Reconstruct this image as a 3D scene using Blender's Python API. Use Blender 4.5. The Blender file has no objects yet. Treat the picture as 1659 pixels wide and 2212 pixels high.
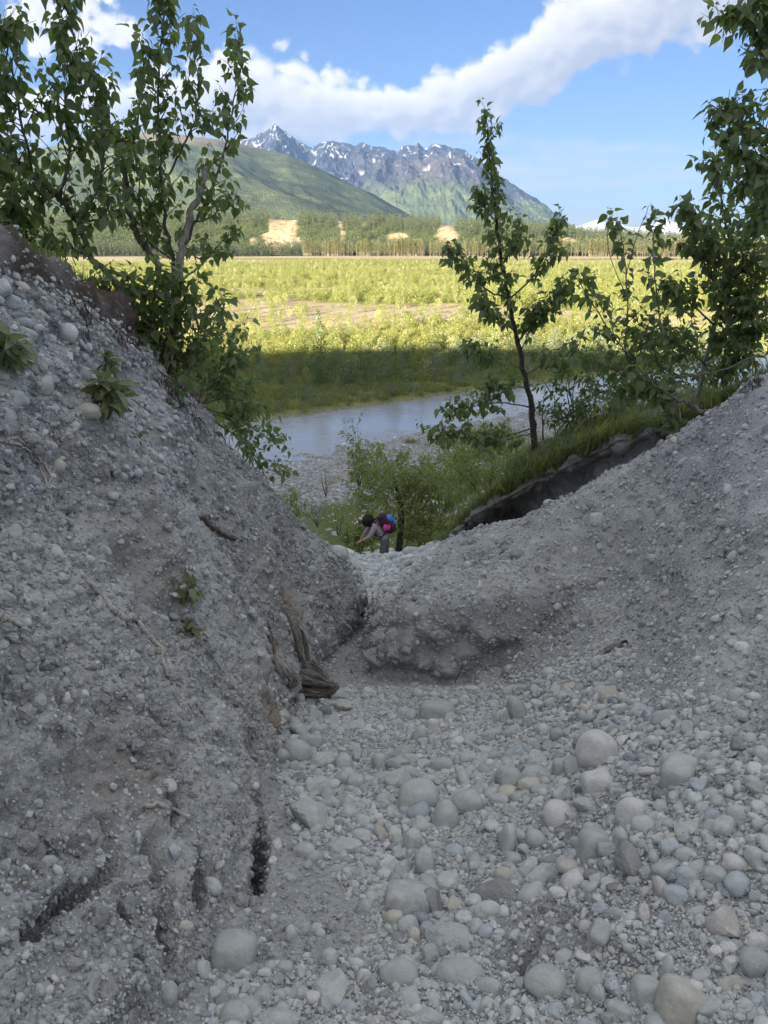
import bpy, math, random, time
import numpy as np
from mathutils import Vector, Matrix, Quaternion
from mathutils.bvhtree import BVHTree

T0 = time.time()
rnd = random.Random(11)
rng = np.random.default_rng(7)
SC = bpy.context.scene
COL = SC.collection

# ------------------------------------------------------------------ camera
PW, PH, F = 1659.0, 2212.0, 1640.0        # photograph's pixel grid used for measuring, focal length in those pixels
PITCH = math.atan2(576.0, F)
CAM_Z = 1.6
cam_d = bpy.data.cameras.new('camera')
cam = bpy.data.objects.new('camera', cam_d)
COL.objects.link(cam)
cam.location = (0, 0, CAM_Z)
cam.rotation_euler = (math.pi / 2 - PITCH, 0, 0)
cam_d.sensor_fit = 'VERTICAL'
cam_d.angle = 2 * math.atan(PH / 2 / F)
cam_d.clip_start = 0.05
cam_d.clip_end = 60000
SC.camera = cam

# ------------------------------------------------------------------ sun, sky, exposure
SUN_EL, SUN_AZ = math.radians(9.5), math.radians(207.0)      # azimuth clockwise from +Y
sun_dir = Vector((math.sin(SUN_AZ) * math.cos(SUN_EL), math.cos(SUN_AZ) * math.cos(SUN_EL), math.sin(SUN_EL)))
sun_d = bpy.data.lights.new('sun', 'SUN')
sun_d.energy = 3.5
sun_d.angle = math.radians(0.5)
sun_d.color = (1.0, 0.86, 0.62)
sun = bpy.data.objects.new('sun', sun_d)
COL.objects.link(sun)
sun.rotation_euler = sun_dir.to_track_quat('Z', 'Y').to_euler()

SC.view_settings.view_transform = 'Standard'
SC.view_settings.look = 'None'
SC.view_settings.exposure = 3.42
SC.view_settings.gamma = 1.0
SC.view_settings.use_curve_mapping = False
SC.cycles.use_denoising = True
SC.cycles.max_bounces = 6
SC.cycles.diffuse_bounces = 4
SC.cycles.glossy_bounces = 2
SC.cycles.transmission_bounces = 3
SC.cycles.transparent_max_bounces = 6
SC.cycles.volume_bounces = 0
SC.cycles.caustics_reflective = False
SC.cycles.caustics_refractive = False


class NT:
    """small wrapper for building node trees"""
    def __init__(self, tree):
        self.t = tree
        self.t.nodes.clear()

    def n(self, typ, inp=None, **props):
        nd = self.t.nodes.new(typ)
        for k, v in props.items():
            setattr(nd, k, v)
        if inp:
            for k, v in inp.items():
                s = nd.inputs[k]
                if hasattr(v, 'is_output') or isinstance(v, bpy.types.NodeSocket):
                    self.t.links.new(v, s)
                else:
                    s.default_value = v
        return nd

    def math(self, op, a, b=None, c=None, clamp=False):
        d = {0: a}
        if b is not None:
            d[1] = b
        if c is not None:
            d[2] = c
        return self.n('ShaderNodeMath', d, operation=op, use_clamp=clamp).outputs[0]

    def mix(self, f, a, b, blend='MIX'):
        nd = self.n('ShaderNodeMix', None, data_type='RGBA', blend_type=blend)
        for s, v in ((nd.inputs[0], f), (nd.inputs[6], a), (nd.inputs[7], b)):
            if isinstance(v, bpy.types.NodeSocket):
                self.t.links.new(v, s)
            elif s.type == 'RGBA' and len(v) == 3:
                s.default_value = (*v, 1)
            else:
                s.default_value = v
        return nd.outputs[2]

    def mixf(self, f, a, b):
        nd = self.n('ShaderNodeMix', None, data_type='FLOAT')
        for s, v in ((nd.inputs[0], f), (nd.inputs[2], a), (nd.inputs[3], b)):
            if isinstance(v, bpy.types.NodeSocket):
                self.t.links.new(v, s)
            else:
                s.default_value = v
        return nd.outputs[0]

    def ramp(self, f, stops, interp='LINEAR'):
        nd = self.n('ShaderNodeValToRGB', {0: f})
        cr = nd.color_ramp
        cr.interpolation = interp
        while len(cr.elements) < len(stops):
            cr.elements.new(0.5)
        for e, (p, c) in zip(cr.elements, stops):
            e.position = p
            e.color = (c, c, c, 1) if not hasattr(c, '__len__') else (*c, 1)
        return nd.outputs[0]

    def smooth(self, v, lo, hi):
        return self.n('ShaderNodeMapRange', {0: v, 1: lo, 2: hi, 3: 0.0, 4: 1.0}, interpolation_type='SMOOTHSTEP').outputs[0]

    def noise(self, vec, scale, detail=4, rough=0.55, out=0, **kw):
        d = {'Scale': scale, 'Detail': detail, 'Roughness': rough}
        if vec is not None:
            d['Vector'] = vec
        d.update(kw)
        return self.n('ShaderNodeTexNoise', d).outputs[out]

    def curve(self, f, pts):
        """piecewise linear function of f, pts = [(x, y)]"""
        x0, x1 = pts[0][0], pts[-1][0]
        ys = [p[1] for p in pts]
        y0, y1 = min(ys), max(ys)
        nf = self.n('ShaderNodeMapRange', {0: f, 1: x0, 2: x1, 3: 0.0, 4: 1.0}).outputs[0]
        nd = self.n('ShaderNodeFloatCurve', {1: nf})
        cu = nd.mapping.curves[0]
        while len(cu.points) < len(pts):
            cu.points.new(0.5, 0.5)
        for cp, (x, y) in zip(cu.points, pts):
            cp.location = ((x - x0) / (x1 - x0), (y - y0) / max(1e-9, y1 - y0))
            cp.handle_type = 'AUTO'
        nd.mapping.update()
        return self.n('ShaderNodeMapRange', {0: nd.outputs[0], 1: 0.0, 2: 1.0, 3: y0, 4: y1}).outputs[0]


SKY_TINT = (0.235, 0.235, 0.312)


def make_world():
    w = bpy.data.worlds.new('World')
    SC.world = w
    w.use_nodes = True
    T = NT(w.node_tree)
    sky = T.n('ShaderNodeTexSky', sky_type='NISHITA', sun_disc=False, sun_elevation=SUN_EL, sun_rotation=SUN_AZ,
              altitude=100.0, air_density=1.0, dust_density=0.3, ozone_density=3.0)
    co = T.n('ShaderNodeTexCoord').outputs['Generated']
    sep = T.n('ShaderNodeSeparateXYZ', {0: co})
    az = T.math('MULTIPLY', T.math('ARCTAN2', sep.outputs[0], sep.outputs[1]), 57.29578)
    el = T.math('MULTIPLY', T.math('ARCSINE', sep.outputs[2]), 57.29578)
    # clouds live on a sphere: position in degrees, stretched sideways
    def dens(daz, dele, det):
        a = T.math('ADD', az, daz)
        e = T.math('ADD', el, dele)
        p = T.n('ShaderNodeCombineXYZ', {0: T.math('MULTIPLY', a, 0.30), 1: T.math('MULTIPLY', e, 0.36), 2: 3.7}).outputs[0]
        n1 = T.noise(p, 1.0, det, 0.54, Distortion=0.1)
        vz = T.n('ShaderNodeTexVoronoi', {'Vector': T.n('ShaderNodeVectorMath', {0: p, 1: T.n('ShaderNodeCombineXYZ', {0: T.math('MULTIPLY', n1, 0.9), 1: n1}).outputs[0]}, operation='ADD').outputs[0], 'Scale': 2.2}, feature='F1', voronoi_dimensions='2D')
        puff = T.math('SUBTRACT', 0.42, vz.outputs['Distance'])
        n1 = T.math('ADD', T.math('SUBTRACT', n1, 0.5), T.math('MULTIPLY', puff, 0.22))
        p2 = T.n('ShaderNodeCombineXYZ', {0: T.math('MULTIPLY', a, 0.07), 1: T.math('MULTIPLY', e, 0.34), 2: 9.1}).outputs[0]
        n2 = T.math('SUBTRACT', T.noise(p2, 1.0, 7, 0.6, Distortion=0.3), 0.5)
        # the long bank: lower and upper edge along the azimuth
        cen = T.curve(a, [(-60, 4.0), (-30, 6.5), (-14, 8.6), (-8, 9.2), (-4, 8.6), (0, 8.3), (4, 9.0), (8, 10.6), (14, 12.9), (20, 14.8), (30, 17.0), (60, 20.0)])
        hw = T.curve(a, [(-60, 2.0), (-34, 2.4), (-22, 1.6), (-14, 2.5), (-9, 3.0), (-4, 2.2), (0, 1.6), (4, 1.7), (7, 2.2), (12, 2.7), (20, 2.9), (30, 3.0), (60, 2.0)])
        off = T.math('SUBTRACT', e, cen)
        d = T.math('DIVIDE', T.math('ABSOLUTE', off), hw)
        bank = T.math('ADD', T.math('MULTIPLY', T.math('SUBTRACT', 1.25, d), 0.8), T.math('MULTIPLY', n1, 2.0))
        da = T.math('DIVIDE', T.math('ADD', a, 20.0), 6.5)
        de = T.math('DIVIDE', T.math('SUBTRACT', e, 13.0), 2.6)
        rr = T.math('SQRT', T.math('ADD', T.math('MULTIPLY', da, da), T.math('MULTIPLY', de, de)))
        heap = T.math('ADD', T.math('SUBTRACT', 0.75, rr), T.math('MULTIPLY', n1, 3.0))
        env = T.curve(e, [(-2, 0.2), (0.5, 0.50), (1.8, 0.30), (3.0, 0.10), (4.3, 0.50), (5.6, 0.42), (8.5, -0.42), (14, -0.45), (18, -0.12), (27, 0.45), (90, 0.85)])  # unseen cloud cover high overhead is thickened to add ambient light below
        wisp = T.math('MULTIPLY', T.math('ADD', T.math('ADD', env, T.math('MULTIPLY', n2, 2.6)), T.math('MULTIPLY', n1, 0.5)), 0.5)
        m = T.math('MAXIMUM', T.math('MAXIMUM', bank, heap), wisp)
        return m, n1, off
    d0, n1, off = dens(0.0, 0.0, 9)
    d1, _, _ = dens(-0.40, 0.50, 5)                 # towards the light
    alpha = T.smooth(d0, 0.0, 0.40)
    lit = T.math('SUBTRACT', d0, d1)
    shade = T.smooth(lit, -0.42, 0.50)
    under = T.smooth(T.math('ADD', off, T.math('MULTIPLY', n1, 2.5)), -1.9, 1.5)
    thick = T.smooth(d0, 1.5, 0.1)
    shade = T.math('ADD', T.math('MULTIPLY', shade, 0.46), T.math('MULTIPLY', T.math('MULTIPLY', under, thick), 0.66), clamp=True)
    ccol = T.mix(shade, (1.02, 1.10, 1.30), (2.14, 2.08, 1.98))
    skyc = T.mix(1.0, sky.outputs[0], SKY_TINT, 'MULTIPLY')
    alpha = T.math('MULTIPLY', alpha, 0.96)
    colr = T.mix(alpha, skyc, ccol)
    bg = T.n('ShaderNodeBackground', {0: colr, 1: 0.05})
    T.n('ShaderNodeOutputWorld', {0: bg.outputs[0]})


make_world()

# ------------------------------------------------------------------ helpers
CP, SP = math.cos(PITCH), math.sin(PITCH)


def ray(u, v):
    a, b = (u - PW / 2) / F, (PH / 2 - v) / F
    return np.array((a, CP + b * SP, -SP + b * CP))


def P(u, v, Y):
    """world point at distance Y in front of the camera on the sight line through photo position (u, v)"""
    d = ray(u, v)
    t = Y / d[1]
    return Vector((d[0] * t, Y, CAM_Z + d[2] * t))


def project(co):
    """photo position and depth of world points (n,3)"""
    co = np.asarray(co, dtype=np.float64)
    x, y, z = co[:, 0], co[:, 1], co[:, 2] - CAM_Z
    dep = y * CP - z * SP
    up = y * SP + z * CP
    dep_s = np.where(dep > 0.05, dep, 0.05)
    return PW / 2 + F * x / dep_s, PH / 2 - F * up / dep_s, dep


_perm = np.random.default_rng(3).permutation(256).astype(np.int32)
_perm = np.concatenate([_perm, _perm, _perm])
_g = np.random.default_rng(5).normal(size=(256, 3)).astype(np.float32)
_g /= np.linalg.norm(_g, axis=1, keepdims=True)


def pnoise(p, scale=1.0, seed=0):
    """gradient noise of points (n,3), about -0.7..0.7"""
    q = p.astype(np.float32) * np.float32(scale) + np.float32(seed * 17.31)
    i = np.floor(q)
    f = q - i
    i = i.astype(np.int32) & 255
    w = f * f * f * (f * (f * 6 - 15) + 10)
    out = None
    for dx in (0, 1):
        wx = w[:, 0] if dx else 1 - w[:, 0]
        hx = _perm[(i[:, 0] + dx) & 255]
        for dy in (0, 1):
            wy = w[:, 1] if dy else 1 - w[:, 1]
            hy = _perm[hx + ((i[:, 1] + dy) & 255)]
            for dz in (0, 1):
                wz = w[:, 2] if dz else 1 - w[:, 2]
                g = _g[_perm[hy + ((i[:, 2] + dz) & 255)]]
                v = (g[:, 0] * (f[:, 0] - dx) + g[:, 1] * (f[:, 1] - dy) + g[:, 2] * (f[:, 2] - dz)) * (wx * wy * wz)
                out = v if out is None else out + v
    return out * 1.4


def fbm(p, scale, octaves=4, rough=0.5, seed=0):
    s, a, t = 0.0, 1.0, 0.0
    for o in range(octaves):
        s = s + a * pnoise(p, scale * 2 ** o, seed + o)
        t += a
        a *= rough
    return s / t


def ridged(p, scale, octaves=4, rough=0.5, seed=0):
    s, a, t = 0.0, 1.0, 0.0
    for o in range(octaves):
        s = s + a * (1 - 2.2 * np.abs(pnoise(p, scale * 2 ** o, seed + o)))
        t += a
        a *= rough
    return s / t


def cells(p, scale, seed=0):
    """distance to the nearest random feature point, in cell units"""
    q = p.astype(np.float32) * np.float32(scale)
    i0 = np.floor(q).astype(np.int32)
    best = np.full(len(q), 9.0, np.float32)
    rg = np.random.default_rng(100 + seed)
    off = rg.random((256, 3)).astype(np.float32)
    for dx in (-1, 0, 1):
        for dy in (-1, 0, 1):
            for dz in (-1, 0, 1):
                c = i0 + np.array((dx, dy, dz), np.int32)
                h = _perm[_perm[_perm[c[:, 0] & 255] + (c[:, 1] & 255)] + (c[:, 2] & 255)]
                d = c + off[h] - q
                best = np.minimum(best, (d * d).sum(1))
    return np.sqrt(best)


def sstep(a, b, x):
    t = np.clip((x - a) / (b - a), 0, 1)
    return t * t * (3 - 2 * t)


def new_mesh(name, verts, faces, mats=(), smooth=True, mat_idx=None):
    """verts (n,3) array, faces (m,3|4) array or list"""
    me = bpy.data.meshes.new(name)
    verts = np.asarray(verts, np.float32)
    if isinstance(faces, np.ndarray):
        k = faces.shape[1]
        me.vertices.add(len(verts))
        me.vertices.foreach_set('co', verts.ravel())
        me.loops.add(faces.size)
        me.loops.foreach_set('vertex_index', faces.astype(np.int32).ravel())
        me.polygons.add(len(faces))
        me.polygons.foreach_set('loop_start', np.arange(0, faces.size, k, dtype=np.int32))
        me.polygons.foreach_set('loop_total', np.full(len(faces), k, np.int32))
    else:
        me.from_pydata([tuple(map(float, v)) for v in verts], [], faces)
    for m in mats:
        me.materials.append(m)
    if mat_idx is not None:
        me.polygons.foreach_set('material_index', np.asarray(mat_idx, np.int32))
    me.update(calc_edges=True)
    me.validate()
    me.polygons.foreach_set('use_smooth', np.full(len(me.polygons), smooth, bool))
    return me


def link(name, data, parent=None, loc=None):
    o = bpy.data.objects.new(name, data)
    COL.objects.link(o)
    if parent is not None:
        o.parent = parent
    if loc is not None:
        o.location = loc
    return o


def tag(o, label=None, cat=None, group=None, kind=None):
    if label:
        o['label'] = label
    if cat:
        o['category'] = cat
    if group:
        o['group'] = group
    if kind:
        o['kind'] = kind
    return o


def grid_faces(nr, nc):
    a = np.arange(nr * nc, dtype=np.int32).reshape(nr, nc)
    return np.stack([a[:-1, :-1], a[:-1, 1:], a[1:, 1:], a[1:, :-1]], -1).reshape(-1, 4)


def attr(me, name, vals, dom='POINT'):
    at = me.attributes.new(name, 'FLOAT', dom)
    at.data.foreach_set('value', np.asarray(vals, np.float32))


def interp_rows(xs, ys, xq):
    """monotone cubic (PCHIP) interpolation: xs (k), ys (k, ...) at xq (n)"""
    xs = np.asarray(xs, float)
    ys = np.asarray(ys, float)
    h = np.diff(xs)
    sh = (slice(None),) + (None,) * (ys.ndim - 1)
    dl = np.diff(ys, axis=0) / h[sh]
    m = np.zeros_like(ys)
    m[0], m[-1] = dl[0], dl[-1]
    same = dl[:-1] * dl[1:] > 0
    w1 = (2 * h[1:] + h[:-1])[sh]
    w2 = (h[1:] + 2 * h[:-1])[sh]
    with np.errstate(divide='ignore', invalid='ignore'):
        hm = (w1 + w2) / (w1 / dl[:-1] + w2 / dl[1:])
    m[1:-1] = np.where(same, hm, 0)
    i = np.clip(np.searchsorted(xs, xq) - 1, 0, len(xs) - 2)
    t = ((xq - xs[i]) / h[i])[sh]
    hh = h[i][sh]
    t2, t3 = t * t, t * t * t
    return (2 * t3 - 3 * t2 + 1) * ys[i] + (t3 - 2 * t2 + t) * hh * m[i] + (-2 * t3 + 3 * t2) * ys[i + 1] + (t3 - t2) * hh * m[i + 1]


def tube(pts, radii, sides=6, cap=True, seed=0, rough=0.0):
    """tube along a polyline -> verts, faces (quads + fans as quads)"""
    pts = [Vector(p) for p in pts]
    n = len(pts)
    vs, fs = [], []
    prev = None
    r_ = random.Random(seed)
    for i in range(n):
        d = (pts[min(i + 1, n - 1)] - pts[max(i - 1, 0)])
        if d.length < 1e-9:
            d = Vector((0, 0, 1))
        d.normalize()
        if prev is None:
            a = d.orthogonal().normalized()
        else:
            a = prev - d * prev.dot(d)
            a = a.normalized() if a.length > 1e-6 else d.orthogonal().normalized()
        prev = a
        b = d.cross(a)
        for k in range(sides):
            ang = 2 * math.pi * k / sides
            rr = radii[i] * (1 + rough * r_.uniform(-1, 1))
            vs.append(pts[i] + (a * math.cos(ang) + b * math.sin(ang)) * rr)
    for i in range(n - 1):
        for k in range(sides):
            k2 = (k + 1) % sides
            fs.append((i * sides + k, i * sides + k2, (i + 1) * sides + k2, (i + 1) * sides + k))
    if cap:
        fs.append(tuple(range((n - 1) * sides, n * sides)))
        fs.append(tuple(reversed(range(sides))))
    return vs, fs


def smooth_path(pts, per=4):
    """Catmull-Rom through points"""
    pts = [np.array(p, float) for p in pts]
    if len(pts) < 3:
        per = max(per, 2)
    out = []
    ext = [2 * pts[0] - pts[1]] + pts + [2 * pts[-1] - pts[-2]]
    for i in range(1, len(ext) - 2):
        p0, p1, p2, p3 = ext[i - 1:i + 3]
        for k in range(per):
            t = k / per
            out.append(0.5 * (2 * p1 + (p2 - p0) * t + (2 * p0 - 5 * p1 + 4 * p2 - p3) * t * t + (3 * p1 - p0 - 3 * p2 + p3) * t ** 3))
    out.append(pts[-1])
    return [Vector(p) for p in out]


class MB:
    def __init__(self):
        self.v, self.f, self.m = [], [], []

    def add(self, vs, fs, mi=0):
        o = len(self.v)
        self.v.extend(vs)
        self.f.extend(tuple(i + o for i in f) for f in fs)
        self.m.extend([mi] * len(fs))

    def mesh(self, name, mats, smooth=True, origin=None):
        v = self.v if origin is None else [Vector(p) - Vector(origin) for p in self.v]
        me = bpy.data.meshes.new(name)
        me.from_pydata([tuple(p) for p in v], [], self.f)
        for m in mats:
            me.materials.append(m)
        me.polygons.foreach_set('material_index', self.m)
        me.polygons.foreach_set('use_smooth', [smooth] * len(self.f))
        me.update()
        return me


def mat(name):
    m = bpy.data.materials.new(name)
    m.use_nodes = True
    return m, NT(m.node_tree)


def finish(T, bsdf_inputs, bump=None, extra=None):
    d = {'Roughness': 0.9, 'Specular IOR Level': 0.25}
    d.update(bsdf_inputs)
    if bump is not None:
        d['Normal'] = bump
    b = T.n('ShaderNodeBsdfPrincipled', d)
    T.n('ShaderNodeOutputMaterial', {0: b.outputs[0]})
    return b

# ------------------------------------------------------------------ materials of the setting
def dirt_material():
    m, T = mat('dirt')
    co = T.n('ShaderNodeNewGeometry').outputs['Position']
    soil = T.n('ShaderNodeAttribute', attribute_name='soil').outputs['Fac']
    tan = T.n('ShaderNodeAttribute', attribute_name='tan').outputs['Fac']
    n1 = T.noise(co, 2.2, 5, 0.6)
    n2 = T.noise(co, 38, 4, 0.65)
    n3 = T.noise(co, 170, 2, 0.6)
    c = T.mix(T.smooth(n1, 0.32, 0.68), (0.252, 0.268, 0.274), (0.405, 0.428, 0.436))
    c = T.mix(T.smooth(n2, 0.35, 0.75), c, (0.49, 0.50, 0.50))
    vor = T.n('ShaderNodeTexVoronoi', {'Vector': co, 'Scale': 75.0}, feature='F1')
    chip = T.math('MULTIPLY', T.smooth(T.n('ShaderNodeSeparateColor', {0: vor.outputs['Color']}).outputs[0], 0.80, 0.92), T.smooth(vor.outputs['Distance'], 0.42, 0.30))
    n4 = T.noise(T.n('ShaderNodeMapping', {0: co, 3: (0.7, 1.0, 2.2)}).outputs[0], 0.9, 5, 0.6)
    c = T.mix(1.0, c, T.ramp(n4, [(0.32, (0.74, 0.74, 0.75)), (0.66, (1.12, 1.11, 1.08))]), 'MULTIPLY')
    c = T.mix(T.math('MULTIPLY', chip, 0.55), c, (0.56, 0.55, 0.53))
    c = T.mix(T.math('MULTIPLY', tan, T.smooth(n2, 0.2, 0.6)), c, (0.275, 0.215, 0.148))
    c = T.mix(T.math('MULTIPLY', soil, T.smooth(n2, 0.15, 0.5)), c, (0.095, 0.074, 0.058))
    hgt = T.math('ADD', T.math('MULTIPLY', n2, 0.012), T.math('MULTIPLY', n3, 0.004))
    hgt = T.math('SUBTRACT', hgt, T.math('MULTIPLY', vor.outputs['Distance'], 0.005))
    bump = T.n('ShaderNodeBump', {'Strength': 1.0, 'Distance': 1.0, 'Height': hgt}).outputs[0]
    finish(T, {'Base Color': c, 'Roughness': 0.95, 'Specular IOR Level': 0.12}, bump)
    return m


M_DIRT = dirt_material()


# ------------------------------------------------------------------ the gully in the bluff
def fl(xs, zs):
    return [('w', x, z) for x, z in zip(xs, zs)]


def p(u, v):
    return ('p', u, v)


def w(x, z):
    return ('w', x, z)


FZ = {8.8: -2.88, 10: -3.24, 12: -3.81, 15: -4.65}
STATIONS = [
    (-60, [w(x, 11.2) for x in (-130, -9, -6, -4, -3, -2, -1.5, -1, 0, 1, 1.5, 2, 4, 9, 130)]),
    (-24, [w(x, 10.4) for x in (-130, -9, -6, -4, -3, -2, -1.5, -1, 0, 1, 1.5, 2, 4, 9, 130)]),
    (-13, [w(-130, 5.2), w(-8, 5), w(-4.5, 4.9), w(-3.5, 4.7), w(-2.8, 4.3), w(-2.2, 3.9), w(-1.6, 3.5), w(-1, 3.3), w(0, 3.2), w(1, 3.3), w(1.6, 3.5), w(2.4, 4), w(4, 4.8), w(9, 5), w(130, 5.2)]),
    (-5, [w(-130, 3.6), w(-8, 3.4), w(-3.4, 3.1), w(-2.6, 2.8), w(-2.1, 2.3), w(-1.6, 1.8), w(-1.2, 1.4), w(-.8, 1.2), w(0, 1.15), w(.9, 1.2), w(1.3, 1.4), w(2, 1.8), w(3, 2.6), w(8, 3.2), w(130, 3.6)]),
    (0, [w(-130, 3), w(-8, 2.7), w(-2.9, 2.3), w(-2.2, 2.0), w(-1.7, 1.3), w(-1.3, .7), w(-1, .3), w(-.7, .05), w(0, 0), w(.9, .05), w(1.3, .25), w(1.8, .6), w(2.6, 1.4), w(8, 2.5), w(130, 3)]),
    (1.2, [w(-130, 2.5), w(-8, 2.4), w(-2.7, 2.1), w(-2.15, 1.8), w(-1.75, 1.2), w(-1.35, .55), w(-.95, -.05), w(-.6, -.38), w(0, -.42), w(.8, -.40), w(1.2, -.25), w(1.75, .05), w(2.6, .9), w(8, 2.2), w(130, 2.5)]),
    (2.0, [w(-130, 2.2), w(-8, 2.25), w(-2.6, 1.95), w(-2.12, 1.7), w(-1.75, 1.0), w(-1.23, -.03), p(300, 1950), p(480, 2030), p(830, 2048), p(1150, 2000), p(1400, 1915), p(1659, 1795), w(2.5, .52), w(8, 2.0), w(130, 2.2)]),
    (3.0, [w(-130, 1.9), w(-8, 2.1), w(-2.6, 1.85), w(-2.15, 1.6), p(0, 1150), p(210, 1400), p(430, 1640), p(590, 1765), p(830, 1775), p(1150, 1738), p(1400, 1620), p(1659, 1475), w(2.7, .5), w(8, 1.8), w(130, 1.9)]),
    (4.2, [w(-130, 1.5), w(-8, 1.8), w(-2.75, 1.62), p(0, 548), p(150, 800), p(330, 1090), p(520, 1420), p(610, 1605), p(830, 1602), p(1150, 1568), p(1320, 1485), p(1480, 1350), p(1659, 1165), w(5.5, 1.6), w(130, 1.5)]),
    (4.9, [w(-130, 1.2), w(-8, 1.5), w(-2.75, 1.45), p(165, 638), p(262, 840), p(405, 1090), p(560, 1380), p(615, 1540), p(800, 1537), p(1080, 1530), p(1220, 1458), p(1400, 1350), p(1650, 985), w(4.6, 1.25), w(130, 1.2)]),
    (5.6, [w(-130, .8), w(-8, 1.2), w(-2.6, 1.1), p(290, 728), p(370, 900), p(500, 1150), p(605, 1390), p(645, 1490), p(745, 1488), p(1000, 1482), p(1120, 1420), p(1340, 1250), p(1659, 790), w(4.2, .95), w(130, .8)]),
    (6.2, [w(-130, .3), w(-8, .8), w(-2.5, .55), p(380, 842), p(460, 985), p(560, 1160), p(640, 1345), p(685, 1445), p(735, 1447), p(790, 1446), p(840, 1352), p(1180, 1200), p(1500, 905), w(3.7, .2), w(130, .3)]),
    (7.0, [w(-130, -.5), w(-8, .1), w(-2.3, -.1), p(470, 962), p(540, 1065), p(620, 1175), p(695, 1315), p(728, 1400), p(755, 1401), p(785, 1400), p(815, 1322), p(1050, 1195), p(1300, 1022), w(3.0, -1.1), w(130, -.4)]),
    (7.6, [w(-130, -.9), w(-8, -.6), w(-2.1, -1.0), p(560, 1052), p(620, 1122), p(690, 1217), p(742, 1305), p(748, 1371), p(765, 1372), p(786, 1371), p(812, 1305), p(985, 1190), p(1200, 1078), w(2.9, -1.6), w(130, -.9)]),
    (8.3, [w(-130, -1.4), w(-8, -1.4), w(-1.9, -2.1), p(690, 1187), p(720, 1214), p(752, 1248), p(774, 1298), p(752, 1345), p(768, 1345), p(790, 1344), p(818, 1288), p(930, 1205), p(1090, 1117), w(2.5, -2.3), w(130, -1.4)]),
    (8.8, [w(-130, -1.8), w(-8, -1.9), w(-2.5, -2.4), w(-1.6, -2.6), w(-1.1, -2.72), w(-.8, -2.78), w(-.55, -2.83), w(-.4, -2.87), p(780, 1327), p(800, 1325), p(825, 1273), p(920, 1200), p(1040, 1136), w(2.2, -2.5), w(130, -1.8)]),
    (10, [w(-130, -2.6), w(-8, -2.7), w(-3, -3), w(-2.4, -3.06), w(-1.9, -3.12), w(-1.4, -3.17), w(-1, -3.2), w(-.6, -3.24), p(790, 1292), p(815, 1288), p(848, 1243), p(910, 1195), p(985, 1167), w(2, -2.95), w(130, -2.6)]),
    (12, [w(-130, -3.9), w(-8, -3.8), w(-3.2, -3.7), w(-2.6, -3.75), w(-2, -3.8), w(-1.6, -3.8), w(-1.2, -3.81), w(-.9, -3.81), p(770, 1247), p(820, 1243), p(862, 1217), p(915, 1192), p(965, 1180), w(2.4, -3.8), w(130, -3.9)]),
    (15, [w(-130, -5.6), w(-8, -5.3), w(-4, -4.85), w(-3, -4.75), w(-2.3, -4.7), w(-1.8, -4.66), p(690, 1201), p(725, 1201), p(770, 1201), p(830, 1199), p(880, 1196), p(920, 1193), w(1.5, -4.65), w(3.4, -4.9), w(130, -5.6)]),
    (16.3, [w(-130, -6.0), w(-8, -5.9), w(-4, -5.6), w(-3, -5.55), w(-2.3, -5.5), w(-1.8, -5.5), w(-1.3, -5.5), w(-.9, -5.5), w(0, -5.5), w(.6, -5.5), w(1, -5.5), w(1.5, -5.5), w(2.2, -5.4), w(4, -5.4), w(130, -6.0)]),
    (18, [w(-130, -6.8), w(-8, -6.8), w(-4, -6.7), w(-3, -6.6), w(-2.3, -6.5), w(-1.8, -6.5), w(-1.3, -6.5), w(-.9, -6.5), w(0, -6.5), w(.6, -6.5), w(1, -6.5), w(1.5, -6.5), w(2.2, -6.5), w(4, -6.5), w(130, -6.8)]),
    (22, [w(-130, -8.1)] + [w(x, -8.1) for x in (-12, -7, -5, -4, -3, -2, -1, 0, 1, 2, 3, 5, 12)] + [w(130, -8.1)]),
    (27, [w(-130, -9.2)] + [w(x, -9.2) for x in (-14, -9, -6, -4, -3, -2, -1, 0, 1, 2, 3, 5, 14)] + [w(130, -9.2)]),
    (34, [w(-130, -10.5)] + [w(x, -10.5) for x in (-16, -11, -8, -5, -3, -2, -1, 0, 1, 2, 3, 6, 16)] + [w(130, -10.5)]),
]


def station_xz():
    ys = np.array([s[0] for s in STATIONS], float)
    xz = np.zeros((len(ys), 15, 2))
    for i, (y, pts) in enumerate(STATIONS):
        for j, q in enumerate(pts):
            if q[0] == 'w':
                xz[i, j] = q[1:]
            else:
                a = P(q[1], q[2], y)
                xz[i, j] = a.x, a.z
    def sh(i, j, dv):
        # lower a point by dv photo pixels at its own distance
        xz[i, j, 1] -= dv / F * ys[i] * 1.04
    for i, y in enumerate(ys):
        if 3.9 < y < 6.5:
            sh(i, 3, 20)
            sh(i, 4, 8)
        elif 6.5 < y < 8.5:
            sh(i, 3, 26)
            sh(i, 4, 16)
        if 5.3 < y < 8.9:
            sh(i, 12, 30 if y < 8 else 18)
            sh(i, 11, 12)
    # the steep cut at the right of the notch needs two stations of its own
    for yn, ov in ((5.76, {9: (955, 1478), 10: (1095, 1408), 11: (1325, 1245)}), (5.94, {9: (800, 1463), 10: (868, 1346), 11: (1270, 1226)})):
        k = int(np.searchsorted(ys, yn))
        t = (yn - ys[k - 1]) / (ys[k] - ys[k - 1])
        row = xz[k - 1] * (1 - t) + xz[k] * t
        for j, (u, v) in ov.items():
            q = P(u, v, yn)
            row[j] = (q.x, q.z)
        xz = np.insert(xz, k, row, axis=0)
        ys = np.insert(ys, k, yn)
    return ys, xz


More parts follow.
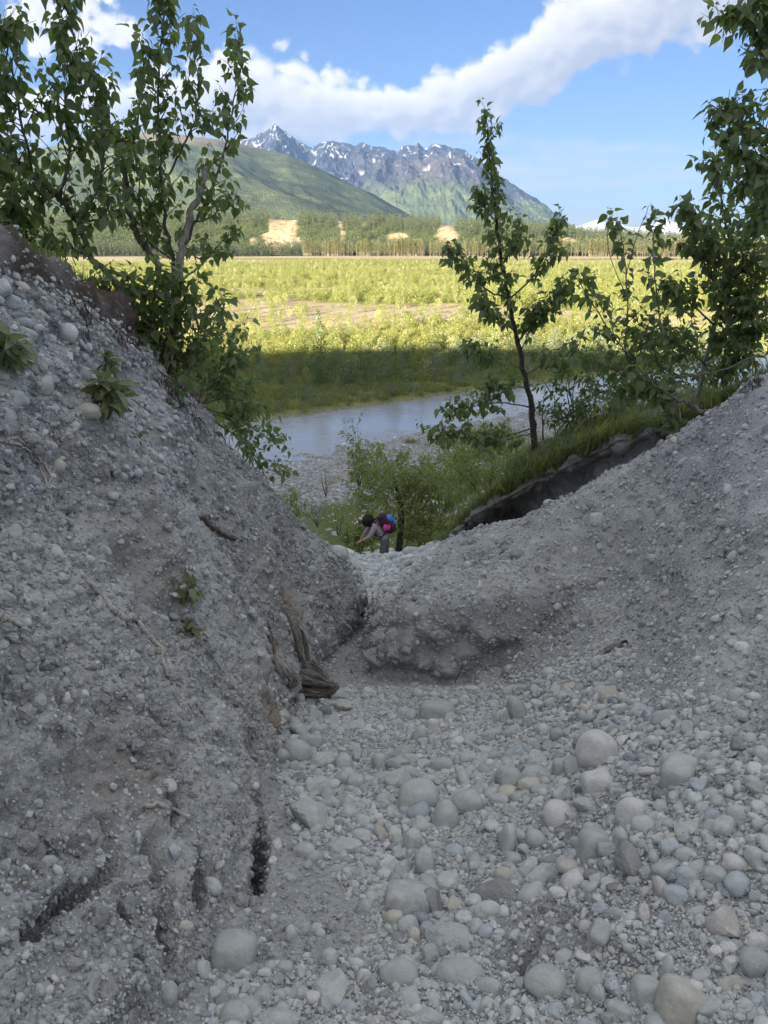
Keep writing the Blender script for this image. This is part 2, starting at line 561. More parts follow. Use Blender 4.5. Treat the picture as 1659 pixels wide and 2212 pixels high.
SEG_N = [9, 20, 36, 80, 90, 90, 78, 84, 84, 78, 80, 84, 40, 10]
ROWS = []
yy = -60.0
while yy < 34.01:
    ROWS.append(yy)
    if yy < -2:
        yy += 1.6
    elif yy < 0.8:
        yy += 0.20
    elif yy < 9.2:
        yy += 0.0043 * max(yy, 1.3) * (0.2 if 5.66 < yy < 6.04 else 1.0)
    elif yy < 16.5:
        yy += 0.045
    else:
        yy += 0.25
ROWS = np.array(ROWS)


def base_surface():
    ys, xz = station_xz()
    rows = interp_rows(ys, xz, ROWS)                      # (R,15,2)
    s = np.concatenate([np.linspace(k, k + 1, n, endpoint=False) for k, n in enumerate(SEG_N)] + [[14.0]])
    g = interp_rows(np.arange(15), rows.transpose(1, 0, 2), s).transpose(1, 0, 2)   # (R,C,2)
    R, C = g.shape[:2]
    co = np.zeros((R, C, 3))
    co[..., 0] = g[..., 0]
    co[..., 1] = ROWS[:, None]
    co[..., 2] = g[..., 1]
    return co, s


def grid_normals(co):
    du = np.gradient(co, axis=1)
    dv = np.gradient(co, axis=0)
    n = np.cross(du, dv)
    return n / np.maximum(1e-12, np.linalg.norm(n, axis=-1, keepdims=True))


G_CO, G_S = base_surface()
R_, C_ = G_CO.shape[:2]
_b = G_CO[::3, ::3]
BVH0 = BVHTree.FromPolygons([tuple(q) for q in _b.reshape(-1, 3)], [tuple(q) for q in grid_faces(*_b.shape[:2]).tolist()])


def cast(bvh, u, v):
    d = Vector(ray(u, v)).normalized()
    h = bvh.ray_cast(Vector((0, 0, CAM_Z)), d)
    return h            # location, normal, index, distance


def poly_dist(co, pts):
    """distance of points to a polyline and the parameter of the nearest spot"""
    best = np.full(len(co), 1e9)
    par = np.zeros(len(co))
    for k in range(len(pts) - 1):
        a, b = np.array(pts[k]), np.array(pts[k + 1])
        ab = b - a
        t = np.clip(((co - a) @ ab) / (ab @ ab), 0, 1)
        d = np.linalg.norm(co - a - t[:, None] * ab, axis=1)
        m = d < best
        best[m] = d[m]
        par[m] = (k + t[m]) / (len(pts) - 1)
    return best, par


FISS_PATHS = []
FISSURES = [   # photo positions, width m, depth m
    ([(552, 1745), (560, 1790), (563, 1835), (560, 1885), (548, 1930)], 0.026, 0.26),
    ([(397, 1885), (404, 1935), (409, 1985)], 0.032, 0.28),
    ([(300, 1862), (317, 1925), (326, 1985), (318, 2045), (340, 2085)], 0.030, 0.30),
    ([(190, 1750), (205, 1830), (215, 1950), (235, 2030)], 0.034, 0.14),
    ([(0, 2075), (30, 2060), (70, 2012), (150, 1962), (205, 1922)], 0.030, 0.18),
    ([(528, 1650), (532, 1705)], 0.016, 0.10),
    ([(1160, 2020), (1146, 2070), (1135, 2118)], 0.018, 0.06),
    ([(330, 1745), (334, 1820)], 0.024, 0.12),
    ([(640, 1512), (700, 1530), (740, 1520)], 0.05, 0.09),          # hollow under the stump
]


def ground():
    co = G_CO.reshape(-1, 3).copy()
    n = grid_normals(G_CO).reshape(-1, 3)
    y = co[:, 1]
    x = co[:, 0]
    s = np.tile(G_S, R_)
    near = sstep(16.5, 10.0, y) * sstep(9, 5, np.abs(x)) * sstep(-2, 0.6, y)
    mid = sstep(30, 20, y) * sstep(40, 12, np.abs(x))
    floor = sstep(6.6, 7.2, s) * sstep(9.7, 9.0, s)
    floor = np.maximum(floor, sstep(4.0, 2.6, y) * sstep(6.6, 7.2, s) * sstep(12.2, 11.2, s))
    left = sstep(7.2, 6.4, s) * near
    right = sstep(9.0, 9.6, s) * near
    h = 0.55 * fbm(co, 0.16, 3, 0.5, 1) * (1 - near) * sstep(60, 20, np.abs(x)) * sstep(15.5, 18, y + 8 * (np.abs(x) > 6)) * 0.8
    # slumps and bulges
    h = h + near * (0.085 * fbm(co, 1.3, 3, 0.5, 4) - 0.01) * (1 - 0.5 * floor)
    # runnels down the left face, soft ones on the right
    q = np.stack([co[:, 0] * 0.6, co[:, 1] * 1.0 + 0.25 * fbm(co, 1.5, 2, 0.5, 8), co[:, 2] * 0.30], 1)
    h = h + left * 0.12 * ridged(q, 2.2, 5, 0.58, 9)
    qd = np.stack([co[:, 0], co[:, 1] + 0.55 * co[:, 2], 0.25 * co[:, 2]], 1)
    h = h + left * 0.05 * ridged(qd, 5.5, 3, 0.55, 12)
    q2 = np.stack([(co[:, 0] - co[:, 2]) * 0.3, (co[:, 1] + 0.7 * co[:, 0]) * 1.2, co[:, 2] * 0.3], 1)
    h = h + right * 0.05 * ridged(q2, 2.0, 4, 0.55, 14)
    # lumps, clods and crumbs
    idx = np.where(near > 0.02)[0]
    cn = co[idx]
    nn = near[idx]
    lf, rt, flr = left[idx], right[idx], floor[idx]
    wp = np.stack([pnoise(cn, 5, 301), pnoise(cn, 5, 302), pnoise(cn, 5, 303)], 1) * 0.06
    c0 = cells(cn * np.array((1, 1, 1.5)) + wp * 1.5, 2.6, 5)
    c1 = cells(cn + wp, 6.5, 1)
    c2 = cells(cn + wp * 0.4, 17.0, 2)
    c3 = cells(cn, 42.0, 3)
    patch = sstep(-0.22, 0.25, fbm(cn, 1.1, 3, 0.5, 33))
    patch2 = sstep(-0.10, 0.30, fbm(cn, 0.8, 3, 0.5, 34))
    smo = 1 - 0.65 * rt * patch2
    d = 0.16 * (0.5 - c0) * (0.75 * lf + 0.40 * rt) * patch2
    d = d + 0.072 * (0.55 - c1) * (0.25 + 0.75 * patch) * (0.35 + 0.75 * lf + 0.25 * rt) * smo
    d = d + 0.019 * (0.55 - c2) * (0.35 + 0.85 * lf * (0.35 + 0.65 * patch) + 0.35 * rt * patch) * smo
    d = d + 0.0105 * (0.55 - c3) * (0.5 + 0.5 * lf + 0.25 * rt)
    d = d + 0.040 * fbm(cn, 7.0, 5, 0.64, 21) * (0.55 + 0.65 * lf)
    # pits where stones have dropped out
    pit = sstep(0.20, 0.10, cells(cn, 3.3, 7)) * (lf + 0.6 * rt) * sstep(0.05, 0.3, fbm(cn, 0.9, 2, 0.5, 37))
    d = d - 0.06 * pit
    # little scarps: soil breaking in steps down the slope
    stp = cn[:, 2] * 1.0 + 0.35 * fbm(cn, 1.4, 4, 0.55, 38)
    fr = stp * 2.4 - np.floor(stp * 2.4)
    d = d + (0.055 * lf + 0.035 * rt) * (fr - 0.5) * sstep(0.02, 0.10, fr) * sstep(-0.1, 0.25, fbm(cn, 1.0, 2, 0.5, 39))
    h[idx] += nn * d
    h += 2.2 * fbm(co, 0.045, 3, 0.6, 60) * sstep(-9, -22, y)
    # topsoil overhangs the left rim in ragged clumps
    band = sstep(3.5, 4.2, y) * sstep(7.4, 6.6, y)
    rag = 0.55 + 1.0 * fbm(co, 2.2, 3, 0.6, 47)
    h = h + band * rag * (0.13 * np.exp(-((s - 2.93) / 0.16) ** 2) - 0.11 * np.exp(-((s - 3.27) / 0.13) ** 2))
    # cut faces: strong relief
    wall = sstep(0.42, 0.62, np.abs((s - 9.75) / 1.0) * -1 + 1.0) * sstep(5.2, 5.7, y) * sstep(7.6, 6.8, y)
    h = h + wall * near * (0.22 * (0.5 - cells(co + 0.05 * np.stack([pnoise(co, 6, 44), pnoise(co, 6, 45), pnoise(co, 6, 46)], 1), 4.5, 41)) + 0.07 * fbm(co, 5, 4, 0.6, 42))
    for pts, wd, dp in FISSURES:
        path = []
        for (u, v) in pts:
            hit = cast(BVH0, u, v)
            if hit[0] is not None:
                path.append(hit[0])
        if len(path) < 2:
            continue
        FISS_PATHS.append((path, wd))
        pa = np.array(path)
        lo, hi = pa.min(0) - 0.4, pa.max(0) + 0.4
        ii = np.where(((co > lo) & (co < hi)).all(1))[0]
        cc = co[ii] + 0.03 * np.stack([pnoise(co[ii], 9, 71), pnoise(co[ii], 9, 72), pnoise(co[ii], 9, 73)], 1)
        dd, par = poly_dist(cc, path)
        ends = np.clip(np.minimum(par, 1 - par) * 5, 0.0, 1)
        h[ii] -= 1.35 * dp * (0.25 + 0.75 * ends) * np.exp(-(dd / (1.2 * wd)) ** 4) * (0.75 + 0.5 * pnoise(co[ii], 6, 74))
        h[ii] += 0.02 * np.exp(-((dd - 2.2 * wd) / wd) ** 2) * ends
    co2 = co + n * h[:, None]
    # own colours of the ground: dark topsoil under the turf, tan sand
    rim = sstep(2.5, 2.7, s) * sstep(3.50, 3.18, s + 0.3 * fbm(co, 2.0, 3, 0.6, 52)) * sstep(3.2, 4.4, y) * sstep(8.3, 7.2, y)
    soil = np.clip(rim * (0.95 + 1.0 * fbm(co, 3.0, 3, 0.6, 51)), 0, 1)
    soil = np.maximum(soil, sstep(3.0, 2.6, s) * sstep(3.0, 4.0, y) * 0.8)
    soil = np.maximum(soil, sstep(17, 20, y) * 0.0)
    tan = np.zeros(len(co))
    for (u, v, r, a) in ((570, 1590, 0.34, 1.0), (600, 1330, 0.45, 0.75), (540, 1270, 0.25, 0.65), (640, 1480, 0.25, 0.5), (740, 1330, 0.3, 0.35), (800, 1400, 0.2, 0.35)):
        hit = cast(BVH0, u, v)
        if hit[0] is not None:
            dd = np.linalg.norm(co - np.array(hit[0]), axis=1)
            tan = np.maximum(tan, a * np.exp(-(dd / r) ** 2))
    tan = np.clip(tan * (1 + 0.9 * fbm(co, 4.0, 3, 0.6, 61)), 0, 1)
    tan = np.maximum(tan, 0.35 * sstep(0.1, 0.4, fbm(co, 0.9, 3, 0.5, 66)) * left)
    global G_TAN
    G_TAN = tan.reshape(R_, C_)
    me = new_mesh('ground', co2, grid_faces(R_, C_), [M_DIRT])
    attr(me, 'soil', soil)
    attr(me, 'tan', tan)
    o = link('ground', me)
    tag(o, 'grey gravelly earth of the eroded gully and its banks', kind='structure')
    return o, co2.reshape(R_, C_, 3), n.reshape(R_, C_, 3)


GROUND, G2, GN = ground()
_deps = bpy.context.evaluated_depsgraph_get()
BVH = BVHTree.FromObject(GROUND, _deps)
print('ground', len(GROUND.data.vertices), round(time.time() - T0, 1))


# ------------------------------------------------------------------ grassy shelf with an undercut edge on the right
LIP = [P(940, 1186, 10.2), P(1000, 1140, 9.6), P(1060, 1092, 9.15), P(1150, 1042, 8.9), P(1230, 1004, 8.7), P(1300, 972, 8.5), P(1400, 934, 8.1), P(1500, 915, 7.5), P(1620, 860, 7.0)]


def shelf():
    path = smooth_path(LIP, 44)
    prof = [(0.50, -1.6), (0.46, -0.95), (0.50, -0.62), (0.46, -0.36), (0.30, -0.17), (0.10, -0.085), (-0.03, -0.055), (-0.045, -0.02), (0.0, 0.02),
            (0.12, 0.06), (0.35, 0.16), (0.7, 0.28), (1.1, 0.30), (1.7, 0.0), (2.6, -0.8), (4.0, -2.2), (6.5, -4.4), (9, -6.5)]
    pr = np.array(prof)
    tq = np.concatenate([np.linspace(k, k + 1, (20 if k < 6 else 14 if k < 12 else 6), endpoint=False) for k in range(len(prof) - 1)] + [[len(prof) - 1.0]])
    pr = interp_rows(np.arange(len(prof)), pr, tq)
    nr = len(path)
    co = np.zeros((nr, len(tq), 3))
    for i, q in enumerate(path):
        d = path[min(i + 2, nr - 1)] - path[max(i - 2, 0)]
        back = Vector((-d.y, d.x, 0)).normalized()
        f = i / (nr - 1)
        und = 1.0 - 0.8 * min(1, max(0, (f - 0.28) / 0.45)) - 0.5 * max(0, (0.15 - f) / 0.15)
        for j in range(len(tq)):
            o, z = pr[j]
            if tq[j] < 8:
                o = o * (0.35 + 0.65 * und) - (1 - und) * max(0.0, -z) * 0.55
            co[i, j] = (q.x + back.x * o, q.y + back.y * o, q.z + z)
    nrm = -grid_normals(co)
    flat = co.reshape(-1, 3)
    t = np.tile(tq, nr)
    h = 0.15 * pnoise(flat, 3.0, 86) * sstep(3.5, 5, t) * sstep(9.5, 8, t) + 0.10 * fbm(flat, 2.0, 3, 0.5, 81) + 0.035 * fbm(flat, 9, 3, 0.6, 82) + 0.05 * (0.5 - cells(flat, 14, 83)) + 0.12 * (0.5 - cells(flat, 4, 87)) * (t < 5) + 0.06 * ridged(np.stack([flat[:, 0] * 1.4, flat[:, 1] * 1.4, flat[:, 2] * .4], 1), 2.5, 3, .5, 84) * (t < 7)
    flat = flat - nrm.reshape(-1, 3) * h[:, None]
    me = new_mesh('grassy_bank', flat, grid_faces(nr, len(tq)), [M_DIRT])
    fi = np.repeat(np.linspace(0, 1, nr), len(tq))
    soil = np.where(t > 4.4, 0.85, 0.12 + 0.75 * sstep(0.50, 0.25, fi) * sstep(0.0, 3.0, t)) * np.clip(0.75 + 1.2 * fbm(flat, 3, 3, 0.6, 85), 0, 1)
    attr(me, 'soil', soil)
    attr(me, 'tan', np.zeros(len(t)))
    o = link('grassy_bank', me)
    tag(o, 'undercut earth shelf with a turf edge on the far right of the gully', kind='structure')
    return o, flat.reshape(nr, len(tq), 3), tq


SHELF, SHELF_CO, SHELF_T = shelf()


# ------------------------------------------------------------------ valley floor and river
NEAR_X = [-400, -120, -60, -32, -15, -7, -3.4, 0, 4, 9, 14.7, 30, 60, 120, 400]
NEAR_Y = [20, 24, 28, 31, 34.5, 38.6, 42.3, 45.4, 49, 53.2, 57, 66, 84, 120, 190]
FAR_X = [-400, -120, -60, -32, -15, -7.4, -1.6, 2.5, 8, 14.5, 30, 60, 120, 400]
FAR_Y = [30, 36, 40, 43, 46.3, 49.7, 53.6, 56.7, 60.5, 64, 75, 95, 135, 215]
Z_VALLEY, Z_WATER = -9.0, -9.42


def valley_height(co):
    x, y = co[:, 0], co[:, 1]
    wob = 0.9 * pnoise(co, 0.16, 91) + 0.45 * pnoise(co, 0.6, 92)
    ny = np.interp(x, NEAR_X, NEAR_Y) + wob
    fy = np.interp(x, FAR_X, FAR_Y) + 0.8 * wob
    z = Z_VALLEY + 0.35 * fbm(co, 0.05, 3, 0.5, 93) * sstep(20, 120, y) + 0.10 * fbm(co, 0.5, 3, 0.5, 94)
    # gravel bar slopes gently into the water, the far bank is a low cut
    z = z - 0.42 * sstep(11, 0, ny - y) + 0.25 * sstep(fy, fy + 1.2, y) * sstep(60, 10, y - fy)
    inside = np.minimum(y - ny, fy - y)
    z = np.where(inside > -1.2, np.minimum(z, np.where(y - ny < fy - y, Z_WATER - 0.06 * inside, Z_WATER + 0.03 - 0.5 * (inside))), z)
    z = np.where(inside > 0, np.maximum(z, Z_WATER - 0.5), z)
    z = z - 0.35 * sstep(0.08, 0.3, pnoise(co, 0.012, 95)) * sstep(300, 600, y)
    return z, ny, fy


def valley():
    az = np.radians(np.linspace(-62, 62, 420))
    r = [17.0]
    while r[-1] < 16000:
        r.append(r[-1] * (1.0085 if r[-1] < 130 else 1.016 if r[-1] < 1300 else 1.05) + 0.0)
    r = np.array(r)
    rr, aa = np.meshgrid(r, az, indexing='ij')
    co = np.stack([rr * np.sin(aa), rr * np.cos(aa), np.zeros_like(rr)], -1).reshape(-1, 3)
    z, ny, fy = valley_height(co)
    co[:, 2] = z
    y = co[:, 1]
    n1 = fbm(co * np.array((0.5, 1.0, 0)), 0.03, 4, 0.55, 97)
    n2 = fbm(co, 0.25, 3, 0.6, 98)
    sand = sstep(-0.02, 0.16, n1 - 0.22 + 0.62 * np.exp(-((y - 132 + 60 * fbm(co, 0.022, 3, 0.5, 101)) / 32) ** 2) * sstep(-70, -10, co[:, 0] + 40) + 0.12 * n2)
    sand = np.maximum(sand, sstep(500, 640, y) * sstep(-0.05, 0.2, fbm(co * np.array((0.25, 1, 0)), 0.012, 3, 0.5, 99) + 0.12))
    sand = np.maximum(sand, sstep(700, 760, y + 30 * n1))
    sand = sand * sstep(fy + 2, fy + 12, y)
    gravel = sstep(1.5, -1.0, y - fy)
    grn_near = sstep(0.02, 0.30, fbm(co, 0.12, 3, 0.55, 100) + 0.20 * sstep(ny - 4, ny - 14, y) - 0.10) * sstep(ny - 2, ny - 7, y) * gravel
    me = new_mesh('valley_floor', co, grid_faces(len(r), len(az)))
    attr(me, 'sand', sand)
    attr(me, 'gravel', gravel)
    attr(me, 'turf', grn_near)
    m, T = mat('valley')
    oc = T.n('ShaderNodeTexCoord').outputs['Object']
    A = lambda nm: T.n('ShaderNodeAttribute', attribute_name=nm).outputs['Fac']
    nn = T.noise(oc, 0.35, 6, 0.65)
    nf = T.noise(oc, 6.0, 5, 0.7)
    grass = T.mix(T.smooth(nn, 0.3, 0.7), (0.11, 0.135, 0.032), (0.20, 0.20, 0.055))
    grass = T.mix(T.math('MULTIPLY', T.smooth(nf, 0.45, 0.75), 0.6), grass, (0.30, 0.245, 0.12))
    sandc = T.mix(nf, (0.27, 0.225, 0.155), (0.42, 0.36, 0.26))
    c = T.mix(A('sand'), grass, sandc)
    vor = T.n('ShaderNodeTexVoronoi', {'Vector': oc, 'Scale': 7.0}, feature='F1')
    gv = T.mix(T.n('ShaderNodeSeparateColor', {0: vor.outputs['Color']}).outputs[0], (0.16, 0.16, 0.16), (0.38, 0.38, 0.38))
    c = T.mix(A('gravel'), c, gv)
    c = T.mix(A('turf'), c, T.mix(nf, (0.06, 0.085, 0.025), (0.15, 0.17, 0.065)))
    bump = T.n('ShaderNodeBump', {'Strength': 0.8, 'Distance': 1.0, 'Height': T.math('MULTIPLY', T.math('ADD', nf, vor.outputs['Distance']), 0.06)}).outputs[0]
    finish(T, {'Base Color': c, 'Roughness': 0.95, 'Specular IOR Level': 0.1}, bump)
    me.materials.append(m)
    o = link('valley_floor', me)
    tag(o, 'flat river plain with green scrub, sandy patches and a gravel bar', kind='structure')
    # water surface
    xs = np.linspace(-300, 300, 120)
    vs, fs = [], []
    for i, x in enumerate(xs):
        vs += [(x, np.interp(x, NEAR_X, NEAR_Y) - 2.5, Z_WATER), (x, np.interp(x, FAR_X, FAR_Y) + 2.5, Z_WATER)]
        if i:
            fs.append((2 * i - 2, 2 * i, 2 * i + 1, 2 * i - 1))
    m, T = mat('river_water')
    oc = T.n('ShaderNodeTexCoord').outputs['Object']
    mp = T.n('ShaderNodeMapping', {0: oc, 2: (0, 0, math.radians(28)), 3: (0.45, 1.0, 1.0)}).outputs[0]
    a = T.noise(mp, 2.2, 5, 0.6, Distortion=0.4)
    calm = T.smooth(T.noise(oc, 0.16, 3, 0.5), 0.35, 0.65)
    hh = T.math('MULTIPLY', a, T.mixf(calm, 0.018, 0.06))
    bump = T.n('ShaderNodeBump', {'Strength': 1.0, 'Distance': 1.0, 'Height': hh}).outputs[0]
    finish(T, {'Base Color': (0.27, 0.285, 0.30, 1), 'Roughness': 0.05, 'Specular IOR Level': 0.8, 'IOR': 1.33}, bump)
    me = new_mesh('river', vs, fs, [m])
    tag(link('river', me), 'narrow rippled river winding across the plain', kind='structure')
    return o


VALLEY = valley()


# ------------------------------------------------------------------ hills and mountains
def crest_fn(pts):
    """photo silhouette -> tangent of elevation as a function of azimuth"""
    a, t = [], []
    for u, v in pts:
        d = ray(u, v)
        a.append(math.atan2(d[0], d[1]))
        t.append(d[2] / math.hypot(d[0], d[1]))
    return lambda q: np.interp(q, a, t)


def polar(name, az0, az1, na, rr):
    az = np.radians(np.linspace(az0, az1, na))
    r = np.asarray(rr)
    R, A = np.meshgrid(r, az, indexing='ij')
    return R, A, len(r), na


def veg_hill_material(name, ca, cb, cc, scale, brown):
    m, T = mat(name)
    oc = T.n('ShaderNodeTexCoord').outputs['Object']
    n1 = T.noise(oc, scale, 6, 0.62)
    n2 = T.noise(oc, scale * 7, 4, 0.65)
    c = T.mix(T.smooth(n1, 0.36, 0.62), ca, cb)
    c = T.mix(T.math('MULTIPLY', T.smooth(n2, 0.50, 0.66), T.smooth(n1, 0.42, 0.60)), c, cc)
    vor = T.n('ShaderNodeTexVoronoi', {'Vector': oc, 'Scale': scale * 30}, feature='F1')
    bw = T.n('ShaderNodeAttribute', attribute_name='brown').outputs['Fac']
    c = T.mix(bw, c, brown)
    bump = T.n('ShaderNodeBump', {'Strength': 1.0, 'Distance': 1.0, 'Height': T.math('MULTIPLY', T.math('SUBTRACT', n2, T.math('MULTIPLY', vor.outputs['Distance'], 0.35)), 0.035 / scale)}).outputs[0]
    finish(T, {'Base Color': c, 'Roughness': 1.0, 'Specular IOR Level': 0.0}, bump)
    return m


def green_hill():
    cr = crest_fn([(-700, 440), (-300, 385), (0, 340), (150, 305), (260, 287), (330, 283), (420, 295), (500, 304), (560, 322), (620, 334), (680, 357), (740, 388), (800, 415), (850, 442), (900, 468), (1000, 500), (1200, 540)])
    R, A, nr, nc = polar('hill', -50, 8, 520, np.linspace(1900, 6400, 150))
    Rc = 5200.0
    H = cr(A) * Rc
    x, y = R * np.sin(A), R * np.cos(A)
    co = np.stack([x, y, np.zeros_like(x)], -1).reshape(-1, 3)
    t = (Rc - R) / 2900.0
    prof = np.where(t > 0, 1 - np.clip(t, 0, 1.1) ** 1.25, 1 - (t * 1.2) ** 2)
    h = H * prof
    tap = np.clip(np.sin(np.clip(t, 0, 1) * math.pi), 0, 1)
    sp = ridged(np.stack([co[:, 0] + 0.35 * co[:, 1], co[:, 1] * 0.35, co[:, 2]], 1), 1 / 900, 4, 0.5, 110).reshape(R.shape)
    h = h + np.clip(H, 60, 700) * 0.13 * (sp - 0.4) * tap + 12 * fbm(co, 1 / 160, 3, 0.5, 111).reshape(R.shape) * (0.25 + 0.75 * tap)
    co[:, 2] = (h - 8).ravel()
    m = veg_hill_material('hill_scrub', (0.045, 0.058, 0.036), (0.068, 0.084, 0.048), (0.135, 0.152, 0.070), 1 / 210, (0.17, 0.14, 0.11))
    me = new_mesh('green_hill', co, grid_faces(nr, nc), [m])
    attr(me, 'brown', np.clip(sstep(430, 590, co[:, 2] + 130 * fbm(co, 1 / 500, 4, 0.6, 112)) * 0.9, 0, 1))
    tag(link('green_hill', me), 'green brush covered hill in front of the rocky mountains', kind='structure')


def mountain():
    pts = [(100, 420), (300, 345), (430, 318), (500, 302), (520, 300), (540, 296), (556, 286), (568, 284), (580, 274), (595, 266), (606, 274), (622, 287), (640, 299), (660, 311), (676, 317), (690, 309), (705, 304), (722, 304), (735, 307), (752, 308), (765, 313), (785, 306), (805, 312), (830, 317), (850, 323), (862, 326), (868, 316), (885, 312), (895, 313), (903, 306), (910, 313), (925, 316), (935, 309), (955, 311), (985, 319), (1003, 322), (1015, 334), (1035, 340), (1045, 352), (1063, 364), (1080, 377), (1100, 390), (1118, 402), (1140, 413), (1160, 428), (1178, 440), (1190, 451), (1205, 466), (1230, 485), (1280, 505), (1400, 530)]
    cr = crest_fn(pts)
    R, A, nr, nc = polar('mtn', -27, 15, 760, np.concatenate([np.linspace(5600, 8600, 120, endpoint=False), np.linspace(8600, 9700, 70)]))
    x, y = R * np.sin(A), R * np.cos(A)
    co = np.stack([x, y, np.zeros_like(x)], -1).reshape(-1, 3)
    Rc = 9300 + 120 * pnoise(np.stack([A.ravel() * 40, A.ravel() * 0, A.ravel() * 0], 1), 1.0, 120).reshape(R.shape) * 0
    H = cr(A) * Rc
    t = (Rc - R) / 3300.0
    prof = np.where(t > 0, 1 - np.clip(t, 0, 1.15) ** 0.85, 1 + t * 6)
    h = H * prof
    tap = sstep(0.0, 0.16, t) * sstep(1.12, 0.6, t)
    warp = 260 * fbm(co, 1 / 900, 3, 0.5, 121)
    q = np.stack([co[:, 0] + warp, co[:, 1] * 0.28 + 0.25 * warp, 0 * warp], 1)
    sp = ridged(q, 1 / 620, 5, 0.55, 122).reshape(R.shape)
    fine = ridged(q * np.array((1, 1.6, 1)), 1 / 150, 4, 0.55, 126).reshape(R.shape)
    # the big light spur below the middle of the crest
    d = ray(880, 345)
    a0 = math.atan2(d[0], d[1])
    spur = np.exp(-((A - a0 - 0.03 * np.sin(t * 3)) / 0.075) ** 2) * sstep(0.10, 0.42, t) * sstep(1.1, 0.5, t)
    h = h + tap * np.clip(H, 100, 1300) * (0.20 * (sp - 0.35)) + 34 * (fine - 0.4) * sstep(0.0, 0.05, t) * sstep(1.1, 0.9, t) + 170 * spur
    h = h + 30 * (fine - 0.5) * sstep(0.05, 0.0, t)
    cn = pnoise(np.stack([co[:, 0] + 0.6 * warp, co[:, 1] * 0.30, 0 * warp], 1), 1 / 160, 135).reshape(R.shape)
    cn2 = pnoise(np.stack([co[:, 0] + 0.5 * warp, co[:, 1] * 0.22, 0 * warp], 1), 1 / 78, 136).reshape(R.shape)
    couloir = np.maximum(np.exp(-(cn / 0.030) ** 2), 0.8 * np.exp(-(cn2 / 0.034) ** 2))
    h = h - 16 * couloir * sstep(0.0, 0.04, t) * sstep(0.9, 0.6, t)
    co[:, 2] = (h - 6).ravel()
    # snow lies in the gullies and on ledges near the crest
    k = 5
    pad = np.pad(h, ((0, 0), (k, k)), mode='edge')
    cs = np.cumsum(np.pad(pad, ((0, 0), (1, 0))), axis=1)
    avg = (cs[:, 2 * k + 1:] - cs[:, :-2 * k - 1]) / (2 * k + 1)
    hollow = (avg - h)
    nz = fbm(co, 1 / 260, 4, 0.6, 130).reshape(R.shape)
    elev = sstep(360, 620, h)
    snow = np.maximum(0.85 * couloir * sstep(0.0, 0.20, nz + 0.14 * (h - 800) / 300), 0.0 * hollow) * elev * sstep(-0.40, 0.0, fbm(co, 1 / 700, 3, 0.5, 131).reshape(R.shape) + 0.16 * (h - 640) / 300)
    green = sstep(560, 360, h + 160 * nz + 110 * fbm(co, 1 / 200, 3, 0.5, 133).reshape(R.shape) - 60 * spur)
    brown = np.clip(spur * 0.40 + sstep(460, 320, h + 150 * nz) * 0.35, 0, 1)
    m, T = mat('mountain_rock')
    oc = T.n('ShaderNodeTexCoord').outputs['Object']
    A_ = lambda nm: T.n('ShaderNodeAttribute', attribute_name=nm).outputs['Fac']
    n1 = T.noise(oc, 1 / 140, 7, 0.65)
    c = T.mix(T.smooth(n1, 0.3, 0.7), (0.015, 0.019, 0.034), (0.034, 0.040, 0.060))  # cloud shadow over the range is put into this near-black blue rock tone
    c = T.mix(A_('brown'), c, T.mix(n1, (0.065, 0.055, 0.050), (0.115, 0.098, 0.085)))
    c = T.mix(A_('green'), c, T.mix(n1, (0.042, 0.060, 0.034), (0.095, 0.118, 0.055)))
    c = T.mix(A_('snow'), c, (0.62, 0.64, 0.68))
    bump = T.n('ShaderNodeBump', {'Strength': 1.0, 'Distance': 1.0, 'Height': T.math('MULTIPLY', n1, 55.0)}).outputs[0]
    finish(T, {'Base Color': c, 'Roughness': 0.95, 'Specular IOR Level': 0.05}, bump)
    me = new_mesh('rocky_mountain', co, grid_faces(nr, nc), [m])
    attr(me, 'snow', np.clip(snow, 0, 1).ravel())
    attr(me, 'green', green.ravel())
    attr(me, 'brown', brown.ravel())
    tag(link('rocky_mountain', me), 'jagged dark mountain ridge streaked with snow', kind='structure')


def far_range():
    cr = crest_fn([(1000, 520), (1150, 506), (1230, 492), (1262, 483), (1292, 473), (1312, 482), (1330, 478), (1352, 488), (1375, 491), (1392, 486), (1412, 482), (1424, 472), (1438, 468), (1450, 477), (1466, 483), (1500, 492), (1560, 496), (1700, 508), (1900, 520)])
    R, A, nr, nc = polar('far', 3, 33, 260, np.linspace(15000, 18200, 36))
    Rc = 18000.0
    t = np.clip((Rc - R) / 3000.0, -0.2, 1)
    co = np.stack([R * np.sin(A), R * np.cos(A), np.zeros_like(R)], -1).reshape(-1, 3)
    h = cr(A) * Rc * (1 - np.abs(t)) + 0.16 * np.clip(cr(A) * Rc, 0, 900) * ridged(co, 1 / 700, 4, 0.55, 141).reshape(R.shape) * sstep(0, 0.3, t) * (1 - t)
    co[:, 2] = h.ravel()
    m, T = mat('glacier_snow')
    oc = T.n('ShaderNodeTexCoord').outputs['Object']
    c = T.mix(T.smooth(T.noise(oc, 1 / 400, 5, 0.6), 0.55, 0.68), (0.55, 0.56, 0.60), (0.26, 0.27, 0.32))
    finish(T, {'Base Color': c})
    tag(link('snowy_mountain', new_mesh('snowy_mountain', co, grid_faces(nr, nc), [m])), 'faint white snowy range far beyond the forest', kind='structure')


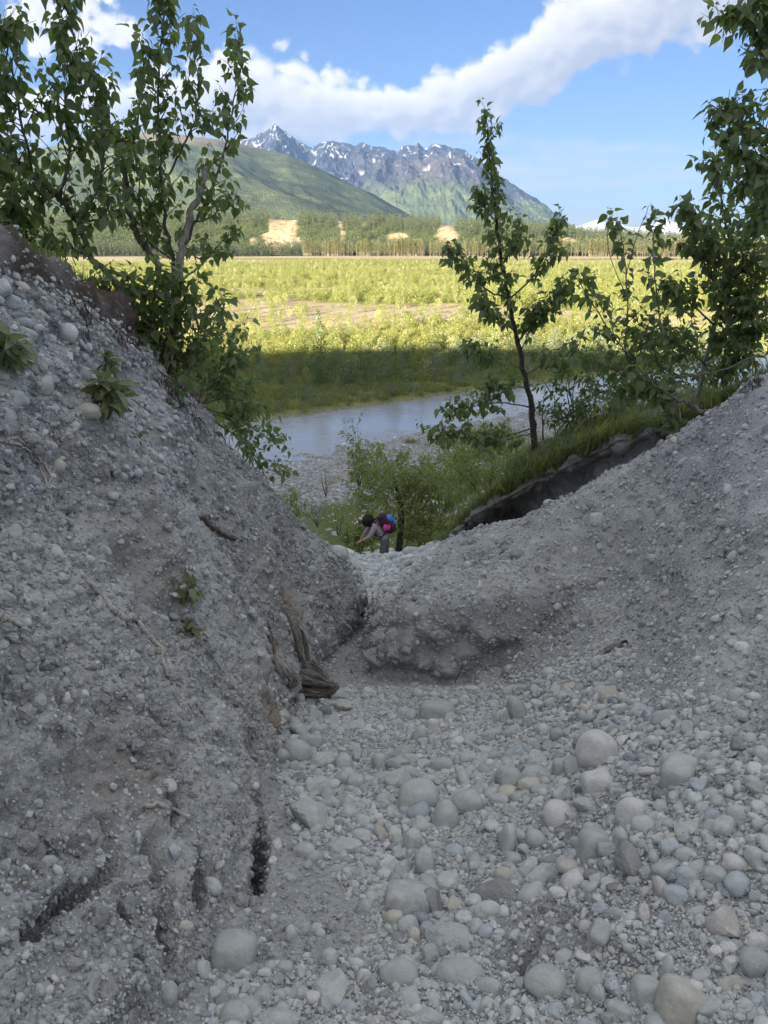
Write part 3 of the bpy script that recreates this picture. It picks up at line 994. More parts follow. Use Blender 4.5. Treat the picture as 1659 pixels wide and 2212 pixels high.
TERR_CR = crest_fn([(-900, 470), (-300, 462), (0, 458), (300, 452), (530, 447), (640, 452), (760, 455), (900, 460), (1000, 466), (1100, 471), (1200, 479), (1260, 488), (1350, 492), (1420, 499), (1500, 504), (1650, 512), (1900, 518), (2600, 524)])
R_BASE, R_TOP = 905.0, 1130.0
CLIFFS = [(608, 523, 44, 24), (618, 496, 26, 24), (637, 472, 9, 14), (588, 490, 8, 16), (966, 512, 22, 26), (858, 513, 20, 9), (735, 480, 5, 14), (740, 512, 6, 10), (548, 525, 10, 10), (788, 483, 4, 6), (1225, 524, 22, 7)]


def terrace_height(R, A):
    H = np.maximum(TERR_CR(A) * R_TOP - 13.0, -4)
    t = np.clip((R - R_BASE) / (R_TOP - R_BASE), 0, 1)
    z = Z_VALLEY + (H - Z_VALLEY) * (0.12 * t + 0.88 * sstep(0.18, 1.0, t))
    return z + np.clip(R - R_TOP, 0, 2000) * 0.012


def cliff_mask(A, R, z):
    co_u = np.tan(A)
    m = np.full_like(A, -1.0)
    hyp = R
    tz = (z - CAM_Z) / hyp
    for (u, v, wu, wv) in CLIFFS:
        d = ray(u, v)
        a0 = math.atan2(d[0], d[1])
        t0 = d[2] / math.hypot(d[0], d[1])
        wa, wt = wu / F * 0.93, wv / F * 0.99
        e = ((A - a0) / wa) ** 2 + ((tz - t0) / wt) ** 2
        m = np.maximum(m, 1.25 - e)
    return m


def cliff_noise(co):
    c = co * np.array((1, 1, 0))
    return 0.8 * fbm(c, 1 / 14, 3, 0.6, 150) + 1.1 * fbm(c, 1 / 45, 3, 0.5, 155)


def terrace():
    R, A, nr, nc = polar('terr', -60, 60, 700, np.concatenate([np.linspace(880, 1150, 60, endpoint=False), np.linspace(1150, 2600, 30)]))
    co = np.stack([R * np.sin(A), R * np.cos(A), np.zeros_like(R)], -1).reshape(-1, 3)
    z = terrace_height(R, A)
    cm = cliff_mask(A, R, z) + cliff_noise(co).reshape(R.shape)
    cm = sstep(0.0, 0.35, cm)
    gul = ridged(np.stack([co[:, 0], 0 * co[:, 0], 0 * co[:, 0]], 1), 1 / 9, 3, 0.5, 151).reshape(R.shape)
    z = z + 2.0 * fbm(co, 1 / 60, 3, 0.5, 152).reshape(R.shape) * sstep(905, 960, R) + cm * 2.2 * (gul - 0.3)
    co[:, 2] = z.ravel()
    m, T = mat('terrace_ground')
    oc = T.n('ShaderNodeTexCoord').outputs['Object']
    n1 = T.noise(oc, 0.06, 6, 0.65)
    g = T.mix(n1, (0.035, 0.052, 0.02), (0.08, 0.10, 0.035))
    st = T.noise(T.n('ShaderNodeMapping', {0: oc, 3: (0.02, 0.02, 0.5)}).outputs[0], 1.0, 4, 0.6)
    s = T.mix(T.smooth(st, 0.35, 0.65), (0.25, 0.19, 0.125), (0.38, 0.30, 0.205))
    c = T.mix(T.n('ShaderNodeAttribute', attribute_name='cliff').outputs['Fac'], g, s)
    bump = T.n('ShaderNodeBump', {'Strength': 1.0, 'Distance': 1.0, 'Height': T.math('MULTIPLY', n1, 3.0)}).outputs[0]
    finish(T, {'Base Color': c, 'Specular IOR Level': 0.05}, bump)
    me = new_mesh('forest_terrace', co, grid_faces(nr, nc), [m])
    attr(me, 'cliff', cm.ravel())
    tag(link('forest_terrace', me), 'low forested terrace with pale eroded sand cliffs', kind='structure')


green_hill()
mountain()
far_range()
terrace()
print('setting', round(time.time() - T0, 1))

# ------------------------------------------------------------------ stones
import bmesh


def ico(sub):
    bm = bmesh.new()
    bmesh.ops.create_icosphere(bm, subdivisions=sub, radius=1.0)
    v = np.array([q.co[:] for q in bm.verts])
    f = np.array([[q.index for q in g.verts] for g in bm.faces], np.int32)
    bm.free()
    return v, f


ICO = {k: ico(k) for k in (1, 2, 3, 4)}


def stone_mesh(name, kind, sub, seed, mats):
    v, f = ICO[sub]
    r = np.random.default_rng(seed)
    rad = np.ones(len(v))
    if kind == 'angular':
        k = r.integers(7, 11)
        nn = r.normal(size=(k, 3))
        nn /= np.linalg.norm(nn, axis=1, keepdims=True)
        dd = r.uniform(0.50, 0.86, k)
        c = v @ nn.T
        lim = np.where(c > 0.05, dd / np.maximum(c, 0.05), 9)
        rad = np.minimum(1.06, lim.min(1))
        rad = rad + 0.035 * fbm(v + seed, 3.2, 3, 0.6, seed % 50)
    elif kind == 'block':
        e = 4.5
        rad = (np.abs(v) ** e).sum(1) ** (-1 / e) * 0.88
        rad = rad * (1 + 0.10 * fbm(v + seed, 1.3, 3, 0.6, seed % 50))
    else:
        rad = 1 + 0.34 * fbm(v + seed, 0.8, 2, 0.5, seed % 50) + 0.025 * fbm(v + seed, 4.0, 3, 0.6, seed % 40)
        e = r.uniform(1.9, 2.7)
        rad = rad * (np.abs(v) ** e).sum(1) ** (-1 / e)
    vv = v * rad[:, None]
    vv = vv / np.abs(vv).max(0)
    return new_mesh(name, vv, f, mats, smooth=(kind != 'angular'))


def stone_material(name, stops, speck=0.25, dust=0.2, patch=None):
    m, T = mat(name)
    co = T.n('ShaderNodeTexCoord').outputs['Object']
    geo = T.n('ShaderNodeNewGeometry').outputs['Position']
    info = T.n('ShaderNodeObjectInfo').outputs['Random']
    off = T.n('ShaderNodeVectorMath', {0: co, 1: T.n('ShaderNodeCombineXYZ', {0: T.math('MULTIPLY', info, 90.0)}).outputs[0]}, operation='ADD').outputs[0]
    base = T.ramp(info, [(p_, tuple(min(0.62, q_ * k_) for q_ in (c_[0] * 0.97, c_[1] * 1.03, c_[2] * 1.05))) for (p_, c_), k_ in ((st_, 1.34) for st_ in stops)], 'CONSTANT')
    n1 = T.noise(off, 1.3, 5, 0.6)
    n2 = T.noise(geo, 120, 3, 0.7)
    n3 = T.noise(geo, 26, 4, 0.6)
    c = T.mix(1.0, base, T.ramp(n1, [(0.25, 0.80), (0.75, 1.14)]), 'MULTIPLY')
    c = T.mix(T.math('MULTIPLY', T.smooth(n2, 0.56, 0.66), speck), c, (0.10, 0.10, 0.105))
    c = T.mix(T.math('MULTIPLY', T.smooth(n2, 0.42, 0.34), speck), c, (0.62, 0.61, 0.59))
    dustf = T.math('MULTIPLY', T.smooth(T.math('ADD', n3, T.math('MULTIPLY', T.math('SUBTRACT', n1, 0.5), 0.6)), 0.40, 0.66), dust)
    c = T.mix(dustf, c, (0.36, 0.382, 0.385))
    h = T.math('ADD', T.math('MULTIPLY', n2, 0.0022), T.math('MULTIPLY', n3, 0.010))
    bump = T.n('ShaderNodeBump', {'Strength': 0.8, 'Distance': 1.0, 'Height': h}).outputs[0]
    finish(T, {'Base Color': c, 'Roughness': 0.88, 'Specular IOR Level': 0.2}, bump)
    return m


GREYS = [(0.0, (0.335, 0.335, 0.325)), (0.18, (0.385, 0.38, 0.37)), (0.34, (0.29, 0.292, 0.295)), (0.46, (0.43, 0.425, 0.41)), (0.60, (0.36, 0.36, 0.36)),
         (0.72, (0.375, 0.36, 0.33)), (0.79, (0.22, 0.225, 0.235)), (0.85, (0.50, 0.49, 0.47)), (0.92, (0.34, 0.35, 0.365)), (0.965, (0.40, 0.36, 0.32))]
M_STONE = stone_material('grey_stone', GREYS)
M_ST = {
    'grey': M_STONE,
    'mid': stone_material('mid_grey_stone', [(0, (0.38, 0.378, 0.365)), (0.5, (0.34, 0.338, 0.33))], 0.2, 0.22),
    'pale': stone_material('pale_stone', [(0, (0.56, 0.525, 0.465)), (0.5, (0.52, 0.49, 0.45))], 0.2, 0.35),
    'white': stone_material('white_stone', [(0, (0.66, 0.65, 0.63)), (0.5, (0.6, 0.59, 0.58))], 0.1, 0.25),
    'dark': stone_material('dark_stone', [(0, (0.17, 0.17, 0.175)), (0.5, (0.21, 0.205, 0.20))], 0.2, 0.3),
    'blue': stone_material('blue_grey_stone', [(0, (0.29, 0.305, 0.325)), (0.5, (0.33, 0.345, 0.36))], 0.25, 0.25),
    'granite': stone_material('speckled_stone', [(0, (0.38, 0.385, 0.39)), (0.5, (0.42, 0.42, 0.42))], 0.8, 0.12),
    'tan': stone_material('tan_stone', [(0, (0.41, 0.375, 0.32)), (0.5, (0.38, 0.35, 0.305))], 0.2, 0.35),
    'pink': stone_material('pinkish_stone', [(0, (0.42, 0.375, 0.35)), (0.5, (0.39, 0.35, 0.33))], 0.3, 0.35),
    'dusty': stone_material('dusty_stone', [(0, (0.345, 0.342, 0.33)), (0.5, (0.38, 0.375, 0.36))], 0.15, 0.85),
}
HERO = {k: [stone_mesh('stone_' + k, k, 3, 10 + 7 * i + len(k) * 31, [M_STONE]) for i in range(n)] for k, n in (('round', 8), ('angular', 9), ('block', 4))}

# u, v, width, height (photo pixels), roll in degrees, shape, colour, label
STONES = [
    (905, 1732, 96, 92, 5, 'round', 'mid', 'largest domed grey boulder in the middle of the rubble'),
    (1100, 1682, 62, 62, 0, 'round', 'mid', 'ball shaped grey boulder right of the largest domed one'),
    (1290, 1622, 84, 86, 25, 'round', 'pale', 'big pale boulder half buried below the sandy hollow'),
    (1291, 1697, 66, 58, -8, 'block', 'pale', 'cream coloured boulder resting on a blunt grey one'),
    (1268, 1746, 64, 44, 8, 'angular', 'mid', 'blunt grey stone wedged under the cream coloured boulder'),
    (1364, 1762, 64, 80, 12, 'round', 'pale', 'cream boulder leaning half dusted right of the stacked pair'),
    (1064, 1631, 48, 38, 4, 'angular', 'blue', 'flat topped blue grey stone with sharp corners'),
    (1156, 1645, 50, 42, -6, 'angular', 'granite', 'salt and pepper angular stone beside the ball shaped boulder'),
    (1315, 1504, 56, 48, -12, 'angular', 'tan', 'tan angular boulder alone at the upper edge of the rubble'),
    (1116, 1536, 40, 76, -14, 'round', 'mid', 'tall smooth grey boulder leaning at the upper rubble edge'),
    (1088, 1552, 26, 50, 4, 'angular', 'dusty', 'dusty upright slab beside the tall leaning boulder'),
    (944, 1542, 78, 50, 6, 'round', 'dusty', 'wide dusty boulder half sunk near the cut earth wall'),
    (907, 1590, 32, 46, 12, 'round', 'mid', 'egg shaped upright grey cobble below the wide dusty boulder'),
    (934, 1567, 32, 30, 0, 'round', 'grey', 'small round cobble leaning on the egg shaped cobble'),
    (640, 1627, 70, 56, 10, 'round', 'mid', 'smooth rounded boulder at the foot of the left bank'),
    (645, 1656, 38, 32, 0, 'angular', 'mid', 'angular chunk under the smooth boulder by the left bank'),
    (692, 1648, 68, 50, -14, 'angular', 'dusty', 'broad flat angular rock beside the smooth boulder by the left bank'),
    (742, 1648, 42, 46, 18, 'round', 'mid', 'upright oval cobble right of the broad flat angular rock'),
    (774, 1634, 24, 46, 4, 'angular', 'mid', 'narrow upright stone beside the upright oval cobble'),
    (690, 1699, 74, 44, 8, 'angular', 'mid', 'rough faceted rock below the broad flat angular rock'),
    (646, 1682, 36, 28, -10, 'angular', 'dark', 'dark wedge of rock left of the rough faceted rock'),
    (768, 1694, 36, 38, 0, 'block', 'mid', 'squarish grey cobble right of the rough faceted rock'),
    (672, 1768, 104, 70, 14, 'angular', 'mid', 'large tilted slab with flat face against the left earth'),
    (738, 1826, 86, 54, 4, 'angular', 'mid', 'jagged wide rock below the large tilted slab'),
    (712, 1732, 48, 44, 0, 'angular', 'mid', 'cone shaped stone just above the large tilted slab'),
    (752, 1758, 44, 44, 0, 'angular', 'grey', 'round shouldered stone between the tilted slab and the domed boulder'),
    (784, 1775, 34, 34, 20, 'angular', 'grey', 'small blocky stone right of the tilted slab'),
    (658, 1842, 52, 38, 6, 'round', 'dusty', 'low dusty stone in the earth left of the jagged wide rock'),
    (842, 1872, 50, 48, 0, 'angular', 'pale', 'pale faceted stone below the domed boulder'),
    (1098, 1818, 36, 82, 6, 'round', 'mid', 'long oval boulder standing on its end'),
    (1157, 1818, 44, 52, -18, 'round', 'mid', 'grey pear shaped stone right of the standing oval boulder'),
    (1133, 1838, 32, 28, 0, 'angular', 'grey', 'small stone between the standing oval and the pear shaped stone'),
    (1110, 1860, 40, 34, 14, 'round', 'dusty', 'dusty cobble touching the foot of the standing oval boulder'),
    (1090, 1893, 50, 40, -12, 'round', 'tan', 'smooth tan oval below the standing oval boulder'),
    (1283, 1835, 64, 78, 8, 'block', 'dusty', 'squat dusty boulder with a dark chip lying on top'),
    (1342, 1818, 34, 60, -8, 'round', 'dusty', 'dusty upright boulder right of the squat dusty one'),
    (1304, 1812, 30, 26, 10, 'angular', 'dark', 'dark flat chip lying on the squat dusty boulder'),
    (1176, 1895, 84, 58, -16, 'angular', 'mid', 'half buried slanting slab in the centre of the rubble'),
    (972, 1910, 70, 50, 4, 'angular', 'mid', 'three cornered rock above the blocky boulder'),
    (882, 1950, 104, 74, 6, 'block', 'dusty', 'big blocky dusty boulder low in the middle'),
    (932, 1954, 58, 68, 10, 'angular', 'dark', 'dark craggy rock leaning on the blocky dusty boulder'),
    (978, 2018, 126, 78, 18, 'angular', 'mid', 'largest flat slab with broken edges below the blocky boulder'),
    (895, 2025, 30, 40, 0, 'round', 'tan', 'small tan egg left of the largest flat slab'),
    (923, 2012, 34, 40, 0, 'round', 'blue', 'blue grey egg between the tan egg and the largest flat slab'),
    (930, 2062, 36, 54, -12, 'angular', 'mid', 'upright splinter of rock under the blue grey egg'),
    (850, 1988, 46, 42, 0, 'round', 'tan', 'brownish round cobble left under the blocky boulder'),
    (902, 2072, 32, 30, 0, 'angular', 'pink', 'small reddish block left of the upright splinter'),
    (1182, 2124, 100, 72, 0, 'round', 'dusty', 'big dusty dome at the bottom of the picture'),
    (1275, 2126, 64, 64, 0, 'round', 'dusty', 'rounded dusty boulder right of the big dusty dome'),
    (1328, 2140, 42, 54, -4, 'angular', 'granite', 'speckled bluish stone in the bottom rubble'),
    (1291, 2153, 34, 50, 8, 'round', 'mid', 'oval stone left of the speckled bluish stone'),
    (1400, 2144, 68, 56, 6, 'round', 'mid', 'broad cobble right of the speckled bluish stone'),
    (1374, 2160, 26, 44, -8, 'round', 'blue', 'blue grey pebble tucked beside the speckled stone'),
    (1470, 2172, 92, 100, 18, 'block', 'tan', 'large tan slab half buried at the bottom edge'),
    (1572, 2000, 92, 86, 30, 'angular', 'pink', 'large pinkish boulder with a ridge near the right edge'),
    (1640, 2040, 90, 54, 30, 'angular', 'pale', 'pale long rock behind the large pinkish boulder'),
    (1592, 1868, 62, 40, 14, 'round', 'pale', 'pale oval cobble near the right edge'),
    (1636, 1853, 50, 50, 0, 'round', 'mid', 'round grey boulder right of the pale oval cobble'),
    (1486, 1897, 54, 48, 18, 'round', 'blue', 'light blue grey rounded stone'),
    (1548, 1892, 54, 42, 0, 'round', 'mid', 'broad rounded stone under the pale oval cobble'),
    (1481, 1848, 46, 34, 4, 'round', 'mid', 'flat rounded cobble above the light blue grey stone'),
    (1466, 1938, 66, 48, 18, 'round', 'blue', 'wedge shaped blue grey stone under the light blue one'),
    (1428, 1924, 32, 60, -14, 'round', 'pink', 'tall reddish stone beside the wedge shaped stone'),
    (1455, 1655, 52, 48, 6, 'round', 'mid', 'grey boulder set alone in the right hand slope foot'),
    (1402, 1668, 50, 20, 4, 'round', 'pale', 'flat pale cobble left of the lone slope foot boulder'),
    (1486, 1642, 28, 30, -20, 'round', 'mid', 'small oval leaning on the lone slope foot boulder'),
    (1450, 1810, 36, 34, 0, 'angular', 'tan', 'yellowish angular stone in the right rubble'),
    (1645, 1812, 36, 22, 0, 'round', 'tan', 'orange tan pebble at the right edge'),
    (1540, 1770, 40, 44, 26, 'round', 'blue', 'bluish stone at the head of the right rubble'),
    (1425, 1715, 34, 42, 24, 'angular', 'dark', 'dark blue angular stone right of the cream boulder'),
    (1596, 1612, 54, 40, 6, 'angular', 'dark', 'dark rock stuck in the earth near the right edge'),
    (1217, 1660, 46, 40, 0, 'round', 'mid', 'grey cobble left of the half buried pale boulder'),
    (1204, 1590, 34, 34, 0, 'round', 'grey', 'cobble below the tall leaning boulder'),
    (1175, 1577, 32, 30, 0, 'round', 'pale', 'light pebble right of the tall leaning boulder'),
    (860, 1690, 66, 54, -10, 'angular', 'mid', 'rough grey rock left above the largest domed boulder'),
    (866, 1650, 70, 40, 20, 'angular', 'dusty', 'slanting dusty rock above the rough grey rock'),
    (955, 1655, 56, 40, 0, 'round', 'mid', 'rounded grey stone above the domed boulder'),
    (820, 1652, 36, 50, -12, 'round', 'dusty', 'dusty upright cobble left of the slanting dusty rock'),
    (962, 1768, 56, 74, 8, 'round', 'dusty', 'dusty brown boulder hugging the right of the domed boulder'),
    (906, 1786, 48, 50, 8, 'angular', 'mid', 'rugged stone at the foot of the domed boulder'),
    (1012, 1640, 44, 30, 0, 'round', 'mid', 'cobble left of the flat topped blue stone'),
    (995, 1600, 34, 22, 0, 'angular', 'pale', 'light chip above the flat topped blue stone'),
    (1215, 1720, 50, 44, -8, 'angular', 'mid', 'grey rock left of the cream stacked pair'),
    (1080, 1730, 42, 30, 0, 'round', 'grey', 'flat cobble under the ball shaped boulder'),
    (505, 2070, 94, 100, 6, 'block', 'dusty', 'big clay caked boulder on the lower left'),
    (438, 2098, 44, 42, 8, 'angular', 'mid', 'faceted stone left of the clay caked boulder'),
    (508, 2195, 72, 56, 0, 'round', 'dusty', 'domed stone at the bottom edge under the clay caked boulder'),
    (364, 2150, 46, 56, 12, 'round', 'dusty', 'rounded stone on the lower left near the bottom edge'),
    (630, 2022, 26, 44, -10, 'round', 'mid', 'smooth oval pebble alone in the earth right of the clay caked boulder'),
    (608, 2205, 80, 44, 0, 'round', 'dusty', 'low broad stone along the bottom edge'),
    (728, 2135, 100, 72, 14, 'angular', 'dusty', 'craggy dirt covered rock right of the clay caked boulder'),
    (710, 2074, 40, 48, 20, 'round', 'dusty', 'leaning rounded stone above the craggy dirt covered rock'),
    (584, 2092, 30, 34, 0, 'round', 'mid', 'small cobble just right of the clay caked boulder'),
    (616, 2095, 34, 32, 0, 'round', 'mid', 'second small cobble right of the clay caked boulder'),
    (995, 2106, 108, 60, 0, 'round', 'dusty', 'long dust covered hump under the largest flat slab'),
    (866, 2106, 92, 62, 0, 'round', 'dusty', 'dust covered dome left of the long hump'),
    (922, 2194, 78, 52, 0, 'round', 'dusty', 'stone cut by the bottom edge in the middle'),
    (528, 2140, 26, 40, 8, 'angular', 'mid', 'pointed chip under the clay caked boulder'),
    (502, 2150, 28, 28, 0, 'block', 'mid', 'small block left of the pointed chip'),
    (648, 1512, 24, 28, 0, 'round', 'mid', 'round cobble under the driftwood stump'),
    (675, 1518, 37, 42, 0, 'angular', 'granite', 'pale angular stone under the driftwood stump'),
    (731, 1503, 50, 34, -8, 'angular', 'mid', 'smooth wedge of rock at the tip of the stump'),
    (702, 1540, 28, 28, 0, 'block', 'dark', 'dark block beside the pale stone under the stump'),
    (645, 1580, 44, 34, 6, 'angular', 'mid', 'dark grey stone below the stump by the left bank'),
    (683, 1577, 40, 38, 0, 'angular', 'mid', 'broken rock beside the dark grey stone below the stump'),
    (653, 1598, 20, 17, 0, 'round', 'tan', 'tan pebble between the left bank boulder and broken rock'),
    (1290, 1123, 28, 31, 0, 'block', 'granite', 'square pale rock sitting on the right ridge'),
    (1118, 1199, 38, 26, 6, 'angular', 'dark', 'dark slab on top of the right mound'),
    (1242, 1190, 14, 17, 10, 'round', 'white', 'small white stone on the right slope'),
    (1203, 1309, 22, 15, -10, 'round', 'white', 'white pebble above the sandy hollow'),
    (1572, 1058, 18, 26, 4, 'round', 'pale', 'pale oval stone high on the right slope'),
    (1565, 1130, 36, 18, 4, 'round', 'mid', 'flat grey stone high on the right slope'),
    (1010, 1221, 17, 18, 20, 'round', 'white', 'whitish stone on the brow of the right mound'),
    (1410, 1206, 26, 22, 0, 'round', 'blue', 'bluish stone in a hole of the right slope'),
    (1265, 1222, 16, 10, 0, 'angular', 'blue', 'light bluish chip on the right slope'),
    (1035, 1268, 16, 36, 12, 'angular', 'pale', 'pale upright flake in the right mound'),
    (1400, 1458, 14, 30, -12, 'angular', 'pale', 'pale flake standing in the slope beside the sandy hollow'),
    (1100, 1408, 15, 16, 0, 'round', 'white', 'white pebble above the upper edge of the rubble'),
    (146, 718, 46, 40, 30, 'round', 'pale', 'large pale boulder under the roots on the left bank'),
    (52, 697, 44, 27, 12, 'round', 'blue', 'blue grey cobble high on the left bank'),
    (22, 652, 52, 34, 18, 'round', 'blue', 'bluish cobble at the top of the left bank'),
    (58, 722, 38, 26, 24, 'round', 'mid', 'cobble below the blue grey one on the left bank'),
    (108, 731, 28, 20, 24, 'round', 'pale', 'light cobble left of the large pale bank boulder'),
    (188, 751, 24, 22, 0, 'round', 'pale', 'whitish cobble right of the large pale bank boulder'),
    (138, 739, 22, 11, -8, 'angular', 'white', 'white chip beneath the large pale bank boulder'),
    (183, 806, 30, 28, 20, 'round', 'mid', 'knob of rock at the little leafy sprout on the left bank'),
    (190, 889, 58, 38, -4, 'round', 'tan', 'big rounded boulder sticking out above the leafy seedling'),
    (126, 1008, 34, 34, 10, 'round', 'tan', 'tan ball of rock beside the fan of pale roots'),
    (110, 967, 28, 26, 30, 'round', 'mid', 'grey cobble above the tan ball of rock'),
    (72, 1040, 30, 28, 20, 'round', 'blue', 'dark bluish cobble under the fan of pale roots'),
    (97, 783, 24, 22, 0, 'round', 'mid', 'rounded cobble beside the short root stub'),
    (35, 860, 26, 34, 8, 'round', 'mid', 'upright cobble at the left edge below the leaf tuft'),
    (20, 905, 30, 40, 10, 'round', 'dusty', 'dusty cobble at the left edge above the fan of roots'),
    (425, 1076, 24, 24, 0, 'angular', 'tan', 'tan rock in the middle of the left bank'),
    (94, 1196, 22, 28, 12, 'round', 'tan', 'light brown oval in the left bank near the long pale root'),
    (173, 1515, 20, 22, -20, 'round', 'mid', 'smooth pebble low in the left bank'),
    (230, 1453, 22, 18, 0, 'angular', 'mid', 'grey pebble in the left bank below the long root'),
    (376, 1400, 24, 26, 20, 'angular', 'tan', 'brown flake on the ledge by the long pale root'),
    (302, 1509, 20, 20, 0, 'round', 'mid', 'rounded pebble low in the left bank right of the smooth pebble'),
    (285, 1413, 14, 22, 18, 'angular', 'pale', 'pale flake left of the ledge'),
    (411, 1616, 20, 24, 0, 'round', 'mid', 'pebble near the foot of the left bank'),
    (670, 1233, 26, 22, 0, 'round', 'dusty', 'rounded stone near the nose of the left bank'),
    (578, 1270, 26, 20, 0, 'angular', 'pale', 'light rock on the nose of the left bank'),
    (750, 1197, 40, 24, 0, 'round', 'pale', 'pale boulder on the stony lip below the walking person'),
    (852, 1203, 24, 18, 0, 'round', 'mid', 'rounded boulder on the lip under the bush trunk'),
    (890, 1192, 42, 26, 0, 'round', 'mid', 'biggest grey boulder on the stony lip'),
    (882, 1207, 36, 18, -8, 'round', 'white', 'white boulder in front of the biggest lip boulder'),
    (815, 1202, 22, 16, 0, 'round', 'mid', 'cobble on the lip right below the person'),
    (930, 1191, 22, 14, 0, 'round', 'pale', 'light cobble right of the biggest lip boulder'),
]

N_STONE = [0]
TAKEN = []          # centre, radius of every individual stone


def put_stone(mesh, mtl, M, label, group):
    o = link('stone', mesh)
    o.matrix_world = M
    s = o.material_slots[0]
    s.link = 'OBJECT'
    s.material = mtl
    tag(o, label, 'stone', group)
    N_STONE[0] += 1
    return o


def hero_stones():
    rt = Vector((1, 0, 0))
    fw = Vector((0, CP, -SP))
    up = Vector((0, SP, CP))
    for i, (u, v, w_, h_, roll, shp, colr, lab) in enumerate(STONES):
        hit = cast(BVH, u, v + 0.22 * h_)
        if hit[0] is None:
            continue
        dep = (hit[0] - Vector((0, 0, CAM_Z))).dot(fw)
        rx, rz = w_ / 2 / F * dep, h_ / 2 / F * dep
        ry = 0.5 * (rx + rz) * 0.95
        dirv = Vector(ray(u, v)).normalized()
        dist = (hit[0] - Vector((0, 0, CAM_Z))).length + 0.30 * ry
        c = Vector((0, 0, CAM_Z)) + dirv * dist
        a = math.radians(-roll)
        X = rt * math.cos(a) + up * math.sin(a)
        Z = -rt * math.sin(a) + up * math.cos(a)
        M = Matrix.Translation(c) @ Matrix(((X.x, fw.x, Z.x), (X.y, fw.y, Z.y), (X.z, fw.z, Z.z))).to_4x4()
        ca, sa = math.cos(a), math.sin(a)
        M = M @ Matrix.Diagonal((rx * 1.04, ry, rz * 1.04, 1))
        if shp == 'round' and i % 5 in (1, 3) and colr in ('mid', 'dusty', 'grey') and not any(k in lab for k in ('round', 'ball', 'oval', 'egg', 'dome', 'smooth')):
            shp = ('angular', 'block')[i % 2]
        ms = HERO[shp]
        put_stone(ms[i % len(ms)], M_ST[colr], M, lab, 'stones lying in the gully and its banks')
        TAKEN.append((np.array(c), 0.85 * min(rx, ry, rz) + 0.1 * max(rx, rz), lab, u, v))


hero_stones()


def in_poly(u, v, poly):
    r = np.zeros(len(u), bool)
    n = len(poly)
    for i in range(n):
        (x1, y1), (x2, y2) = poly[i], poly[(i + 1) % n]
        c = ((y1 > v) != (y2 > v)) & (u < (x2 - x1) * (v - y1) / (y2 - y1 + 1e-12) + x1)
        r ^= c
    return r


def scatter(name, coll, pos, rot, scl, pick, label, mats=None):
    """instances of the collection's objects on points, one object"""
    me = bpy.data.meshes.new(name)
    me.vertices.add(len(pos))
    me.vertices.foreach_set('co', np.asarray(pos, np.float32).ravel())
    for nm, arr in (('rot', rot), ('scl', scl)):
        at = me.attributes.new(nm, 'FLOAT_VECTOR', 'POINT')
        at.data.foreach_set('vector', np.asarray(arr, np.float32).ravel())
    at = me.attributes.new('pick', 'INT', 'POINT')
    at.data.foreach_set('value', np.asarray(pick, np.int32))
    o = link(name, me)
    ng = bpy.data.node_groups.new(name + '_scatter', 'GeometryNodeTree')
    ng.interface.new_socket('Geometry', in_out='INPUT', socket_type='NodeSocketGeometry')
    ng.interface.new_socket('Geometry', in_out='OUTPUT', socket_type='NodeSocketGeometry')
    N = ng.nodes
    gi, go = N.new('NodeGroupInput'), N.new('NodeGroupOutput')
    m2p = N.new('GeometryNodeMeshToPoints')
    iop = N.new('GeometryNodeInstanceOnPoints')
    ci = N.new('GeometryNodeCollectionInfo')
    ci.inputs['Collection'].default_value = coll
    ci.inputs['Separate Children'].default_value = True
    ci.inputs['Reset Children'].default_value = True
    iop.inputs['Pick Instance'].default_value = True
    L = ng.links.new
    for nm, typ, sock in (('rot', 'FLOAT_VECTOR', 'Rotation'), ('scl', 'FLOAT_VECTOR', 'Scale'), ('pick', 'INT', 'Instance Index')):
        a = N.new('GeometryNodeInputNamedAttribute')
        a.data_type = typ
        a.inputs['Name'].default_value = nm
        L(a.outputs['Attribute'], iop.inputs[sock])
    L(gi.outputs[0], m2p.inputs[0])
    L(m2p.outputs[0], iop.inputs['Points'])
    L(ci.outputs[0], iop.inputs['Instance'])
    L(iop.outputs[0], go.inputs[0])
    md = o.modifiers.new('scatter', 'NODES')
    md.node_group = ng
    tag(o, label, kind='stuff')
    return o


def proto_collection(name, meshes):
    c = bpy.data.collections.new(name)
    for i, me in enumerate(meshes):
        ob = bpy.data.objects.new('%s_%02d' % (name, i), me)
        c.objects.link(ob)
    return c


def frames(nrm, yaw, tilt):
    """euler angles turning +Z to the normals with a yaw and random tilt"""
    out = np.zeros((len(nrm), 3))
    for i in range(len(nrm)):
        q = Vector(nrm[i]).to_track_quat('Z', 'Y') @ Quaternion((0, 0, 1), yaw[i]) @ Quaternion((1, 0, 0), tilt[i])
        out[i] = q.to_euler()
    return out


def frames_fast(nrm, yaw, tilt):
    """vectorised version: Euler XYZ from basis"""
    n = nrm / np.linalg.norm(nrm, axis=1, keepdims=True)
    ref = np.where(np.abs(n[:, 2:3]) < 0.9, np.array([[0, 0, 1.0]]), np.array([[1.0, 0, 0]]))
    a = np.cross(ref, n)
    a /= np.linalg.norm(a, axis=1, keepdims=True)
    b = np.cross(n, a)
    cy, sy = np.cos(yaw)[:, None], np.sin(yaw)[:, None]
    X = a * cy + b * sy
    Y0 = -a * sy + b * cy
    ct, st = np.cos(tilt)[:, None], np.sin(tilt)[:, None]
    Y = Y0 * ct + n * st
    Z = -Y0 * st + n * ct
    ey = -np.arcsin(np.clip(X[:, 2], -1, 1))
    ex = np.arctan2(Y[:, 2], Z[:, 2])
    ez = np.arctan2(X[:, 1], X[:, 0])
    return np.stack([ex, ey, ez], 1)


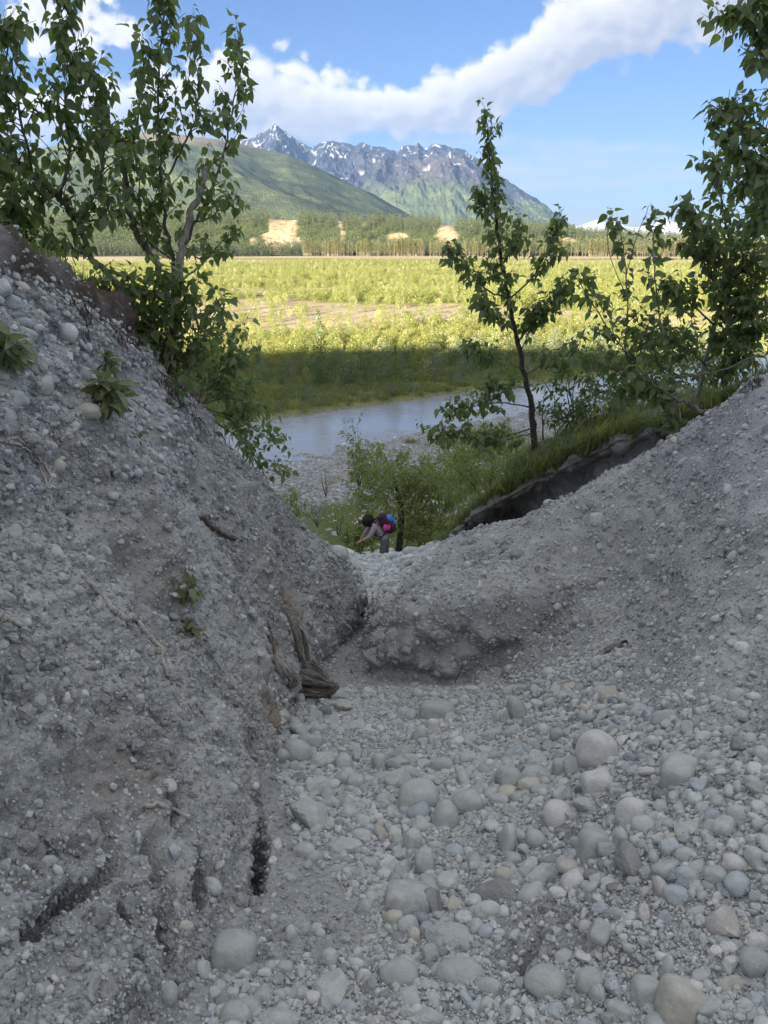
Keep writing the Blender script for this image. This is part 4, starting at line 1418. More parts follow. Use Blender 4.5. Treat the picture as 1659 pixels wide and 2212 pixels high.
# areas of the ground by how stony they are, measured on the photograph
RUBBLE = [(610, 1500), (760, 1485), (1010, 1490), (1180, 1480), (1300, 1490), (1420, 1540), (1659, 1640), (1720, 2300), (400, 2300), (470, 2130), (600, 2080), (790, 2040), (800, 1960), (700, 1880), (640, 1815), (612, 1760), (596, 1640)]
LIPST = [(700, 1195), (960, 1170), (900, 1225), (850, 1290), (780, 1300), (760, 1230)]
DIRTY = [[(600, 1850), (700, 1880), (800, 1960), (790, 2040), (640, 2060), (560, 2000)], [(1090, 1930), (1230, 1950), (1340, 1990), (1240, 2060), (1130, 2110), (1050, 2100), (1060, 2010)], [(1200, 1760), (1250, 1800), (1240, 1860), (1150, 1760)]]
FAN = [(1150, 1440), (1330, 1380), (1380, 1430), (1300, 1490), (1180, 1490), (1010, 1490)]


def ground_points():
    """area weighted sample points on the near ground"""
    A = G2[:-1, :-1]
    B = G2[:-1, 1:]
    D = G2[1:, :-1]
    area = np.linalg.norm(np.cross(B - A, D - A), axis=-1)
    co = 0.25 * (A + B + D + G2[1:, 1:])
    du = np.gradient(G_CO, axis=1)[:-1, :-1]
    nr = GN[:-1, :-1]
    s = np.broadcast_to(G_S[None, :-1], area.shape)
    u, v, dep = project(co.reshape(-1, 3))
    ok = (u > -60) & (u < PW + 60) & (v > 400) & (v < PH + 120) & (dep > 0.5) & (co[..., 1].ravel() < 17)
    ii = np.where(ok)[0]
    global TAN_AT
    TAN_AT = G_TAN[:-1, :-1].ravel()[ii]
    return co.reshape(-1, 3)[ii], nr.reshape(-1, 3)[ii], area.ravel()[ii], s.ravel()[ii], u[ii], v[ii], dep[ii]


GP = ground_points()


def stone_scatter():
    co, nr, area, s, u, v, dep = GP
    rub = in_poly(u, v, RUBBLE).astype(float)
    lip = in_poly(u, v, LIPST).astype(float)
    for d in DIRTY:
        rub *= np.where(in_poly(u, v, d), 0.15, 1.0)
    fan = in_poly(u, v, FAN)
    blot = 0.22 + 1.25 * sstep(-0.22, 0.22, fbm(co, 1.5, 3, 0.5, 201))
    left = s < 6.9
    upper = sstep(1150, 800, v) * (u < 420)
    dens = rub * 1.0 * blot + lip * 1.3 + (1 - rub) * (1 - lip) * np.where(left, 0.011 + 0.15 * upper, 0.026)
    dens = dens + 0.30 * fan + 0.25 * (~left) * sstep(1700, 1600, v) * in_poly(u, v, [(800, 1480), (1650, 1500), (1659, 1900), (1500, 1600)])
    dens = dens * (co[:, 1] > 0.9) * (1 - 0.9 * sstep(3.3, 3.1, s) * sstep(3.4, 4.1, co[:, 1]) * sstep(7.4, 6.8, co[:, 1]))
    # sizes: large first, dart throwing
    cell = {}
    CS = 0.14
    for (c, r, *_) in TAKEN:
        cell.setdefault(tuple(np.floor(c / CS).astype(int)), []).append((c[0], c[1], c[2], r))
    res = []
    classes = [(0.085, 20), (0.070, 60), (0.058, 160), (0.047, 420), (0.036, 1100), (0.027, 2300), (0.020, 4600), (0.0145, 9000)]
    wgt = dens * area
    for r0, n in classes:
        ww = wgt * (1.0 if r0 < 0.035 else np.where(rub + lip > 0.2, 1.0, 0.35))
        ww = ww * np.where((lip > 0) & (r0 < 0.03), 0.35, 1.0)
        ww = ww * sstep(r0 * 24, r0 * 44, dep)
        cdf = np.cumsum(ww)
        idx = np.searchsorted(cdf, rng.random(n * 3) * cdf[-1])
        got = 0
        for k in idx:
            r = r0 * rng.uniform(0.8, 1.25)
            q = co[k]
            ci = np.floor(q / CS).astype(int)
            bad = False
            for dx in (-1, 0, 1):
                for dy in (-1, 0, 1):
                    for dz in (-1, 0, 1):
                        for (x2, y2, z2, r2) in cell.get((ci[0] + dx, ci[1] + dy, ci[2] + dz), ()):
                            lim = 0.70 * (r + r2)
                            if (q[0] - x2) ** 2 + (q[1] - y2) ** 2 + (q[2] - z2) ** 2 < lim * lim:
                                bad = True
                                break
                        if bad:
                            break
                    if bad:
                        break
                if bad:
                    break
            if bad:
                continue
            cell.setdefault(tuple(ci), []).append((q[0], q[1], q[2], r))
            res.append((k, r))
            got += 1
            if got >= n:
                break
    k = np.array([a for a, _ in res])
    r = np.array([b for _, b in res])
    n = len(k)
    pos = co[k]
    nrm = nr[k] * 0.6 + np.array((0, 0, 0.5)) + rng.normal(0, 0.12, (n, 3))
    scl = r[:, None] * np.stack([rng.uniform(0.95, 1.35, n), rng.uniform(0.8, 1.05, n), rng.uniform(0.5, 0.95, n)], 1)
    pos = pos + nr[k] * (scl[:, 2] * rng.uniform(-0.30, 0.45, n))[:, None]
    yaw, tilt = rng.uniform(0, 6.28, n), rng.normal(0, 0.55, n)
    rot = frames_fast(nrm, yaw, tilt)
    px = r / dep[k]
    vis = np.where((u[k] > 0) & (u[k] < PW) & (v[k] < PH), px, 0)
    order = np.argsort(-vis)
    n_ind = max(0, 298 - N_STONE[0])
    ind, rest = order[:n_ind], order[n_ind:]
    from mathutils import Euler
    keys = list(M_ST.keys())
    wk = [8, 9, 1.6, 0.4, 1.2, 2.4, 0.8, 1.2, 0.4, 9]
    names = {'grey': 'grey', 'mid': 'mid grey', 'pale': 'pale', 'white': 'white', 'dark': 'dark', 'blue': 'bluish', 'granite': 'speckled', 'tan': 'tan', 'pink': 'reddish', 'dusty': 'dusty'}
    used = {}
    hp = np.array([(t[3], t[4]) for t in TAKEN])
    for i in ind:
        shp = rnd.choices(['round', 'angular', 'block'], [5, 5, 1.2])[0]
        ck = rnd.choices(keys, wk)[0]
        M = Matrix.Translation(pos[i]) @ Euler(rot[i]).to_matrix().to_4x4() @ Matrix.Diagonal((*scl[i], 1))
        uu, vv = u[k[i]], v[k[i]]
        j = int(np.argmin((hp[:, 0] - uu) ** 2 + (hp[:, 1] - vv) ** 2))
        du, dv = uu - hp[j, 0], vv - hp[j, 1]
        rel = ('right of' if du > 0 else 'left of') if abs(du) > abs(dv) else ('below' if dv > 0 else 'above')
        ref = TAKEN[j][2].split()
        lab = ' '.join([names[ck], {'round': 'rounded cobble', 'angular': 'angular stone', 'block': 'blocky stone'}[shp], rel, 'the'] + ref[:10])
        lab = lab.replace('grey grey', 'grey')
        used.setdefault(lab, 0)
        used[lab] += 1
        if used[lab] > 1:
            lab = ['second', 'third', 'fourth', 'fifth', 'sixth'][min(4, used[lab] - 2)] + ' ' + lab
        put_stone(HERO[shp][i % len(HERO[shp])], M_ST[ck], M, ' '.join(lab.split()[:16]), 'stones lying in the gully and its banks')
    protos = [stone_mesh('cobble', 'round', 2, 300 + i, [M_STONE]) for i in range(9)] + [stone_mesh('chip', 'angular', 2, 400 + i, [M_STONE]) for i in range(7)]
    pc = proto_collection('cobble_shapes', protos)
    scatter('cobbles', pc, pos[rest], rot[rest], scl[rest], rng.integers(0, 16, len(rest)), 'loose grey cobbles and pebbles heaped in the gully bed')
    print('cobbles', n, round(time.time() - T0, 1))
    # grit and crumbs: everything too small to pick apart
    protos = [stone_mesh('grit', ('round', 'angular', 'angular')[i % 3], 1, 500 + i, [M_STONE]) for i in range(8)]
    pg = proto_collection('grit_shapes', protos)
    dg = (0.62 * rub + 0.8 * lip + 0.35 * fan + np.where(left, 0.12, 0.13) * (0.3 + blot * 0.6)) * area / np.maximum(dep, 1.5) ** 1.6
    crack = np.ones(len(co))
    for path, wd in FISS_PATHS:
        dd, _ = poly_dist(co, path)
        crack *= 1 - 0.95 * np.exp(-(dd / (1.5 * wd)) ** 4)
    topsoil = sstep(3.35, 3.15, s) * sstep(3.4, 4.1, co[:, 1]) * sstep(7.4, 6.8, co[:, 1])
    dg = dg * crack * (1 - 0.85 * topsoil) * (1 - 0.8 * np.clip(TAN_AT * 1.5, 0, 1))
    cdf = np.cumsum(dg)
    n = 125000
    k = np.searchsorted(cdf, rng.random(n) * cdf[-1])
    r = 0.0036 * np.maximum(1.0, dep[k] * 0.30) * (rng.random(n) * 0.97 + 0.03) ** -0.42
    r = np.minimum(r, 0.016)
    scl = r[:, None] * np.stack([rng.uniform(0.95, 1.4, n), rng.uniform(0.8, 1.1, n), rng.uniform(0.55, 0.95, n)], 1)
    pos = co[k] + nr[k] * (scl[:, 2] * rng.uniform(-0.3, 0.5, n))[:, None] + rng.normal(0, 0.004, (n, 3))
    rot = frames_fast(nr[k] + rng.normal(0, 0.3, (n, 3)), rng.uniform(0, 6.28, n), rng.normal(0, 0.5, n))
    scatter('grit', pg, pos, rot, scl, rng.integers(0, 8, n), 'fine grit and pebbles over the gully earth')
    # clods of earth on the banks
    protos = [stone_mesh('clod', 'angular', 2, 600 + i, [M_DIRT]) for i in range(6)]
    pcl = proto_collection('clod_shapes', protos)
    cl = (np.where(left, 1.0 - 0.9 * topsoil, 0.42) * (1 - 0.75 * rub) * (1 - lip) * sstep(-0.3, 0.3, fbm(co, 1.3, 3, 0.5, 205) + 0.15 * sstep(1600, 2000, v) * left)) * area / np.maximum(dep, 1.5) ** 1.3 * (1 - 0.75 * np.clip(TAN_AT * 1.5, 0, 1))
    cl = cl * crack
    cdf = np.cumsum(cl)
    n = 30000
    k = np.searchsorted(cdf, rng.random(n) * cdf[-1])
    r = np.minimum(0.0066 * np.maximum(1.0, dep[k] * 0.22) * (rng.random(n) * 0.97 + 0.03) ** -0.48, 0.045)
    scl = r[:, None] * rng.uniform(0.7, 1.3, (n, 3))
    pos = co[k] + nr[k] * (scl[:, 2] * rng.uniform(-0.4, 0.3, n))[:, None]
    rot = rng.uniform(0, 6.28, (n, 3))
    scatter('earth_clods', pcl, pos, rot, scl, rng.integers(0, 6, n), 'crumbling clods of grey earth on the banks')


stone_scatter()
print('stones', N_STONE[0], round(time.time() - T0, 1))

# ------------------------------------------------------------------ plants
def leaf_material(name, cols, trans=0.35):
    m, T = mat(name)
    info = T.n('ShaderNodeObjectInfo').outputs['Random']
    var = T.n('ShaderNodeAttribute', attribute_name='var').outputs['Fac']
    f = T.math('FRACT', T.math('ADD', info, var))
    c = T.ramp(f, [(i / (len(cols) - 1), q) for i, q in enumerate(cols)])
    nz = T.noise(T.n('ShaderNodeNewGeometry').outputs['Position'], 35, 2, 0.6)
    c = T.mix(1.0, c, T.ramp(nz, [(0.3, 0.85), (0.7, 1.12)]), 'MULTIPLY')
    back = T.n('ShaderNodeNewGeometry').outputs['Backfacing']
    c2 = T.mix(T.math('MULTIPLY', back, 0.45), c, (0.15, 0.17, 0.12))
    b = T.n('ShaderNodeBsdfPrincipled', {'Base Color': c2, 'Roughness': 0.36, 'Specular IOR Level': 0.45})
    tr = T.n('ShaderNodeBsdfTranslucent', {0: T.mix(1.0, c, (1.5, 1.75, 0.75), 'MULTIPLY')})
    ms = T.n('ShaderNodeMixShader', {0: trans, 1: b.outputs[0], 2: tr.outputs[0]})
    T.n('ShaderNodeOutputMaterial', {0: ms.outputs[0]})
    return m


M_LEAF = leaf_material('poplar_leaf', [(0.10, 0.14, 0.072), (0.165, 0.21, 0.10), (0.13, 0.175, 0.09), (0.22, 0.26, 0.105), (0.14, 0.185, 0.095)], 0.45)
M_LEAFY = leaf_material('willow_leaf', [(0.16, 0.195, 0.07), (0.22, 0.245, 0.085), (0.18, 0.21, 0.085), (0.28, 0.29, 0.115)], 0.42)
M_LEAFV = leaf_material('valley_leaf', [(0.12, 0.155, 0.034), (0.19, 0.205, 0.042), (0.15, 0.175, 0.045), (0.27, 0.25, 0.075)], 0.45)
M_LEAFS = leaf_material('silver_leaf', [(0.15, 0.175, 0.12), (0.20, 0.22, 0.16)], 0.3)
M_LEAFP = leaf_material('pale_willow_leaf', [(0.26, 0.255, 0.12), (0.36, 0.335, 0.19), (0.30, 0.29, 0.15)], 0.4)
M_LEAFL = leaf_material('young_leaf', [(0.15, 0.19, 0.10), (0.20, 0.23, 0.12), (0.17, 0.20, 0.12)], 0.3)
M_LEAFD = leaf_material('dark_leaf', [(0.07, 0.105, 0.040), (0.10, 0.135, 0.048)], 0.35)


def bark_material(name, ca, cb, scale=18):
    m, T = mat(name)
    co = T.n('ShaderNodeNewGeometry').outputs['Position']
    n1 = T.noise(co, scale, 5, 0.65)
    n2 = T.noise(T.n('ShaderNodeMapping', {0: co, 3: (6, 6, 1)}).outputs[0], scale * 0.5, 4, 0.6)
    c = T.mix(T.smooth(T.math('ADD', T.math('MULTIPLY', n1, 0.5), T.math('MULTIPLY', n2, 0.5)), 0.35, 0.65), ca, cb)
    bump = T.n('ShaderNodeBump', {'Strength': 0.9, 'Distance': 1.0, 'Height': T.math('MULTIPLY', T.math('ADD', n1, n2), 0.010)}).outputs[0]
    finish(T, {'Base Color': c}, bump)
    return m


M_BARK = bark_material('grey_bark', (0.085, 0.080, 0.075), (0.22, 0.205, 0.19))
M_BARKP = bark_material('pale_bark', (0.22, 0.20, 0.18), (0.40, 0.375, 0.34))
M_BARKD = bark_material('dark_bark', (0.030, 0.027, 0.025), (0.10, 0.088, 0.078))
M_TWIG = bark_material('twig', (0.075, 0.065, 0.05), (0.14, 0.12, 0.09), 30)
M_ROOT = bark_material('root_wood', (0.40, 0.375, 0.335), (0.60, 0.57, 0.52), 40)
M_ROOTD = bark_material('dark_root', (0.07, 0.055, 0.042), (0.16, 0.13, 0.10), 40)


def leaf_geo(wid, seed, stalk=0.38):
    """leaf along +Y, blade starts after the stalk, normal +Z; unit blade length"""
    r = random.Random(seed)
    ts = [0, 0.14, 0.32, 0.52, 0.74, 1.0]
    hw = [0.10, 0.40, 0.50, 0.41, 0.20, 0.0]
    if wid < 0.45:
        hw = [0.10, 0.33, 0.48, 0.46, 0.28, 0.0]
    fold = r.uniform(0.25, 0.55)
    curl = r.uniform(0.10, 0.45)
    tw = r.uniform(-0.3, 0.3)
    mid, lf, rt = [], [], []
    for t, h in zip(ts, hw):
        h *= wid
        y = stalk + t
        z = -curl * t * t
        k = tw * t
        wv = r.uniform(-0.02, 0.02)
        mid.append((0, y, z))
        lf.append((-h, y - 0.02 * h, z + fold * h - k * h + wv))
        rt.append((h, y - 0.02 * h, z + fold * h + k * h + wv))
    vs = [(-0.012, 0, 0.01), (0.012, 0, 0.01)] + mid + lf[:-1] + rt[:-1]
    n = len(ts)
    M = lambda i: 2 + i
    L = lambda i: 2 + n + i if i < n - 1 else M(n - 1)
    Rr = lambda i: 2 + n + n - 1 + i if i < n - 1 else M(n - 1)
    fs = [(0, 1, M(0))]
    for i in range(n - 1):
        if i < n - 2:
            fs += [(M(i), M(i + 1), L(i + 1), L(i)), (M(i), Rr(i), Rr(i + 1), M(i + 1))]
        else:
            fs += [(M(i), M(i + 1), L(i)), (M(i), Rr(i), M(i + 1))]
    return np.array(vs), fs


def leaf_meshes(name, wid, mtl, n=5, stalk=0.38):
    out = []
    for i in range(n):
        v, f = leaf_geo(wid, 40 + i, stalk)
        me = new_mesh(name, v, f, [mtl])
        out.append((me, v, f))
    return out


LEAVES = {'poplar': leaf_meshes('leaf', 0.66, M_LEAF), 'willow': leaf_meshes('leaf', 0.32, M_LEAFY, 4, 0.12), 'long': leaf_meshes('leaf', 0.40, M_LEAF, 4, 0.2),
          'young': leaf_meshes('leaf', 0.40, M_LEAFL, 5, 0.2),
          'willowd': leaf_meshes('leaf', 0.36, M_LEAFD, 4, 0.12)}


def leaf_matrix(pos, d, out, size):
    d = d.normalized()
    nrm = out - d * out.dot(d)
    if nrm.length < 1e-4:
        nrm = d.orthogonal()
    nrm.normalize()
    x = d.cross(nrm)
    return Matrix(((x.x * size, d.x * size, nrm.x * size, pos.x), (x.y * size, d.y * size, nrm.y * size, pos.y), (x.z * size, d.z * size, nrm.z * size, pos.z), (0, 0, 0, 1)))


def rv(r):
    return Vector((r.gauss(0, 1), r.gauss(0, 1), r.gauss(0, 1)))


def join_leaves(name, mats, kind_meshes, mtl, parent, base, seed=0):
    """many leaves in one mesh"""
    if not mats:
        return None
    r = np.random.default_rng(seed)
    vs, fs, var, off = [], [], [], 0
    for M in mats:
        me, v, f = kind_meshes[r.integers(0, len(kind_meshes))]
        A = np.array(M)
        w_ = v @ A[:3, :3].T + A[:3, 3] - np.array(base)
        vs.append(w_)
        fs.extend([tuple(i + off for i in q) for q in f])
        off += len(v)
        var.append(np.full(len(v), r.random()))
    me = new_mesh(name, np.concatenate(vs), fs, [mtl])
    attr(me, 'var', np.concatenate(var))
    o = link(name, me, parent)
    o['kind'] = 'stuff'
    return o


def tree(name, label, cat, base, stems, leafkind='poplar', size=0.09, group=None, bark=M_BARK, seed=1, droop=0.75, n_obj=300, leaf_mtl=M_LEAF, up_twig=0.5, clump=1.0):
    """stems: (points, r0, r1, leafy from, twigs, twig length, bark or None); the first is the trunk"""
    r = random.Random(seed)
    base = Vector(base)
    root = bpy.data.objects.new(name, None)
    COL.objects.link(root)
    root.location = base
    root.empty_display_size = 0.2
    tag(root, label, cat, group)
    leaves = []
    tw = MB()

    def add_leaf(pos, outd, sz):
        d = outd * r.uniform(0.25, 0.9) + Vector((0, 0, -1)) * droop * r.uniform(0.5, 1.3) + rv(r) * 0.28
        nrm = outd * 0.7 + Vector((0, 0, 0.6)) + rv(r) * 0.5
        leaves.append(leaf_matrix(pos, d, nrm, sz * r.uniform(0.5, 1.3)))

    for si, st in enumerate(stems):
        pts, r0, r1, f0, nt, tl = st[:6]
        bk = st[6] if len(st) > 6 else bark
        path = smooth_path(pts, 5)
        n = len(path)
        for i in range(1, n - 1):
            path[i] = path[i] + rv(r) * min(0.008, r0 * 0.4)
        rad = [r0 + (r1 - r0) * (i / (n - 1)) ** 0.8 for i in range(n)]
        vs, fs = tube(path, rad, 8 if r0 > 0.02 else 5, True, seed + si, 0.07)
        mb = MB()
        mb.add(vs, fs)
        link('trunk' if si == 0 else 'branch', mb.mesh('trunk' if si == 0 else 'branch', [bk], True, base), root)
        ln = sum((path[i + 1] - path[i]).length for i in range(n - 1))
        for k in range(nt):
            t = f0 + (1 - f0) * (k + r.random()) / nt
            x = t * (n - 1)
            i = min(int(x), n - 2)
            p0 = path[i].lerp(path[i + 1], x - i)
            ax = (path[i + 1] - path[i]).normalized()
            az = r.uniform(0, 6.283)
            o1 = ax.orthogonal().normalized()
            o2 = ax.cross(o1)
            side = o1 * math.cos(az) + o2 * math.sin(az)
            dirn = (side * 0.9 + ax * 0.35 + Vector((0, 0, up_twig))).normalized()
            L = tl * r.uniform(0.4, 1.15) * (1.05 - 0.55 * t)
            q = [p0]
            dd = dirn.copy()
            for s_ in range(3):
                dd = (dd + rv(r) * 0.18 + Vector((0, 0, 0.10))).normalized()
                q.append(q[-1] + dd * L / 3)
            rr = min(rad[i] * 0.5, 0.0045) + 0.0006
            vs, fs = tube(q, [rr, rr * 0.8, rr * 0.6, rr * 0.4], 4, False, k)
            tw.add(vs, fs)
            nl = max(3, int(L / 0.034 * clump))
            for j in range(nl):
                a = 0.18 + 0.82 * (j + r.random() * 0.6) / nl
                xx = min(a, 0.999) * 3
                ii = int(xx)
                pp = q[ii].lerp(q[ii + 1], xx - ii)
                tax = (q[ii + 1] - q[ii]).normalized()
                az = j * 2.4 + r.uniform(-0.5, 0.5)
                u1 = tax.orthogonal().normalized()
                u2 = tax.cross(u1)
                outd = (u1 * math.cos(az) + u2 * math.sin(az) + tax * 0.45).normalized()
                add_leaf(pp, outd, size * (1.0 - 0.35 * (a > 0.85)))
    if tw.v:
        o = link('twigs', tw.mesh('twigs', [M_TWIG], True, base), root)
        o['kind'] = 'stuff'
    if leaves:
        c = np.array([[M[0][3], M[1][3], M[2][3]] for M in leaves])
        uu, vv, dp = project(c)
        sz = np.array([M.col[1].length for M in leaves]) / dp
        sz[(uu < -10) | (uu > PW + 10) | (vv < -10) | (vv > PH)] = 0
        order = np.argsort(-sz)
        km = LEAVES[leafkind]
        inv = Matrix.Translation(-base)
        for i in order[:n_obj]:
            o = bpy.data.objects.new('leaf', km[r.randrange(len(km))][0])
            COL.objects.link(o)
            o.parent = root
            o.matrix_local = inv @ leaves[i]
        join_leaves('leaves', [leaves[i] for i in order[n_obj:]], km, leaf_mtl, root, base, seed)
    print(name, len(leaves))
    return root


def L(Y, *uv):
    """stem through photo positions; Y a number or (first, last)"""
    n = len(uv)
    if not hasattr(Y, '__len__'):
        Y = (Y, Y)
    return [P(u, v, Y[0] + (Y[1] - Y[0]) * i / max(1, n - 1)) for i, (u, v) in enumerate(uv)]


# --- left: the tall many-stemmed poplar on the rim
tree('poplar_tree', 'tall many stemmed poplar rooted on the rim of the left bank', 'tree', P(372, 830, 6.3), [
    (L((6.3, 6.6), (372, 832), (377, 720), (383, 620), (392, 540), (408, 480), (430, 420), (446, 362)), 0.048, 0.020, 0.45, 6, 0.25, M_BARKP),
    (L((6.6, 6.3), (383, 640), (372, 560), (357, 480), (350, 400), (346, 300), (343, 200), (350, 100), (352, 20), (345, -50)), 0.020, 0.004, 0.15, 46, 0.40, M_BARK),
    (L((6.5, 6.2), (378, 690), (335, 570), (290, 490), (272, 400), (262, 330), (240, 285), (222, 235)), 0.034, 0.010, 0.30, 22, 0.30, M_BARK),
    (L((6.3, 6.1), (268, 370), (282, 330), (300, 240), (310, 150), (300, 80)), 0.012, 0.003, 0.20, 20, 0.34, M_BARK),
    (L((6.6, 6.9), (392, 545), (425, 470), (462, 400), (492, 300), (505, 220), (520, 140), (512, 62)), 0.015, 0.003, 0.20, 34, 0.30, M_BARK),
    (L((6.6, 6.4), (408, 480), (455, 470), (490, 440), (515, 425)), 0.009, 0.003, 0.3, 9, 0.22, M_BARK),
    (L((6.6, 6.9), (385, 610), (420, 585), (462, 545)), 0.014, 0.006, 0.9, 1, 0.1, M_BARKP),
    (L((6.6, 6.2), (350, 400), (390, 330), (420, 260), (430, 190), (415, 100), (408, 40)), 0.010, 0.003, 0.15, 26, 0.32, M_BARK),
    (L((6.6, 6.2), (372, 560), (320, 520), (300, 430), (305, 360)), 0.009, 0.003, 0.2, 14, 0.3, M_BARK),
    (L((6.6, 6.8), (395, 530), (440, 560), (480, 520), (510, 500)), 0.008, 0.003, 0.3, 12, 0.24, M_BARK),
], size=0.080, seed=21, clump=1.65)

tree('poplar_tree', 'dense leaning poplar filling the upper left corner', 'tree', P(355, 770, 6.1), [
    (L((6.1, 5.6), (360, 775), (300, 660), (200, 560), (165, 480), (120, 420), (70, 380), (20, 330), (-40, 280)), 0.030, 0.012, 0.30, 30, 0.32, M_BARK),
    (L((5.8, 5.5), (130, 430), (150, 330), (142, 230), (152, 150), (142, 60), (120, -10)), 0.014, 0.003, 0.10, 40, 0.34, M_BARK),
    (L((5.7, 5.3), (70, 380), (50, 280), (30, 190), (14, 90), (8, 55)), 0.012, 0.003, 0.15, 30, 0.34, M_BARK),
    (L((5.8, 5.5), (165, 480), (215, 400), (222, 300), (205, 210), (200, 150)), 0.012, 0.003, 0.15, 24, 0.32, M_BARK),
    (L((5.8, 5.3), (120, 420), (60, 450), (10, 470), (-40, 480)), 0.012, 0.004, 0.1, 26, 0.34, M_BARK),
    (L((5.9, 5.6), (200, 560), (120, 520), (60, 500), (10, 430)), 0.010, 0.003, 0.15, 24, 0.30, M_BARK),
    (L((5.6, 5.3), (20, 330), (0, 420), (-20, 350)), 0.010, 0.003, 0.1, 16, 0.34, M_BARK),
    (L((5.9, 5.7), (165, 480), (225, 470), (245, 430)), 0.008, 0.003, 0.2, 12, 0.28, M_BARK),
], size=0.080, seed=22, clump=1.55)

SY = 5.50
tree('poplar_shrub', 'leafy poplar shrub crowding the rim under the tall left poplar', 'shrub', P(318, 808, 5.62), [
    (L((5.62, SY), (330, 800), (322, 720), (330, 640), (345, 580)), 0.010, 0.003, 0.05, 30, 0.28),
    (L((5.62, 5.3), (318, 800), (280, 730), (250, 660), (215, 590)), 0.009, 0.003, 0.25, 24, 0.24),
    (L((5.62, 5.4), (322, 800), (295, 720), (285, 640), (270, 580)), 0.009, 0.003, 0.10, 28, 0.26),
    (L((5.62, 5.7), (330, 800), (375, 720), (400, 660), (430, 600)), 0.009, 0.003, 0.1, 28, 0.28),
    (L((5.62, 5.8), (335, 810), (395, 770), (440, 700), (485, 640)), 0.009, 0.003, 0.1, 28, 0.28),
    (L((5.62, 5.35), (318, 800), (300, 785), (288, 820), (298, 868)), 0.008, 0.003, 0.2, 16, 0.2),
    (L((5.62, 5.45), (322, 800), (335, 825), (332, 870)), 0.008, 0.003, 0.2, 16, 0.2),
    (L((5.62, 5.6), (328, 800), (352, 700), (370, 640), (378, 590)), 0.008, 0.003, 0.1, 28, 0.28),
    (L((5.62, 5.1), (318, 790), (250, 690), (180, 630), (110, 575)), 0.007, 0.003, 0.45, 16, 0.2),
    (L((5.62, 5.6), (335, 805), (380, 800), (420, 760), (450, 740)), 0.008, 0.003, 0.2, 18, 0.22),
    (L((5.62, 5.5), (330, 805), (360, 830), (375, 860)), 0.007, 0.003, 0.2, 12, 0.18),
], size=0.088, seed=23, droop=0.55, clump=1.0)

tree('poplar_shrub', 'sparse shrub hanging over the slope behind the nose of the left bank', 'shrub', P(436, 866, 7.2), [
    (L((7.2, 7.8), (432, 860), (480, 800), (520, 790), (548, 760)), 0.009, 0.003, 0.05, 30, 0.30),
    (L((7.2, 8.1), (436, 870), (500, 860), (545, 880), (585, 915)), 0.009, 0.003, 0.15, 28, 0.28),
    (L((7.3, 8.3), (440, 880), (510, 905), (570, 940), (616, 960)), 0.009, 0.003, 0.2, 28, 0.26),
    (L((7.4, 8.4), (450, 900), (520, 950), (575, 1010), (618, 1020)), 0.009, 0.003, 0.25, 28, 0.26),
    (L((7.2, 7.6), (432, 860), (440, 790), (455, 720), (480, 650)), 0.009, 0.003, 0.05, 36, 0.30),
    (L((7.2, 7.6), (436, 870), (470, 830), (500, 760), (520, 700)), 0.008, 0.003, 0.1, 30, 0.28),
    (L((7.3, 8.2), (445, 890), (500, 910), (530, 960), (560, 1040)), 0.008, 0.003, 0.2, 24, 0.24),
    (L((7.2, 7.9), (436, 870), (480, 850), (530, 830), (560, 850)), 0.008, 0.003, 0.15, 24, 0.26),
], size=0.082, seed=24, droop=0.6)

# --- right: slim poplar on the grassy shelf
TB = P(1152, 968, 9.7)
tree('poplar_tree', 'slim young poplar standing on the grassy shelf', 'tree', TB, [
    (L((9.7, 9.7), (1154, 985), (1150, 900), (1138, 830), (1118, 740), (1100, 650), (1085, 570), (1072, 480), (1064, 400), (1055, 320), (1051, 238)), 0.046, 0.004, 0.42, 61, 0.40, M_BARKD),
    (L((9.7, 9.4), (1095, 645), (1050, 625), (1010, 585), (985, 552), (972, 530)), 0.014, 0.003, 0.2, 28, 0.30),
    (L((9.7, 9.9), (1098, 650), (1150, 600), (1188, 545), (1205, 500), (1212, 462)), 0.014, 0.003, 0.2, 36, 0.30),
    (L((9.7, 9.3), (1118, 740), (1165, 680), (1205, 640), (1228, 620)), 0.013, 0.003, 0.2, 30, 0.34),
    (L((9.7, 9.4), (1112, 715), (1060, 680), (1035, 640)), 0.012, 0.003, 0.2, 22, 0.32),
    (L((9.7, 9.3), (1085, 570), (1120, 520), (1130, 480)), 0.010, 0.003, 0.2, 19, 0.26),
    (L((9.7, 9.5), (1072, 480), (1040, 440), (1030, 400)), 0.009, 0.003, 0.2, 16, 0.24),
    (L((9.7, 9.2), (1132, 800), (1080, 775), (1040, 765), (1010, 745)), 0.012, 0.003, 0.25, 25, 0.32),
    (L((9.7, 9.3), (1140, 840), (1090, 830), (1040, 845)), 0.012, 0.003, 0.25, 22, 0.30),
    (L((9.7, 9.1), (1145, 880), (1080, 870), (1010, 880), (965, 885)), 0.012, 0.003, 0.30, 30, 0.32),
    (L((9.7, 9.0), (1150, 925), (1080, 945), (1000, 945), (925, 925)), 0.013, 0.003, 0.30, 36, 0.34),
    (L((9.7, 9.0), (1150, 935), (1090, 950), (1030, 960)), 0.010, 0.003, 0.30, 19, 0.32),
    (L((9.7, 9.9), (1135, 810), (1190, 780), (1235, 790)), 0.012, 0.003, 0.25, 25, 0.34),
    (L((9.7, 9.5), (1125, 760), (1150, 700), (1160, 660)), 0.010, 0.003, 0.2, 22, 0.34),
], size=0.095, seed=31, clump=1.35)

